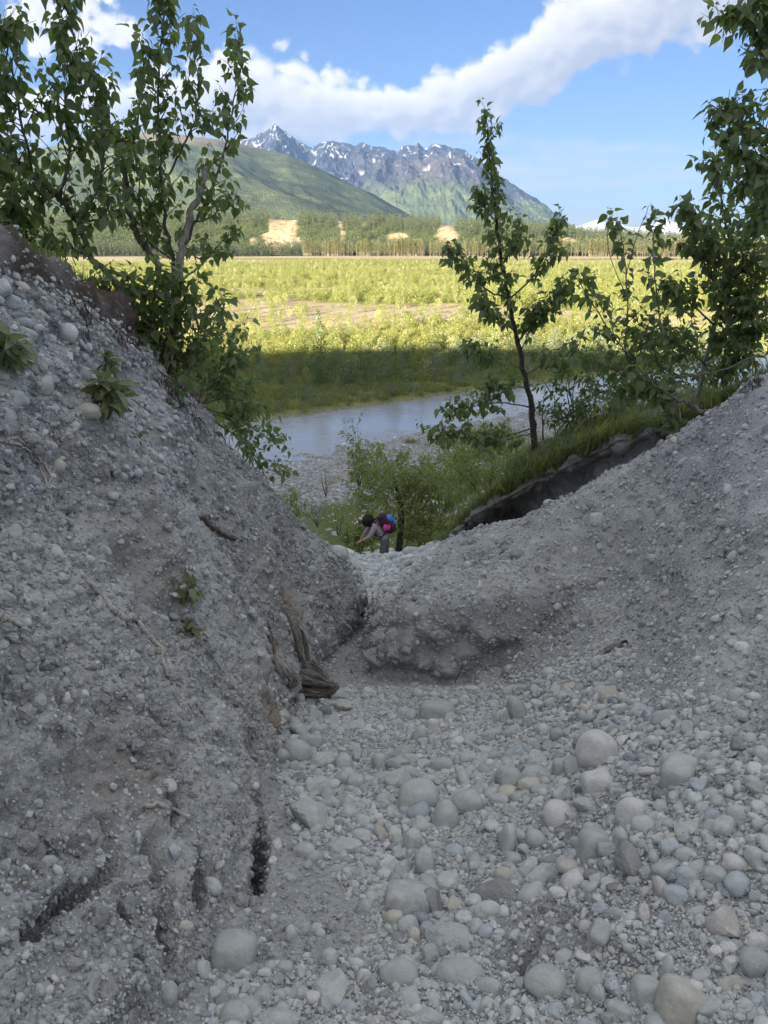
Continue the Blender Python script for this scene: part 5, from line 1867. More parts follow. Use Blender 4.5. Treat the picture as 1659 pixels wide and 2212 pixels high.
tree('dead_shrub', 'thin leafless sapling close behind the slim poplar trunk', 'shrub', P(1172, 950, 10.0), [
    (L(10.0, (1174, 950), (1172, 900), (1175, 860), (1190, 830)), 0.012, 0.003, 0.2, 0, 0.2),
    (L(10.0, (1172, 910), (1190, 885), (1200, 870)), 0.005, 0.002, 0.2, 0, 0.2),
    (L(10.0, (1150, 960), (1146, 920), (1142, 870)), 0.012, 0.005, 0.2, 0, 0.2),
], seed=33)

# --- right: tall spindly shrub and leaning bush at the head of the side gully
tree('poplar_shrub', 'spindly shrub of thin upright shoots beside the slim poplar', 'shrub', P(1468, 958, 7.3), [
    (L((7.3, 7.6), (1352, 880), (1352, 752), (1356, 660), (1350, 560), (1340, 500), (1330, 470)), 0.011, 0.003, 0.25, 22, 0.22, M_BARKP),
    (L((7.3, 7.5), (1478, 950), (1450, 800), (1425, 680), (1413, 580), (1410, 505), (1418, 470)), 0.012, 0.003, 0.25, 24, 0.22, M_BARKP),
    (L((7.3, 7.3), (1472, 940), (1400, 820), (1350, 758), (1300, 690), (1262, 626), (1240, 590)), 0.011, 0.003, 0.20, 28, 0.28),
    (L((7.3, 7.1), (1470, 945), (1410, 850), (1330, 800), (1270, 780), (1240, 740)), 0.010, 0.003, 0.20, 28, 0.30),
    (L((7.3, 7.4), (1352, 640), (1320, 560), (1312, 500), (1325, 455)), 0.005, 0.002, 0.8, 2, 0.12),
    (L((7.3, 7.4), (1352, 600), (1372, 520), (1395, 465), (1400, 445)), 0.005, 0.002, 0.9, 1, 0.1),
    (L((7.3, 7.0), (1472, 940), (1430, 870), (1380, 850), (1310, 870)), 0.010, 0.003, 0.20, 26, 0.30),
    (L((7.3, 7.4), (1476, 945), (1440, 820), (1400, 740), (1370, 700)), 0.009, 0.003, 0.25, 20, 0.28),
    (L((7.3, 7.2), (1476, 955), (1460, 930), (1440, 910)), 0.012, 0.006, 0.4, 6, 0.2),
], size=0.095, seed=35, droop=0.45, clump=1.35)

tree('fallen_branch', 'bare brown branch leaning out from the right bank over the side gully', 'branch', P(1588, 898, 6.6), [
    (L((6.6, 6.9), (1590, 900), (1540, 895), (1500, 882), (1462, 862), (1405, 828), (1370, 800)), 0.030, 0.008, 0.75, 8, 0.25, M_BARK),
    (L((6.6, 6.9), (1640, 765), (1560, 800), (1480, 812), (1420, 815)), 0.010, 0.005, 0.9, 2, 0.1, M_BARK),
], size=0.11, seed=36)

tree('poplar_tree', 'bushy poplar with a pale stem on the right bank', 'tree', P(1507, 880, 8.0), [
    (L((8.0, 7.8), (1505, 885), (1520, 800), (1538, 720), (1560, 650), (1578, 560), (1562, 450), (1546, 372), (1540, 345)), 0.030, 0.004, 0.35, 42, 0.40, M_BARKP),
    (L((7.8, 7.5), (1561, 640), (1520, 570), (1488, 490), (1470, 440)), 0.012, 0.003, 0.15, 28, 0.36),
    (L((7.8, 7.5), (1555, 660), (1600, 580), (1632, 500), (1650, 430)), 0.012, 0.003, 0.15, 30, 0.40),
    (L((7.8, 7.4), (1540, 700), (1490, 655), (1455, 640), (1440, 610)), 0.011, 0.003, 0.2, 24, 0.34),
    (L((7.8, 7.4), (1540, 700), (1600, 690), (1660, 650)), 0.011, 0.003, 0.1, 28, 0.40),
    (L((7.9, 7.5), (1525, 780), (1580, 740), (1650, 720)), 0.011, 0.003, 0.15, 28, 0.38),
    (L((7.9, 7.6), (1525, 790), (1480, 750), (1440, 730), (1400, 740)), 0.011, 0.003, 0.2, 26, 0.36),
    (L((7.9, 7.5), (1515, 830), (1570, 800), (1620, 770)), 0.010, 0.003, 0.2, 22, 0.34),
    (L((7.8, 7.4), (1575, 590), (1540, 540), (1520, 480)), 0.010, 0.003, 0.15, 22, 0.34),
    (L((7.8, 7.4), (1562, 640), (1610, 640), (1680, 560)), 0.010, 0.003, 0.15, 26, 0.38),
], size=0.090, seed=37, droop=0.5, clump=1.65)

tree('poplar_tree', 'dark leafy tree reaching in along the upper right edge', 'tree', P(1850, 760, 6.2), [
    (L((6.2, 6.2), (1850, 760), (1790, 560), (1745, 380), (1715, 200), (1690, 40), (1680, -80)), 0.055, 0.010, 0.30, 40, 0.50, M_BARK),
    (L((6.2, 6.0), (1722, 250), (1680, 150), (1635, 80), (1590, 45), (1550, 40)), 0.014, 0.003, 0.25, 34, 0.30),
    (L((6.2, 6.0), (1735, 330), (1670, 290), (1600, 240), (1560, 240), (1530, 255)), 0.014, 0.003, 0.30, 34, 0.26),
    (L((6.2, 5.9), (1750, 400), (1690, 370), (1630, 330), (1585, 330)), 0.012, 0.003, 0.25, 32, 0.32),
    (L((6.2, 5.9), (1745, 360), (1680, 330), (1610, 290), (1555, 300)), 0.011, 0.003, 0.25, 26, 0.28),
    (L((6.2, 5.9), (1760, 440), (1690, 400), (1630, 390), (1590, 360)), 0.011, 0.003, 0.25, 26, 0.28),
    (L((6.2, 5.9), (1770, 480), (1700, 430), (1650, 390), (1600, 400)), 0.012, 0.003, 0.2, 30, 0.32),
    (L((6.2, 5.9), (1790, 560), (1720, 520), (1660, 470), (1630, 480)), 0.012, 0.003, 0.2, 28, 0.34),
    (L((6.2, 6.0), (1710, 180), (1670, 120), (1650, 40), (1640, -30)), 0.012, 0.003, 0.2, 28, 0.30),
    (L((6.2, 5.9), (1705, 130), (1660, 130), (1625, 130)), 0.010, 0.003, 0.3, 14, 0.26),
], size=0.086, seed=38, droop=0.65, clump=1.1)


# --- small seedlings on the left bank
def seedling(label, u, v, n, size, seed, stems=3, spread=0.10, name='seedling', wide='young', grp='leafy seedlings on the left bank'):
    hit = cast(BVH, u, v)
    r = random.Random(seed)
    if hit[0] is None:
        return None
    base = hit[0]
    nrm = hit[1]
    if nrm.dot(Vector((0, -1, 0.4))) < 0:
        nrm = -nrm
    st = []
    for i in range(stems):
        d = (nrm * 0.8 + Vector((r.uniform(-0.8, 0.8), 0, r.uniform(0.2, 0.9)))).normalized()
        st.append(([base - nrm * 0.02, base + d * spread * 0.6, base + d * spread + Vector((0, 0, spread * 0.3))], 0.004, 0.0015, 0.35, n, spread * 0.8))
    return tree(name, label, 'plant', base, st, wide, size, grp, M_TWIG, seed, 0.35, 60, M_LEAFL, 0.3, 1.0)


seedling('biggest leafy seedling on the left bank under the protruding boulder', 228, 905, 7, 0.105, 61, 5, 0.16)
seedling('pale leafy sprout on the left bank beside the small rock knob', 210, 800, 5, 0.06, 62, 4, 0.10)
seedling('tuft of broad leaves at the very left edge of the bank', 8, 800, 7, 0.11, 63, 4, 0.13)
seedling('tiny sprout below the biggest seedling', 300, 955, 2, 0.05, 64, 2, 0.05)
seedling('small olive sprout in the middle of the left bank', 395, 1285, 4, 0.08, 65, 3, 0.08)
seedling('yellowish sprout low on the left bank above the pale rootlets', 440, 1385, 4, 0.07, 66, 3, 0.09)
seedling('small weed at the bank edge below the hanging shrub', 455, 893, 5, 0.08, 67, 4, 0.10)
print('near trees', round(time.time() - T0, 1))


# --- bushes on the slope around the walking person
def bush(name, label, centre, rad, n, size, seed, kind='willow', mtl=M_LEAFY, trunk=None, cat='bush', nst=7, group=None, foot=None):
    r = random.Random(seed)
    rr = np.random.default_rng(seed)
    c = Vector(centre)
    base = Vector(foot) if foot is not None else Vector((c.x, c.y, c.z - rad[2]))
    root = bpy.data.objects.new(name, None)
    COL.objects.link(root)
    root.location = base
    tag(root, label, cat, group)
    if trunk:
        path = smooth_path(trunk[0], 5)
        vs, fs = tube(path, [trunk[1] + (trunk[2] - trunk[1]) * i / (len(path) - 1) for i in range(len(path))], 8, True, seed, 0.1)
        mb = MB()
        mb.add(vs, fs)
        link('trunk', mb.mesh('trunk', [M_BARKD], True, base), root)
        start = path[-1]
    else:
        start = base
    mb = MB()
    ends = []
    for k in range(nst):
        d = rv(r).normalized()
        e = c + Vector((d.x * rad[0], d.y * rad[1], abs(d.z) * rad[2] * 0.95 - 0.1 * rad[2]))
        m_ = start.lerp(e, 0.5) + rv(r) * 0.08 * rad[2] + Vector((0, 0, 0.12 * rad[2]))
        pa = smooth_path([start, m_, e], 4)
        ends.append(pa)
        vs, fs = tube(pa, [0.014 * (1 - 0.8 * i / len(pa)) for i in range(len(pa))], 4, False)
        mb.add(vs, fs)
    o = link('branches', mb.mesh('branches', [M_TWIG], True, base), root)
    # sprays: leaf clusters spread through the volume with gaps
    mats = []
    nsp = max(14, n // 14)
    for k in range(nsp):
        d = rv(r).normalized()
        q = r.random() ** 0.45
        e = c + Vector((d.x * rad[0] * q, d.y * rad[1] * q, d.z * rad[2] * q))
        dirn = (Vector((d.x, d.y, 0.35 * d.z + 0.55)) + rv(r) * 0.35).normalized()
        ln = r.uniform(0.2, 0.5) * min(1.0, rad[2])
        for j in range(n // nsp):
            t = j / max(1, n // nsp - 1)
            p_ = e + dirn * ln * t + rv(r) * 0.02
            od = (rv(r) + dirn * 0.6).normalized()
            dl = od * 0.9 + Vector((0, 0, -0.45)) + rv(r) * 0.2
            mats.append(leaf_matrix(p_, dl, Vector((0, 0, 0.8)) + rv(r) * 0.5, size * r.uniform(0.6, 1.2)))
    join_leaves('leaves', mats, LEAVES[kind], mtl, root, base, seed)
    return root


bush('willow_tree', 'yellow green willow with a dark trunk right behind the walking person', P(850, 1055, 18.4), (1.05, 1.0, 1.0), 4600, 0.12, 71,
     trunk=([P(860, 1212, 18.2), P(867, 1120, 18.2), P(862, 1075, 18.3), P(850, 1030, 18.3)], 0.10, 0.04), cat='tree', foot=P(860, 1212, 18.2))
bush('willow_bush', 'yellow green willow bush filling the slope right of the dark trunk', P(960, 1075, 18.9), (1.05, 1.0, 1.05), 5200, 0.12, 72)
bush('willow_bush', 'willow bush under the undercut shelf edge', P(925, 1150, 17.6), (0.6, 0.6, 0.5), 2000, 0.11, 73)
bush('willow_bush', 'drooping willow bush at the hand of the walking person', P(778, 1165, 18.0), (0.40, 0.5, 0.42), 1300, 0.11, 74)
bush('willow_bush', 'tall thin willow shoot above the person', P(775, 985, 20.5), (0.22, 0.3, 1.05), 620, 0.10, 75)
bush('willow_bush', 'airy willow bush left of the tall thin shoot', P(800, 1010, 20.8), (0.65, 0.6, 0.6), 1500, 0.11, 76)
bush('willow_bush', 'low bush against the base of the slim poplar', P(1050, 1020, 13.0), (0.9, 0.9, 0.6), 2400, 0.11, 77)
bush('willow_bush', 'leafy bush under the low boughs of the slim poplar', P(1060, 975, 15.0), (0.9, 0.9, 0.55), 2200, 0.11, 87)
bush('willow_bush', 'thin leggy bush left of the person at the slope foot', P(660, 1170, 19.5), (0.55, 0.6, 0.42), 800, 0.09, 78)
bush('willow_bush', 'sparse bush behind the nose of the left bank', P(625, 1110, 18.0), (0.45, 0.5, 0.5), 900, 0.10, 79)
bush('silver_willow', 'silvery upright willow on the gravel bar', P(685, 1105, 26.0), (0.45, 0.45, 0.62), 900, 0.06, 80, mtl=M_LEAFS)
bush('willow_bush', 'slender yellow sapling alone on the gravel bar', P(703, 1040, 27.0), (0.22, 0.22, 0.62), 240, 0.06, 81)
bush('willow_bush', 'low green scrub on the gravel bar near the bank nose', P(640, 1060, 28.0), (0.8, 0.6, 0.35), 500, 0.06, 82, mtl=M_LEAFS)
bush('willow_bush', 'small shrub between the silvery willow and the person', P(730, 1130, 21.0), (0.4, 0.4, 0.4), 420, 0.065, 83)
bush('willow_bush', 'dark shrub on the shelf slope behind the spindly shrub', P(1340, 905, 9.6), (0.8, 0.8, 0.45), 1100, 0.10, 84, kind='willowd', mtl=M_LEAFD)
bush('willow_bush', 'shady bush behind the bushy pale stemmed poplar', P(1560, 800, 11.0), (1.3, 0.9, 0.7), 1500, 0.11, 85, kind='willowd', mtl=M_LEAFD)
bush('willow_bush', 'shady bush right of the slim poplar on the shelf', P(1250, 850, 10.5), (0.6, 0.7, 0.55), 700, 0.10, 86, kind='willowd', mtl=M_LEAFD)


# --- the scrub of the valley floor
def scrub_mesh(name, h, w_, n, mtl, seed, cone=False, card=0.16):
    """one mesh: thin stems and leaf sized faces"""
    r = np.random.default_rng(seed)
    vs, fs, var = [], [], []
    for k in range(6):
        a = r.uniform(0, 6.28)
        e = np.array((math.cos(a) * w_ * 0.4, math.sin(a) * w_ * 0.4, h * r.uniform(0.6, 1.0)))
        b = np.array((e[1], -e[0], 0)) / (np.linalg.norm(e[:2]) + 1e-6) * 0.02
        o = len(vs)
        vs += [-b, b, e]
        fs.append((o, o + 1, o + 2))
        var += [0.0] * 3
    for k in range(n):
        if cone:
            z = r.random() ** 1.1
            q = (1 - z) ** 0.8 * math.sqrt(r.random()) + 0.05
        else:
            z = r.random() ** 0.8
            q = math.sqrt(r.random()) * (0.45 + 0.55 * math.sin(min(1, z * 1.05) * math.pi * 0.95 + 0.15))
        a = r.uniform(0, 6.28)
        c = np.array((math.cos(a) * q * w_, math.sin(a) * q * w_, 0.06 * h + z * h * 0.94))
        d = r.normal(size=3) + np.array((0, 0, 0.5))
        d /= np.linalg.norm(d)
        s = np.cross(d, r.normal(size=3))
        s /= np.linalg.norm(s) + 1e-6
        L_ = card * r.uniform(0.6, 1.3)
        o = len(vs)
        vs += [c, c + d * L_ * 0.5 + s * L_ * 0.24, c + d * L_, c + d * L_ * 0.5 - s * L_ * 0.24]
        fs.append((o, o + 1, o + 2, o + 3))
        var += [r.random()] * 4
    me = new_mesh(name, np.array(vs), fs, [mtl])
    attr(me, 'var', var)
    return me


SCRUB = [scrub_mesh('willow_scrub', 1.9, 0.85, 330, M_LEAFV, 900), scrub_mesh('willow_scrub', 1.3, 0.95, 300, M_LEAFV, 901), scrub_mesh('willow_scrub', 2.6, 0.75, 360, M_LEAFV, 902),
         scrub_mesh('willow_scrub', 1.0, 0.8, 240, M_LEAFV, 903), scrub_mesh('willow_scrub', 1.6, 0.7, 300, M_LEAFP, 904), scrub_mesh('willow_scrub', 2.2, 1.0, 380, M_LEAFV, 905)]
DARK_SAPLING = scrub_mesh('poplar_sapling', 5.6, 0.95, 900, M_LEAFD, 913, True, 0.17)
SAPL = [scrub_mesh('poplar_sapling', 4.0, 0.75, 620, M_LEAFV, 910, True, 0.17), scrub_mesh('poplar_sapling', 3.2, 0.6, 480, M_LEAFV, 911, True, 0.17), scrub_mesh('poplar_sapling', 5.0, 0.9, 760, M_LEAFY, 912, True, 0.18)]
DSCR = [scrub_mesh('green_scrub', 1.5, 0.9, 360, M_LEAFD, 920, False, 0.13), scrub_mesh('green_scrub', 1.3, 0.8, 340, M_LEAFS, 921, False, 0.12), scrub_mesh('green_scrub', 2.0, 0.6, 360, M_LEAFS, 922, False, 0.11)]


def valley_z(x, y):
    return valley_height(np.stack([x, y, 0 * x], 1))[0]


def valley_scrub():
    # (u, v of the foot) of the bushes that stand out
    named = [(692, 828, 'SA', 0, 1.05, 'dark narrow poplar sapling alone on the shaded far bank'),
             (795, 755, 'SA', 2, 0.62, 'tall bright poplar sapling at the edge of the shadow'),
             (880, 745, 'SA', 1, 0.62, 'bright poplar sapling right of the tall one at the shadow edge'),
             (760, 770, 'SA', 0, 0.6, 'slim yellow sapling left of the tall bright sapling'),
             (990, 700, 'SC', 5, 1.3, 'rounded green bush beside the sandy patch'),
             (625, 755, 'SC', 0, 1.0, 'pale flowering willow scrub at the shadow edge')]
    fy = lambda x: np.interp(x, FAR_X, FAR_Y)
    for (u, v, k, i, s, lab) in named:
        d = ray(u, v)
        t = (Z_VALLEY + 0.1 - CAM_Z) / d[2]
        x, y = d[0] * t, d[1] * t
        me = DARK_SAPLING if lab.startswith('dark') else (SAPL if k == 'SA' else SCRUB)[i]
        o = link('poplar_sapling' if k == 'SA' else 'willow_scrub', me, None, (x, y, valley_z(np.array([x]), np.array([y]))[0] - 0.05))
        o.scale = (s, s, s)
        tag(o, lab, 'sapling' if k == 'SA' else 'shrub')
    r = rng
    # candidates spread by visible area
    n = 26000
    y = 62 * (620 / 62) ** (r.random(n) ** 0.85)
    x = (r.random(n) * 2 - 1) * y * 0.62
    co = np.stack([x, y, 0 * x], 1)
    z, ny, fyv = valley_height(co)
    n1 = fbm(co * np.array((0.5, 1.0, 0)), 0.03, 4, 0.55, 97)
    n2 = fbm(co, 0.25, 3, 0.6, 98)
    sand = sstep(-0.02, 0.16, n1 - 0.22 + 0.62 * np.exp(-((y - 132 + 60 * fbm(co, 0.022, 3, 0.5, 101)) / 32) ** 2) * sstep(-70, -10, x + 40) + 0.12 * n2)
    sand = np.maximum(sand, sstep(500, 640, y) * sstep(-0.05, 0.2, fbm(co * np.array((0.25, 1, 0)), 0.012, 3, 0.5, 99) + 0.12))
    dens = (1 - 0.88 * sand) * sstep(fyv + 2.0, fyv + 14, y) * sstep(-0.35, 0.25, fbm(co, 0.06, 3, 0.55, 210) + 0.15)
    dens *= np.where(y < 110, 0.55, 1.0)
    keep = r.random(n) < dens
    x, y, z = x[keep], y[keep], z[keep]
    xb = r.uniform(-34, 40, 620)
    yb = np.interp(xb, FAR_X, FAR_Y) + 1.5 + 24 * r.random(620)
    cb = np.stack([xb, yb, 0 * xb], 1)
    kb = r.random(620) < 0.25 + 0.75 * sstep(-0.1, 0.25, fbm(cb, 0.12, 3, 0.5, 212))
    x, y = np.concatenate([x, xb[kb]]), np.concatenate([y, yb[kb]])
    z = valley_height(np.stack([x, y, 0 * x], 1))[0]
    m = len(x)
    big = fbm(np.stack([x, y, 0 * x], 1), 0.02, 2, 0.5, 211)
    sc = r.uniform(0.55, 1.15, m) * (1.0 + 0.5 * big) * np.where(y < 100, 0.8, 1.0) * np.where(y < fy(x) + 6, 0.75, 1.0) * np.where(y < fy(x) + 26, 1.2, 1.0)
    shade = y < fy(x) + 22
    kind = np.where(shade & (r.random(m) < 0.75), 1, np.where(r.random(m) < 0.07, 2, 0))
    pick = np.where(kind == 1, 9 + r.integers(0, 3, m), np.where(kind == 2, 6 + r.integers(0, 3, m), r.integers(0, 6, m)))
    sc = np.where(kind == 2, sc * 0.8, sc)
    protos = SCRUB + SAPL + DSCR
    hts = np.array([1.9, 1.3, 2.6, 1.0, 1.6, 2.2, 4.0, 3.2, 5.0, 1.5, 1.0, 1.4])
    u, v, dep = project(np.stack([x, y, z], 1))
    px = np.where((u > 0) & (u < PW), hts[pick] * sc / y, 0)
    order = np.argsort(-px)
    labs = {0: ('willow_scrub', 'yellow green willow scrub on the sunlit river plain', 'shrub', 'willow scrub of the river plain'),
            2: ('poplar_sapling', 'small pointed poplar sapling among the scrub of the river plain', 'sapling', 'poplar saplings of the river plain'),
            1: ('green_scrub', 'shaded green scrub near the far river bank', 'shrub', 'shaded scrub near the far river bank')}
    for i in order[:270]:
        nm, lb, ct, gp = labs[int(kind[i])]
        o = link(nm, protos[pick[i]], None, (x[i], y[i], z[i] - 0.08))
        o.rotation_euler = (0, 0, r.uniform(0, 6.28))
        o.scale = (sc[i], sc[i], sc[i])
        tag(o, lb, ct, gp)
    rest = order[270:]
    pc = proto_collection('scrub_shapes', protos)
    rot = np.zeros((len(rest), 3))
    rot[:, 2] = r.uniform(0, 6.28, len(rest))
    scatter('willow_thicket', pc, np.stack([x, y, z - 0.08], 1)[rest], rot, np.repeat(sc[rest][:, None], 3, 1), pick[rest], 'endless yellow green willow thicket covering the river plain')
    print('scrub', m)


valley_scrub()


# --- grass
def tuft_mesh(name, h, n, spread, mtl, seed, lean=0.5):
    r = np.random.default_rng(seed)
    vs, fs, var = [], [], []
    for k in range(n):
        a = r.uniform(0, 6.28)
        b = np.array((math.cos(a), math.sin(a), 0))
        o0 = np.array((r.normal() * spread, r.normal() * spread, 0))
        hh = h * r.uniform(0.5, 1.1)
        ln = hh * lean * r.uniform(0.1, 1.2)
        s = np.array((-b[1], b[0], 0)) * 0.008 * h / 0.25
        o = len(vs)
        vs += [o0 - s, o0 + s, o0 + b * ln * 0.4 + (0, 0, hh * 0.6) + s * 0.7, o0 + b * ln * 0.4 + (0, 0, hh * 0.6) - s * 0.7, o0 + b * ln + (0, 0, hh * 0.95)]
        fs += [(o, o + 1, o + 2, o + 3), (o + 3, o + 2, o + 4)]
        var += [r.random()] * 5
    me = new_mesh(name, np.array(vs), fs, [mtl])
    attr(me, 'var', var)
    return me


M_GRASS = leaf_material('grass_blade', [(0.11, 0.155, 0.058), (0.16, 0.20, 0.075), (0.135, 0.175, 0.08), (0.26, 0.265, 0.14)], 0.38)
M_GRASSV = leaf_material('valley_grass', [(0.22, 0.21, 0.05), (0.28, 0.25, 0.07), (0.34, 0.29, 0.12)], 0.4)


def grasses():
    r = rng
    ga = proto_collection('turf_shapes', [tuft_mesh('tuft', 0.11, 24, 0.05, M_GRASS, 930 + i, 1.2) for i in range(4)])
    ga2 = proto_collection('tall_turf_shapes', [tuft_mesh('tuft', 0.24, 12, 0.06, (M_GRASS, M_GRASSV)[i % 2], 970 + i, 0.9) for i in range(4)])
    # on the shelf and at its lip
    co = SHELF_CO
    nrm_t = SHELF_T
    cols = np.where((nrm_t > 8.4) & (nrm_t < 15.5))[0]
    pts = []
    nr = co.shape[0]
    for k in range(5200):
        i = r.integers(0, nr - 1)
        j = cols[r.integers(0, len(cols) - 1)] if r.random() > 0.35 else cols[r.integers(0, max(2, len(cols) // 4))]
        pts.append(co[i, j] * (1 - (q := r.random())) + co[i + 1, j] * q + r.normal(0, 0.02, 3) * (1, 1, 0))
    pts = np.array(pts)
    pts = pts[r.random(len(pts)) < 0.15 + 0.85 * sstep(-0.25, 0.2, fbm(pts, 2.2, 3, 0.6, 240))]
    sel = r.random(len(pts)) < 0.10
    tall_pts, pts = pts[sel], pts[~sel]
    n = len(tall_pts)
    scatter('shelf_stalks', ga2, tall_pts, np.stack([r.normal(0.1, 0.3, n), r.normal(0, 0.3, n), r.uniform(0, 6.28, n)], 1), np.repeat(r.uniform(0.5, 1.3, n)[:, None], 3, 1), r.integers(0, 4, n), 'taller straw coloured grass stalks on the shelf')
    n = len(pts)
    rot = np.stack([r.normal(0.15, 0.25, n), r.normal(0, 0.25, n), r.uniform(0, 6.28, n)], 1)
    sc = np.repeat(r.uniform(0.5, 1.25, n)[:, None], 3, 1)
    scatter('shelf_grass', ga, pts, rot, sc, r.integers(0, 4, n), 'soft green grass hanging over the undercut shelf')
    # turf on the left rim
    s_ok = np.where((G_S > 1.95) & (G_S < 2.80))[0]
    rows = np.where((ROWS > 3.4) & (ROWS < 7.4))[0]
    ii = rows[r.integers(0, len(rows), 620)]
    jj = s_ok[(len(s_ok) * (1 - r.random(620) ** 1.0 * 0.95)).astype(int).clip(0, len(s_ok) - 1)]
    pts = G2[ii, jj]
    n = len(pts)
    rot = np.stack([r.normal(0, 0.3, n), r.normal(0, 0.3, n), r.uniform(0, 6.28, n)], 1)
    scatter('rim_grass', ga, pts, rot, np.repeat(r.uniform(0.6, 1.5, n)[:, None], 3, 1), r.integers(0, 4, n), 'grass and weeds along the top of the left bank')
    # far bank and gravel bar grass
    gv = proto_collection('meadow_shapes', [tuft_mesh('tuft', 0.55, 26, 0.22, (M_GRASS, M_LEAFS, M_GRASS)[i], 940 + i, 0.6) for i in range(3)] + [tuft_mesh('tuft', 0.5, 26, 0.25, M_GRASSV, 950 + i, 0.6) for i in range(3)])
    n = 26000
    y = 20 + 105 * r.random(n)
    x = (r.random(n) * 2 - 1) * (y * 0.55 + 2)
    cc = np.stack([x, y, 0 * x], 1)
    z, ny, fy = valley_height(cc)
    far = sstep(fy + 0.2, fy + 1.5, y)
    ns = fbm(cc, 0.12, 3, 0.55, 100) + 0.20 * sstep(ny - 4, ny - 14, y) - 0.10
    nearg = sstep(0.02, 0.30, ns) * (y < ny - 2) * 0.55
    n1 = fbm(cc * np.array((0.5, 1.0, 0)), 0.03, 4, 0.55, 97)
    sand = sstep(0.0, 0.2, n1 - 0.22 + 0.62 * np.exp(-((y - 132 + 60 * fbm(cc, 0.022, 3, 0.5, 101)) / 32) ** 2))
    keep = r.random(n) < np.maximum(far * (0.95 - 0.8 * sand), nearg)
    x, y, z, fy = x[keep], y[keep], z[keep], fy[keep]
    n = len(x)
    pk = np.where((y < fy + 18) & (r.random(n) < 0.7), r.integers(0, 3, n), 3 + r.integers(0, 3, n))
    pk = np.where(y < fy, np.where(r.random(n) < 0.5, pk, 3 + r.integers(0, 3, n)), pk)
    sc = r.uniform(0.45, 1.2, n) * np.where(y < fy, 0.6, 1.0)
    rot = np.zeros((n, 3))
    rot[:, 2] = r.uniform(0, 6.28, n)
    scatter('meadow_grass', gv, np.stack([x, y, z - 0.03], 1), rot, np.repeat(sc[:, None], 3, 1), pk, 'tall grass on both river banks')
    # stones of the gravel bar
    pg = bpy.data.collections['cobble_shapes']
    n = 15000
    y = 19 + 42 * r.random(n)
    x = (r.random(n) * 2 - 1) * (y * 0.5 + 2)
    cc = np.stack([x, y, 0 * x], 1)
    z, ny, fy = valley_height(cc)
    keep = (y < ny + 0.6) & (r.random(n) < 0.35 + 0.65 * sstep(-0.1, 0.3, fbm(cc, 0.3, 3, 0.5, 215)))
    x, y, z = x[keep], y[keep], z[keep]
    n = len(x)
    # the foot of the slope may lie above the plain
    sc = 0.035 * (r.random(n) * 0.98 + 0.02) ** -0.45
    sc = np.minimum(sc, 0.17)
    rot = np.stack([r.normal(0, 0.3, n), r.normal(0, 0.3, n), r.uniform(0, 6.28, n)], 1)
    scatter('bar_gravel', pg, np.stack([x, y, z + 0.01], 1), rot, sc[:, None] * np.array((1.15, 0.95, 0.65)), r.integers(0, 16, n), 'grey gravel of the bar along the river')


grasses()


# --- the forest beyond the plain
M_CONIF = leaf_material('conifer', [(0.030, 0.050, 0.020), (0.045, 0.068, 0.024), (0.060, 0.085, 0.028)], 0.1)
M_BROAD = leaf_material('broadleaf', [(0.050, 0.075, 0.026), (0.070, 0.095, 0.030), (0.095, 0.115, 0.038)], 0.25)
M_COTT = leaf_material('cottonwood', [(0.11, 0.12, 0.040), (0.15, 0.15, 0.052), (0.19, 0.18, 0.07)], 0.3)
M_STEM = bark_material('forest_stem', (0.12, 0.10, 0.078), (0.22, 0.19, 0.145), 1.0)


def far_tree(name, kind, h, w_, n, seed):
    r = np.random.default_rng(seed)
    vs, fs, mi, var = [], [], [], []
    t0 = 0.0
    tr = 0.11 if kind == 'tall' else 0.12
    for k in range(4):
        a, b = k * math.pi / 2, (k + 1) * math.pi / 2
        o = len(vs)
        vs += [(math.cos(a) * tr, math.sin(a) * tr, -1.0), (math.cos(b) * tr, math.sin(b) * tr, -1.0), (math.cos(b) * tr * .4, math.sin(b) * tr * .4, h * 0.9), (math.cos(a) * tr * .4, math.sin(a) * tr * .4, h * 0.9)]
        fs.append((o, o + 1, o + 2, o + 3))
        mi.append(1)
        var += [0.0] * 4
    z0 = {'conifer': 0.06, 'broad': 0.22, 'tall': 0.22}[kind]
    for k in range(n):
        z = r.random()
        if kind == 'conifer':
            q = (1 - z) ** 0.85 * (0.4 + 0.6 * math.sqrt(r.random())) + 0.03
        else:
            q = math.sin(min(1, z * 0.93 + 0.07) * math.pi) ** 0.6 * math.sqrt(r.random()) + 0.05
        a = r.uniform(0, 6.28)
        c = np.array((math.cos(a) * q * w_, math.sin(a) * q * w_, h * (z0 + (1 - z0) * z)))
        d = np.array((math.cos(a), math.sin(a), -0.35 if kind == 'conifer' else 0.3)) + r.normal(0, 0.35, 3)
        d /= np.linalg.norm(d)
        s = np.cross(d, (0, 0, 1.0) + r.normal(0, 0.3, 3))
        s /= np.linalg.norm(s)
        L_ = w_ * (0.42 if kind == 'conifer' else 0.5) * r.uniform(0.6, 1.2)
        o = len(vs)
        vs += [c - d * L_ * .3, c + s * L_ * 0.36 + d * 0.2 * L_, c + d * L_ * 0.9, c - s * L_ * 0.36 + d * 0.2 * L_]
        fs.append((o, o + 1, o + 2, o + 3))
        mi.append(0)
        var += [r.random()] * 4
    me = new_mesh(name, np.array(vs), fs, [M_CONIF if kind == 'conifer' else M_COTT if kind == 'tall' else M_BROAD, M_STEM if kind == 'tall' else M_BARKD], True, mi)
    attr(me, 'var', var)
    return me


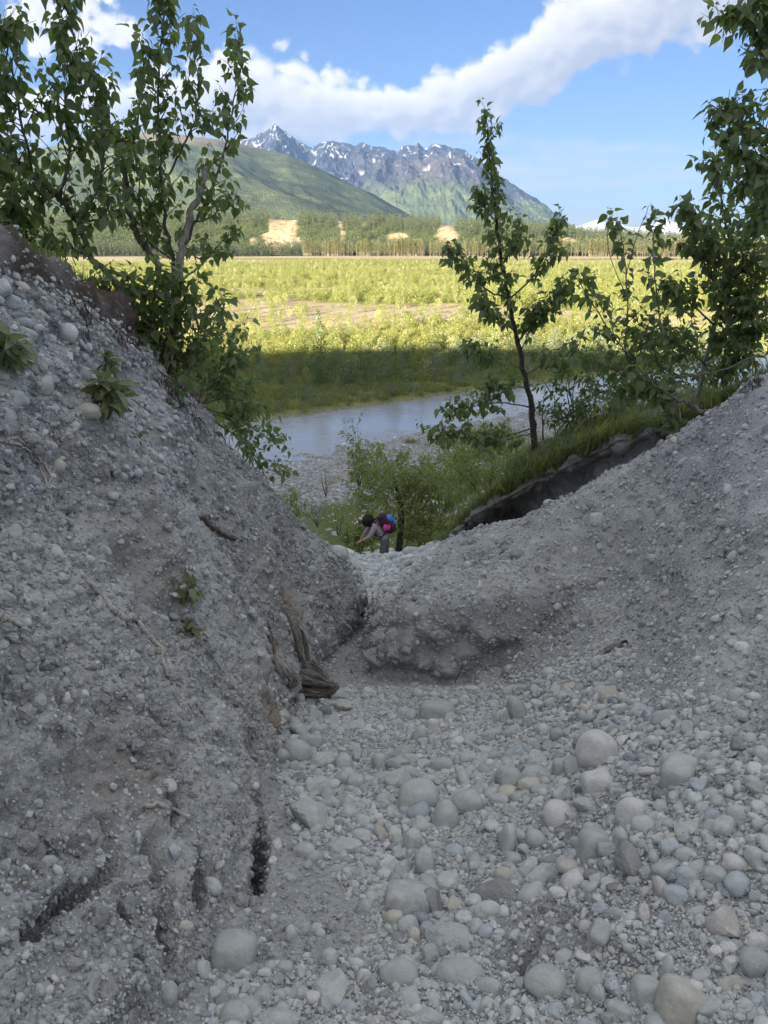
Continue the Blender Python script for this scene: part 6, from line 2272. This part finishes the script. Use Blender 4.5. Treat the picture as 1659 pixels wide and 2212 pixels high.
def forest():
    r = rng
    con = [far_tree('spruce_tree', 'conifer', 13 + 2 * i, 2.1 + 0.2 * i, 60, 960 + i) for i in range(3)]
    bro = [far_tree('forest_tree', 'broad', 11 + 2 * i, 2.8 + 0.3 * i, 64, 970 + i) for i in range(3)]
    tall = [far_tree('cottonwood_tree', 'tall', 15.5 + 1.4 * i, 2.1 + 0.25 * i, 96, 980 + i) for i in range(3)]
    n = 15000
    az = np.radians(r.uniform(-33, 33, n))
    R = 915 + 560 * r.random(n) ** 1.7
    z = terrace_height(R, az)
    cm = cliff_mask(az, R, z) + cliff_noise(np.stack([R * np.sin(az), R * np.cos(az), 0 * R], 1))
    # also keep trees in front of the lower cliff apart
    keep = (cm < 0.12) | (r.random(n) < 0.06)
    az, R, z = az[keep], R[keep], z[keep]
    n = len(az)
    co = np.stack([R * np.sin(az), R * np.cos(az), z - 0.5], 1)
    mixn = fbm(co, 1 / 70, 3, 0.5, 220)
    pk = np.where(r.random(n) < 0.55 + 0.9 * mixn, r.integers(0, 3, n), 3 + r.integers(0, 3, n))
    sc = r.uniform(0.6, 1.1, n)
    rot = np.zeros((n, 3))
    rot[:, 2] = r.uniform(0, 6.28, n)
    pc = proto_collection('forest_shapes', con + bro)
    scatter('forest', pc, co, rot, np.repeat(sc[:, None], 3, 1), pk, 'mixed green forest covering the far terrace')
    # the bright row of tall bare-stemmed trees along the front
    u0, u1 = 655, 1700
    uu = r.uniform(u0, u1, 2200)
    uu = uu[r.random(2200) < 0.25 + 0.75 * sstep(-0.15, 0.3, pnoise(np.stack([uu, 0 * uu, 0 * uu], 1), 1 / 38, 230))]
    a = np.arctan2((uu - PW / 2) / F, 0.943 + 0.331 * (PH / 2 - 548) / F)
    R = 880 + 26 * r.random(len(uu)) ** 1.5 - 25 * sstep(650, 800, uu)
    co = np.stack([R * np.sin(a), R * np.cos(a), np.full(len(uu), Z_VALLEY - 0.4)], 1)
    order = np.argsort(R)
    for i in order[:290]:
        o = link('cottonwood_tree', tall[i % 3], None, co[i])
        s = r.uniform(0.6, 1.12)
        o.scale = (s, s, s)
        o.rotation_euler = (0, 0, r.uniform(0, 6.28))
        tag(o, 'tall pale stemmed tree in the sunlit row along the forest front', 'tree', 'tall pale stemmed trees along the forest front')
    rest = order[290:]
    m = len(rest)
    rot = np.zeros((m, 3))
    rot[:, 2] = r.uniform(0, 6.28, m)
    pc = proto_collection('cottonwood_shapes', tall)
    scatter('cottonwood_stand', pc, co[rest], rot, np.repeat(r.uniform(0.75, 1.05, m)[:, None], 3, 1), r.integers(0, 3, m), 'stand of tall pale stemmed trees behind the front row')


forest()
print('plants', round(time.time() - T0, 1))

# ------------------------------------------------------------------ roots, stump, buried log
def on_ground(uvs, lift=0.006, per=5, seed=0, jit=0.006):
    """path lying on the ground along photo positions"""
    r = random.Random(seed)
    k = []
    uv = [Vector((a, b, 0)) for a, b in uvs]
    uv = smooth_path(uv, per)
    for q in uv:
        h = cast(BVH, q.x, q.y)
        if h[0] is None:
            continue
        n = h[1] if h[1].dot(Vector(ray(q.x, q.y))) < 0 else -h[1]
        k.append(h[0] + n * lift + rv(r) * jit)
    # iron out jumps behind lumps
    for _ in range(2):
        for i in range(1, len(k) - 1):
            m = (k[i - 1] + k[i + 1]) / 2
            if (k[i] - m).length > 0.03:
                k[i] = k[i].lerp(m, 0.7)
    return k


def root_thing(label, strands, mtl=M_ROOT, name='root', group=None, cat='root'):
    """strands: list of (uvs, r0, r1)"""
    first = None
    paths = []
    for i, (uvs, r0, r1) in enumerate(strands):
        k = on_ground(uvs, max(0.004, r0 * 0.5), 5, i + len(label), 0.004)
        if len(k) > 2:
            paths.append((k, r0, r1))
    if not paths:
        return
    base = paths[0][0][0]
    if len(paths) == 1:
        k, r0, r1 = paths[0]
        vs, fs = tube(k, [r0 + (r1 - r0) * i / (len(k) - 1) for i in range(len(k))], 6, True, 3, 0.15)
        mb = MB()
        mb.add(vs, fs)
        o = link(name, mb.mesh(name, [mtl], True, base), None, base)
        tag(o, label, cat, group)
        return o
    root = bpy.data.objects.new(name, None)
    COL.objects.link(root)
    root.location = base
    tag(root, label, cat, group)
    for k, r0, r1 in paths:
        vs, fs = tube(k, [r0 + (r1 - r0) * i / (len(k) - 1) for i in range(len(k))], 6, True, 3, 0.15)
        mb = MB()
        mb.add(vs, fs)
        link('strand', mb.mesh('strand', [mtl], True, base), root)
    return root


root_thing('long pale root snaking down the middle of the left bank', [
    ([(152, 1236), (180, 1246), (205, 1272), (232, 1302), (250, 1322)], 0.008, 0.013),
    ([(258, 1330), (285, 1334), (300, 1352), (322, 1378), (345, 1400), (352, 1440), (368, 1470)], 0.016, 0.008),
    ([(372, 1478), (395, 1510), (418, 1560), (430, 1590), (450, 1630)], 0.007, 0.003)])
root_thing('fan of thin pale roots hanging at the upper left bank', [
    ([(12, 945), (50, 955), (85, 990), (105, 1020), (108, 1060), (104, 1105)], 0.007, 0.003),
    ([(12, 948), (45, 965), (80, 1000), (95, 1035), (108, 1070), (106, 1110)], 0.006, 0.003),
    ([(20, 945), (60, 950), (100, 985), (118, 1010), (112, 1050)], 0.005, 0.003),
    ([(104, 1060), (104, 1100), (103, 1130)], 0.004, 0.002)])
root_thing('short thick broken root stub under the biggest seedling', [([(126, 950), (142, 942), (158, 932), (172, 920)], 0.012, 0.014)])
root_thing('thin forked root above the biggest boulder in the left bank', [([(118, 878), (135, 885), (152, 892), (160, 905)], 0.005, 0.004), ([(90, 905), (110, 920), (122, 945)], 0.005, 0.003)])
root_thing('dark dead stick lying on the left bank towards its nose', [([(432, 1122), (460, 1140), (490, 1158), (520, 1168)], 0.020, 0.010), ([(480, 1152), (505, 1160), (530, 1172)], 0.008, 0.004)], M_ROOTD, 'stick', None, 'stick')
root_thing('pale rootlet near the yellowish sprout', [([(445, 1398), (468, 1430), (490, 1462), (502, 1480)], 0.005, 0.003), ([(455, 1405), (482, 1416)], 0.003, 0.002)])
root_thing('hooked thin root under the ledge of the left bank', [([(398, 1428), (410, 1445), (418, 1475), (426, 1500)], 0.004, 0.003)])
root_thing('short light rootlet high in the middle of the left bank', [([(262, 1156), (285, 1163), (308, 1168)], 0.005, 0.003)])
root_thing('curved pale twig low on the left bank', [([(312, 1738), (340, 1738), (375, 1750), (412, 1770)], 0.009, 0.007)])
root_thing('light twig in the nose of the left bank', [([(410, 1248), (432, 1255), (450, 1262)], 0.004, 0.003)])
root_thing('grey root end at the far left edge of the bank', [([(-6, 1326), (20, 1340), (48, 1348)], 0.012, 0.007)])
root_thing('long thin twig at the upper edge of the rubble', [([(1180, 1540), (1205, 1515), (1235, 1498), (1268, 1484)], 0.008, 0.005)])
root_thing('wiry dead stems lying high on the right slope', [([(1520, 1208), (1560, 1202), (1590, 1216)], 0.004, 0.003), ([(1565, 1206), (1580, 1175), (1620, 1140)], 0.003, 0.002)], M_TWIG, 'dead_twig', None, 'twig')
root_thing('dark rootlets poking from the right mound above the rubble', [([(985, 1475), (992, 1452), (1003, 1432)], 0.005, 0.003), ([(1150, 1366), (1170, 1345), (1185, 1330)], 0.005, 0.003)], M_ROOTD)


def hanging_roots(label, starts, length, n, seed, spread=0.12):
    """a matted bunch of dark rootlets under a turf edge"""
    r = random.Random(seed)
    base = starts[0]
    mb = MB()
    cl = [r.random() * (len(starts) - 1) for _ in range(max(3, n // 22))]
    for k in range(n):
        x = r.choice(cl) + r.gauss(0, 0.10) if r.random() < 0.75 else r.random() * (len(starts) - 1)
        x = min(max(x, 0.0), len(starts) - 1.001)
        i = min(int(x), len(starts) - 2)
        q = starts[i].lerp(starts[i + 1], x - i) + Vector((r.uniform(-.04, .04), r.uniform(-.05, .05), r.uniform(-.03, .05)))
        pts = [q]
        d = Vector((r.uniform(-1, 1) * spread * 4, r.uniform(-.6, .3), -0.6)).normalized()
        ln = length * r.uniform(0.2, 1.0) ** 1.5 * 1.3
        for s in range(6):
            d = (d + rv(r) * 0.42 + Vector((0, 0, -0.28))).normalized()
            pts.append(pts[-1] + d * ln / 6)
        r0 = r.uniform(0.0012, 0.0045)
        vs, fs = tube(pts, [r0 * (1 - 0.11 * j) for j in range(7)], 4, False)
        mb.add(vs, fs)
    o = link('rootlets', mb.mesh('rootlets', [M_ROOTD], True, base), None, base)
    tag(o, label, kind='stuff')


def rim_pts(uvs, lift=0.02):
    out = []
    for u, v in uvs:
        h = cast(BVH, u, v)
        if h[0] is not None:
            out.append(h[0] + Vector((0.02, -0.03, lift)))
    return out


hanging_roots('matted dark rootlets in the brown topsoil of the left rim', rim_pts([(60, 600), (150, 660), (210, 700), (270, 735), (320, 790)]), 0.30, 150, 501)
hanging_roots('rootlets hanging from the soil below the tall left poplar', rim_pts([(330, 800), (370, 845), (410, 885), (450, 945)]), 0.28, 90, 502)
hanging_roots('rootlets fringing the undercut turf edge of the shelf', [q + Vector((0, -0.05, -0.03)) for q in LIP], 0.16, 240, 503)
hanging_roots('dark rootlets at the bank top on the right edge', rim_pts([(1600, 850), (1630, 820), (1655, 790)]), 0.25, 80, 504)


def wood_material(k=1.0):
    m, T = mat('weathered_wood')
    gv = T.n('ShaderNodeAttribute', attribute_name='grain').outputs['Vector']
    co = T.n('ShaderNodeTexCoord').outputs['Object']
    st = T.noise(T.n('ShaderNodeMapping', {0: gv, 3: (5.0, 5.0, 7.0)}).outputs[0], 1.0, 6, 0.72)
    cr = T.noise(T.n('ShaderNodeMapping', {0: gv, 3: (2.6, 2.6, 3.0)}).outputs[0], 1.0, 4, 0.6)
    crack = T.smooth(T.math('ABSOLUTE', T.math('SUBTRACT', cr, 0.5)), 0.030, 0.0)
    pt = T.noise(co, 8, 4, 0.6)
    c = T.mix(T.smooth(st, 0.30, 0.70), (0.20 * k, 0.185 * k, 0.165 * k), (0.47 * k, 0.46 * k, 0.44 * k))
    c = T.mix(T.smooth(pt, 0.50, 0.68), c, (0.24 * k, 0.205 * k, 0.165 * k))
    c = T.mix(T.math('MULTIPLY', crack, 0.85), c, (0.05, 0.042, 0.035))
    hgt = T.math('SUBTRACT', T.math('MULTIPLY', st, 0.012), T.math('MULTIPLY', crack, 0.010))
    bump = T.n('ShaderNodeBump', {'Strength': 1.0, 'Distance': 1.0, 'Height': hgt}).outputs[0]
    finish(T, {'Base Color': c}, bump)
    return m


M_WOOD = wood_material(0.72)
M_WOODP = wood_material(1.15)


def limb(name, pts, radii, parent, base, seed, flat=1.0, rough=0.18):
    """a piece of weathered wood: fluted along the grain, cracked, with a splintered end"""
    S = 30
    path = smooth_path(pts, 11)
    n = len(path)
    rad = np.interp(np.linspace(0, 1, n), np.linspace(0, 1, len(radii)), radii)
    vs, fs = tube(path, list(rad), S, True, seed, 0.0)
    v = np.array([tuple(q) for q in vs])
    ax = np.repeat(np.array([tuple(q) for q in path]), S, 0)
    d = v - ax
    ang = np.tile(np.arange(S), n) * 2 * math.pi / S
    tt = np.repeat(np.linspace(0, 1, n), S)
    ln = sum((path[i + 1] - path[i]).length for i in range(n - 1))
    gr = np.stack([np.cos(ang) * 1.6 + seed, np.sin(ang) * 1.6, tt * ln * 3.0], 1)
    f = 1 + 0.8 * rough * fbm(gr, 1.6, 3, 0.65, seed % 30) + 0.35 * rough * (ridged(gr, 2.6, 2, 0.5, seed % 20) - 0.4) + 0.14 * fbm(v, 9, 3, 0.6, seed % 30)
    v = ax + d * np.clip(f, 0.3, 1.7)[:, None]
    rr = np.random.default_rng(seed)
    tip = (path[-1] - path[-3]).normalized()
    v[-S:] += np.array(tip) * (rr.uniform(-0.5, 1.3, S) * max(radii[-1], 0.012))[:, None]
    mb = MB()
    mb.add([Vector(q) for q in v], fs)
    me = mb.mesh(name, [M_WOODP if name in ('prong', 'log') else M_WOOD], True, base)
    at = me.attributes.new('grain', 'FLOAT_VECTOR', 'POINT')
    at.data.foreach_set('vector', np.stack([np.cos(ang), np.sin(ang), tt * ln * 2.0], 1).astype(np.float32).ravel())
    return link(name, me, parent)


def stump():
    h0 = cast(BVH, 660, 1500)
    Y0 = h0[0].y if h0[0] is not None else 5.5
    Y0 = min(Y0, 5.75) - 0.14
    base = P(665, 1490, Y0)
    root = bpy.data.objects.new('driftwood_stump', None)
    COL.objects.link(root)
    root.location = base
    tag(root, 'weathered forked stump wedged at the foot of the left bank', 'stump')
    limb('trunk', [P(612, 1440, Y0 + .02), P(640, 1466, Y0 + .02), P(672, 1478, Y0), P(704, 1484, Y0 + .0), P(728, 1487, Y0 + .04)], [0.065, 0.095, 0.10, 0.07, 0.022], root, base, 5)
    def near(u, v, d):
        h = cast(BVH, u, v)
        return P(u, v, min(h[0].y if h[0] is not None else Y0, Y0 + 0.3) - d)
    limb('prong', [P(640, 1478, Y0), near(612, 1448, 0.07), near(599, 1412, 0.06), near(591, 1380, 0.05), near(587, 1362, 0.04)], [0.070, 0.052, 0.040, 0.036, 0.028], root, base, 6)
    for k, (pts, rr) in enumerate((([P(618, 1452, Y0 - .08), P(660, 1470, Y0 - .115), P(712, 1482, Y0 - .07)], [0.03, 0.04, 0.015]), ([P(612, 1470, Y0 - .05), P(640, 1490, Y0 - .11), P(690, 1498, Y0 - .10), P(722, 1492, Y0 - .03)], [0.03, 0.045, 0.04, 0.012]), ([P(640, 1450, Y0 - .04), P(676, 1458, Y0 - .07), P(706, 1474, Y0 - .04)], [0.025, 0.035, 0.012]))):
        limb('splinter', pts, rr, root, base, 20 + k, rough=0.3)
    limb('prong', [P(690, 1470, Y0 + .08), P(668, 1435, Y0 + .12), P(655, 1400, Y0 + .14), P(640, 1355, Y0 + .17), P(624, 1328, Y0 + .2)], [0.070, 0.064, 0.056, 0.044, 0.020], root, base, 7)
    limb('splinter', [P(664, 1425, Y0 + .10), P(660, 1390, Y0 + .11), P(652, 1362, Y0 + .13)], [0.03, 0.022, 0.006], root, base, 8)
    limb('splinter', [P(700, 1468, Y0 + .06), P(690, 1448, Y0 + .07), P(676, 1428, Y0 + .09)], [0.05, 0.04, 0.012], root, base, 9)


stump()

_k = on_ground([(1284, 1424), (1312, 1410), (1345, 1393)], 0.012, 3)
if len(_k) > 2:
    _o = limb('log', _k, [0.018, 0.032, 0.034, 0.030], None, _k[0], 11, rough=0.10)
    _o.location = _k[0]
    tag(_o, 'pale rotten log half buried in the sandy hollow', 'log')


# ------------------------------------------------------------------ the walking person
def plain(name, col, rough=0.85, scale=60, var=0.15, bump=0.0015):
    m, T = mat(name)
    co = T.n('ShaderNodeTexCoord').outputs['Object']
    n1 = T.noise(co, scale, 3, 0.6)
    c = T.mix(1.0, col, T.ramp(n1, [(0.3, 1 - var), (0.7, 1 + var)]), 'MULTIPLY')
    b = T.n('ShaderNodeBump', {'Strength': 1.0, 'Distance': 1.0, 'Height': T.math('MULTIPLY', n1, bump)}).outputs[0]
    finish(T, {'Base Color': c, 'Roughness': rough}, b)
    return m


def skin_body(name, verts, edges, radii, mats, sub=2, parent=None, loc=None):
    me = bpy.data.meshes.new(name)
    me.from_pydata([tuple(v) for v in verts], edges, [])
    o = link(name, me, parent, loc)
    md = o.modifiers.new('skin', 'SKIN')
    md.use_smooth_shade = True
    sv = me.skin_vertices[0].data
    for i, rr in enumerate(radii):
        sv[i].radius = rr if hasattr(rr, '__len__') else (rr, rr)
    sv[0].use_root = True
    s = o.modifiers.new('sub', 'SUBSURF')
    s.levels = s.render_levels = sub
    dg = bpy.context.evaluated_depsgraph_get()
    m2 = bpy.data.meshes.new_from_object(o.evaluated_get(dg))
    o.modifiers.clear()
    o.data = m2
    m2.materials.clear()
    for m in mats:
        m2.materials.append(m)
    m2.polygons.foreach_set('use_smooth', [True] * len(m2.polygons))
    m2.polygons.foreach_set('material_index', [0] * len(m2.polygons))
    return o


def blob(name, c, r3, mtl, parent, seed=0, amp=0.1, rot=None, sub=3):
    v, f = ICO[sub]
    k = 1 + amp * fbm(v + seed, 1.6, 3, 0.6, seed)
    v = v * k[:, None] * np.array(r3)
    if rot is not None:
        v = v @ np.array(rot.to_3x3()).T
    return link(name, new_mesh(name, v, f, [mtl]), parent, c)


def person():
    """bent forward, facing the left of the picture (-X), one arm reaching down ahead; local metres, +X forward is -world X"""
    M_SKIN = plain('skin', (0.42, 0.27, 0.20), 0.6, 30, 0.06)
    M_HAIR = plain('hair', (0.012, 0.010, 0.010), 0.6, 120, 0.4, 0.01)
    M_TOP = plain('lilac_top', (0.34, 0.27, 0.33), 0.9, 80)
    M_TROU = plain('grey_green_trousers', (0.135, 0.14, 0.13), 0.9, 70)
    M_PACK = plain('purple_pack', (0.055, 0.018, 0.040), 0.7, 40)
    M_PINK = plain('pink_cloth', (0.70, 0.10, 0.36), 0.8, 30)
    M_BLUE = plain('blue_cloth', (0.09, 0.22, 0.62), 0.7, 30)
    M_BLACK = plain('black_strap', (0.02, 0.02, 0.022), 0.7, 60)
    M_SHOE = plain('shoe', (0.06, 0.05, 0.045), 0.8, 60)
    Yp = 16.9
    hip = P(832, 1163, Yp)
    s = 1.0
    # ground under the person
    hg = BVH.ray_cast(hip + Vector((0, 0, 0.2)), Vector((0, 0, -1)))
    gz = hg[0].z if hg[0] is not None else hip.z - 0.9
    root = bpy.data.objects.new('person', None)
    COL.objects.link(root)
    root.location = (hip.x, hip.y, gz)
    tag(root, 'hiker with curly black hair, lilac top and purple backpack bending forward downhill', 'person')
    H = hip.z - gz                                   # hip height over the ground
    kf = lambda x, y, z: Vector((-x, y, z))          # forward is to the left of the picture
    # joints
    pel = kf(0, 0, H)
    wai = kf(0.07, 0, H + 0.13)
    che = kf(0.19, 0, H + 0.29)
    nek = kf(0.31, 0, H + 0.395)
    hea = kf(0.37, 0, H + 0.41)
    hd2 = kf(0.455, 0, H + 0.375)
    shl = kf(0.25, -0.17, H + 0.35)
    elb = kf(0.37, -0.24, H + 0.13)
    wri = kf(0.55, -0.22, H + 0.035)
    shr = kf(0.25, 0.17, H + 0.36)
    elr = kf(0.40, 0.25, H + 0.17)
    wrr = kf(0.52, 0.22, H + 0.02)
    kn1, an1, to1 = kf(0.10, -0.10, H * 0.52), kf(-0.03, -0.10, 0.09), kf(0.15, -0.10, 0.03)
    kn2, an2, to2 = kf(-0.02, 0.10, H * 0.52), kf(-0.20, 0.11, 0.10), kf(-0.03, 0.11, 0.04)
    hp1, hp2 = kf(0.0, -0.09, H - 0.04), kf(-0.01, 0.09, H - 0.04)
    V = [pel, wai, che, nek, hea, hd2, shl, elb, wri, shr, elr, wrr, hp1, kn1, an1, to1, hp2, kn2, an2, to2]
    E = [(0, 1), (1, 2), (2, 3), (3, 4), (4, 5), (2, 6), (6, 7), (7, 8), (2, 9), (9, 10), (10, 11), (0, 12), (12, 13), (13, 14), (14, 15), (0, 16), (16, 17), (17, 18), (18, 19)]
    Rr = [(0.15, 0.13), (0.14, 0.125), (0.155, 0.13), 0.058, 0.085, 0.088, 0.072, 0.052, 0.032, 0.072, 0.052, 0.032, 0.105, 0.072, 0.046, 0.04, 0.105, 0.072, 0.046, 0.04]
    b = skin_body('body', V, E, Rr, [M_TOP, M_TROU, M_SKIN, M_SHOE], 2, root)
    # clothing by region of the one continuous figure
    me = b.data
    idx = []
    for pl in me.polygons:
        c = pl.center
        x = -c.x
        if c.z < 0.085:
            k = 3
        elif c.z < H + 0.03 + 0.10 * (0.1 - x) and abs(c.y) < 0.20 and x < 0.30:
            k = 1
        elif x > 0.325 and c.z > H + 0.27 and abs(c.y) < 0.13:
            k = 2
        elif x > 0.49 and c.z < H + 0.2:
            k = 2
        else:
            k = 0
        idx.append(k)
    me.polygons.foreach_set('material_index', idx)
    # hands with separate fingers
    for (w0, e0, sg) in ((wri, elb, -1), (wrr, elr, 1)):
        d = (w0 - e0).normalized()
        side = d.cross(Vector((0, 0, 1))).normalized()
        upv = side.cross(d).normalized()
        hv, he, hr = [w0 - d * 0.02, w0 + d * 0.035, w0 + d * 0.075], [(0, 1), (1, 2)], [0.024, (0.034, 0.020), (0.036, 0.018)]
        for q, off in enumerate((-0.030, -0.010, 0.010, 0.030)):
            ln = (0.062, 0.074, 0.070, 0.055)[q]
            i0 = len(hv)
            a = w0 + d * 0.085 + side * off
            hv += [a, a + d * ln * 0.5 + side * off * 0.25 - upv * 0.004, a + d * ln * 0.95 + side * off * 0.5 - upv * 0.022]
            he += [(2, i0), (i0, i0 + 1), (i0 + 1, i0 + 2)]
            hr += [0.0095, 0.0088, 0.007]
        i0 = len(hv)
        a = w0 + d * 0.03 + side * sg * -0.036
        hv += [a, a + d * 0.03 + side * sg * -0.022 - upv * 0.01, a + d * 0.055 + side * sg * -0.025 - upv * 0.02]
        he += [(1, i0), (i0, i0 + 1), (i0 + 1, i0 + 2)]
        hr += [0.012, 0.0105, 0.008]
        skin_body('hand', hv, he, hr, [M_SKIN], 1, root)
    # face, turned down and to the left
    nose = hd2 + kf(0.085, 0, -0.045)
    blob('nose', nose, (0.02, 0.014, 0.018), M_SKIN, root, 3, 0.05, sub=2)
    for sg in (-1, 1):
        blob('eye', hd2 + kf(0.078, 0.032 * sg, -0.012), (0.010, 0.010, 0.010), M_BLACK, root, 4, 0.0, sub=2)
        blob('ear', hea + kf(0.055, 0.088 * sg, -0.015), (0.022, 0.010, 0.030), M_SKIN, root, 5, 0.05, sub=2)
    blob('mouth', hd2 + kf(0.062, 0, -0.078), (0.010, 0.026, 0.008), plain('lips', (0.35, 0.14, 0.12), 0.5), root, 6, 0.0, sub=2)
    # big curly hair
    v, f = ICO[4]
    k = 1 + 0.16 * (0.5 - cells(v * 1.0 + 5, 4.2, 70)) + 0.10 * fbm(v, 2.0, 3, 0.6, 71) + 0.10 * (0.5 - cells(v + 3, 9, 72))
    vv = v * k[:, None] * np.array((0.155, 0.150, 0.150))
    keep = vv
    link('hair', new_mesh('hair', keep, f, [M_HAIR]), root, hea + kf(0.035, 0, 0.035))
    # backpack lying along the back
    bx = (nek - wai).normalized()                    # up along the back
    bn = Vector((0, 1, 0)).cross(bx).normalized()
    if bn.z < 0:
        bn = -bn
    ctr = (che + wai) / 2 + bn * 0.235 - bx * 0.0
    Rm = Matrix(((bn.x, 0, bx.x), (bn.y, 1, bx.y), (bn.z, 0, bx.z)))
    v, f = ICO[4]
    e = 3.2
    rad = (np.abs(v) ** e).sum(1) ** (-1 / e)
    vv = v * rad[:, None] * np.array((0.125, 0.155, 0.245))
    vv[:, 0] *= 1 + 0.22 * (vv[:, 2] < 0) * np.clip(-vv[:, 2] / 0.245, 0, 1)
    vv = vv * (1 + 0.06 * fbm(v, 2.2, 3, 0.6, 77))[:, None]
    vv = vv @ np.array(Rm).T
    pk = link('backpack', new_mesh('backpack', vv, f, [M_PACK]), root, ctr)
    top = ctr + bx * 0.22 + bn * 0.02
    v, f = ICO[3]
    vv = (v * np.array((0.115, 0.135, 0.07)) * (1 + 0.1 * fbm(v, 2, 3, .6, 78))[:, None]) @ np.array(Rm).T
    link('lid', new_mesh('lid', vv, f, [M_PACK]), pk, top - ctr)
    for sg in (-1, 1):
        pts = smooth_path([che + bx * 0.15 + bn * 0.15 + Vector((0, 0.09 * sg, 0)), che + bx * 0.13 - bn * 0.02 + Vector((0, 0.12 * sg, 0)), che - bn * 0.15 + Vector((0, 0.12 * sg, 0)), wai + bn * -0.05 + Vector((0, 0.15 * sg, 0)), wai + bn * 0.12 + Vector((0, 0.13 * sg, 0))], 5)
        vs, fs = tube(pts, [0.017] * len(pts), 6)
        mb = MB()
        mb.add(vs, fs)
        link('strap', mb.mesh('strap', [M_BLACK]), pk, -ctr)
    pts = [wai + bn * 0.10 + Vector((0, y, 0)) for y in (-0.15,)] + [wai + bn * 0.0 + Vector((0, -0.165, -0.02)), wai - bn * 0.12 + Vector((0, -0.12, -0.04)), wai - bn * 0.15 + Vector((0, 0, -0.05))]
    pts = smooth_path(pts, 5)
    vs, fs = tube(pts, [0.014] * len(pts), 6)
    mb = MB()
    mb.add(vs, fs)
    link('hip_belt', mb.mesh('hip_belt', [M_BLACK]), pk, -ctr)
    blob('blue_bundle', bn * 0.135 + bx * 0.07, (0.085, 0.10, 0.11), M_BLUE, pk, 9, 0.25)
    blob('blue_bundle', bn * 0.16 - bx * 0.05, (0.045, 0.06, 0.08), M_BLUE, pk, 12, 0.2)
    blob('pink_bag', Vector((0.0, -0.175, 0)) + bx * 0.0 - bn * 0.045, (0.055, 0.030, 0.085), M_PINK, pk, 10, 0.2)
    blob('pink_bag', Vector((0.055, -0.17, 0)) - bx * 0.01 - bn * 0.02, (0.030, 0.026, 0.07), M_PINK, pk, 11, 0.2)


person()
print('things', round(time.time() - T0, 1))

# ------------------------------------------------------------------ air
def haze():
    x0, x1, y0, y1, z0, z1 = -17000.0, 17000.0, -200.0, 19000.0, -60.0, 1420.0
    v = [(x, y, z) for z in (z0, z1) for y in (y0, y1) for x in (x0, x1)]
    f = [(0, 2, 3, 1), (4, 5, 7, 6), (0, 1, 5, 4), (2, 6, 7, 3), (0, 4, 6, 2), (1, 3, 7, 5)]
    m = bpy.data.materials.new('air')
    m.use_nodes = True
    T = NT(m.node_tree)
    vol = T.n('ShaderNodeVolumePrincipled', {'Color': (0.28, 0.49, 1.0, 1), 'Density': 3.6e-5, 'Anisotropy': 0.2})
    T.n('ShaderNodeOutputMaterial', {1: vol.outputs[0]})
    me = new_mesh('haze', np.array(v), f, [m], smooth=False)
    tag(link('haze', me), 'thin blue evening haze over the valley', kind='stuff')


haze()
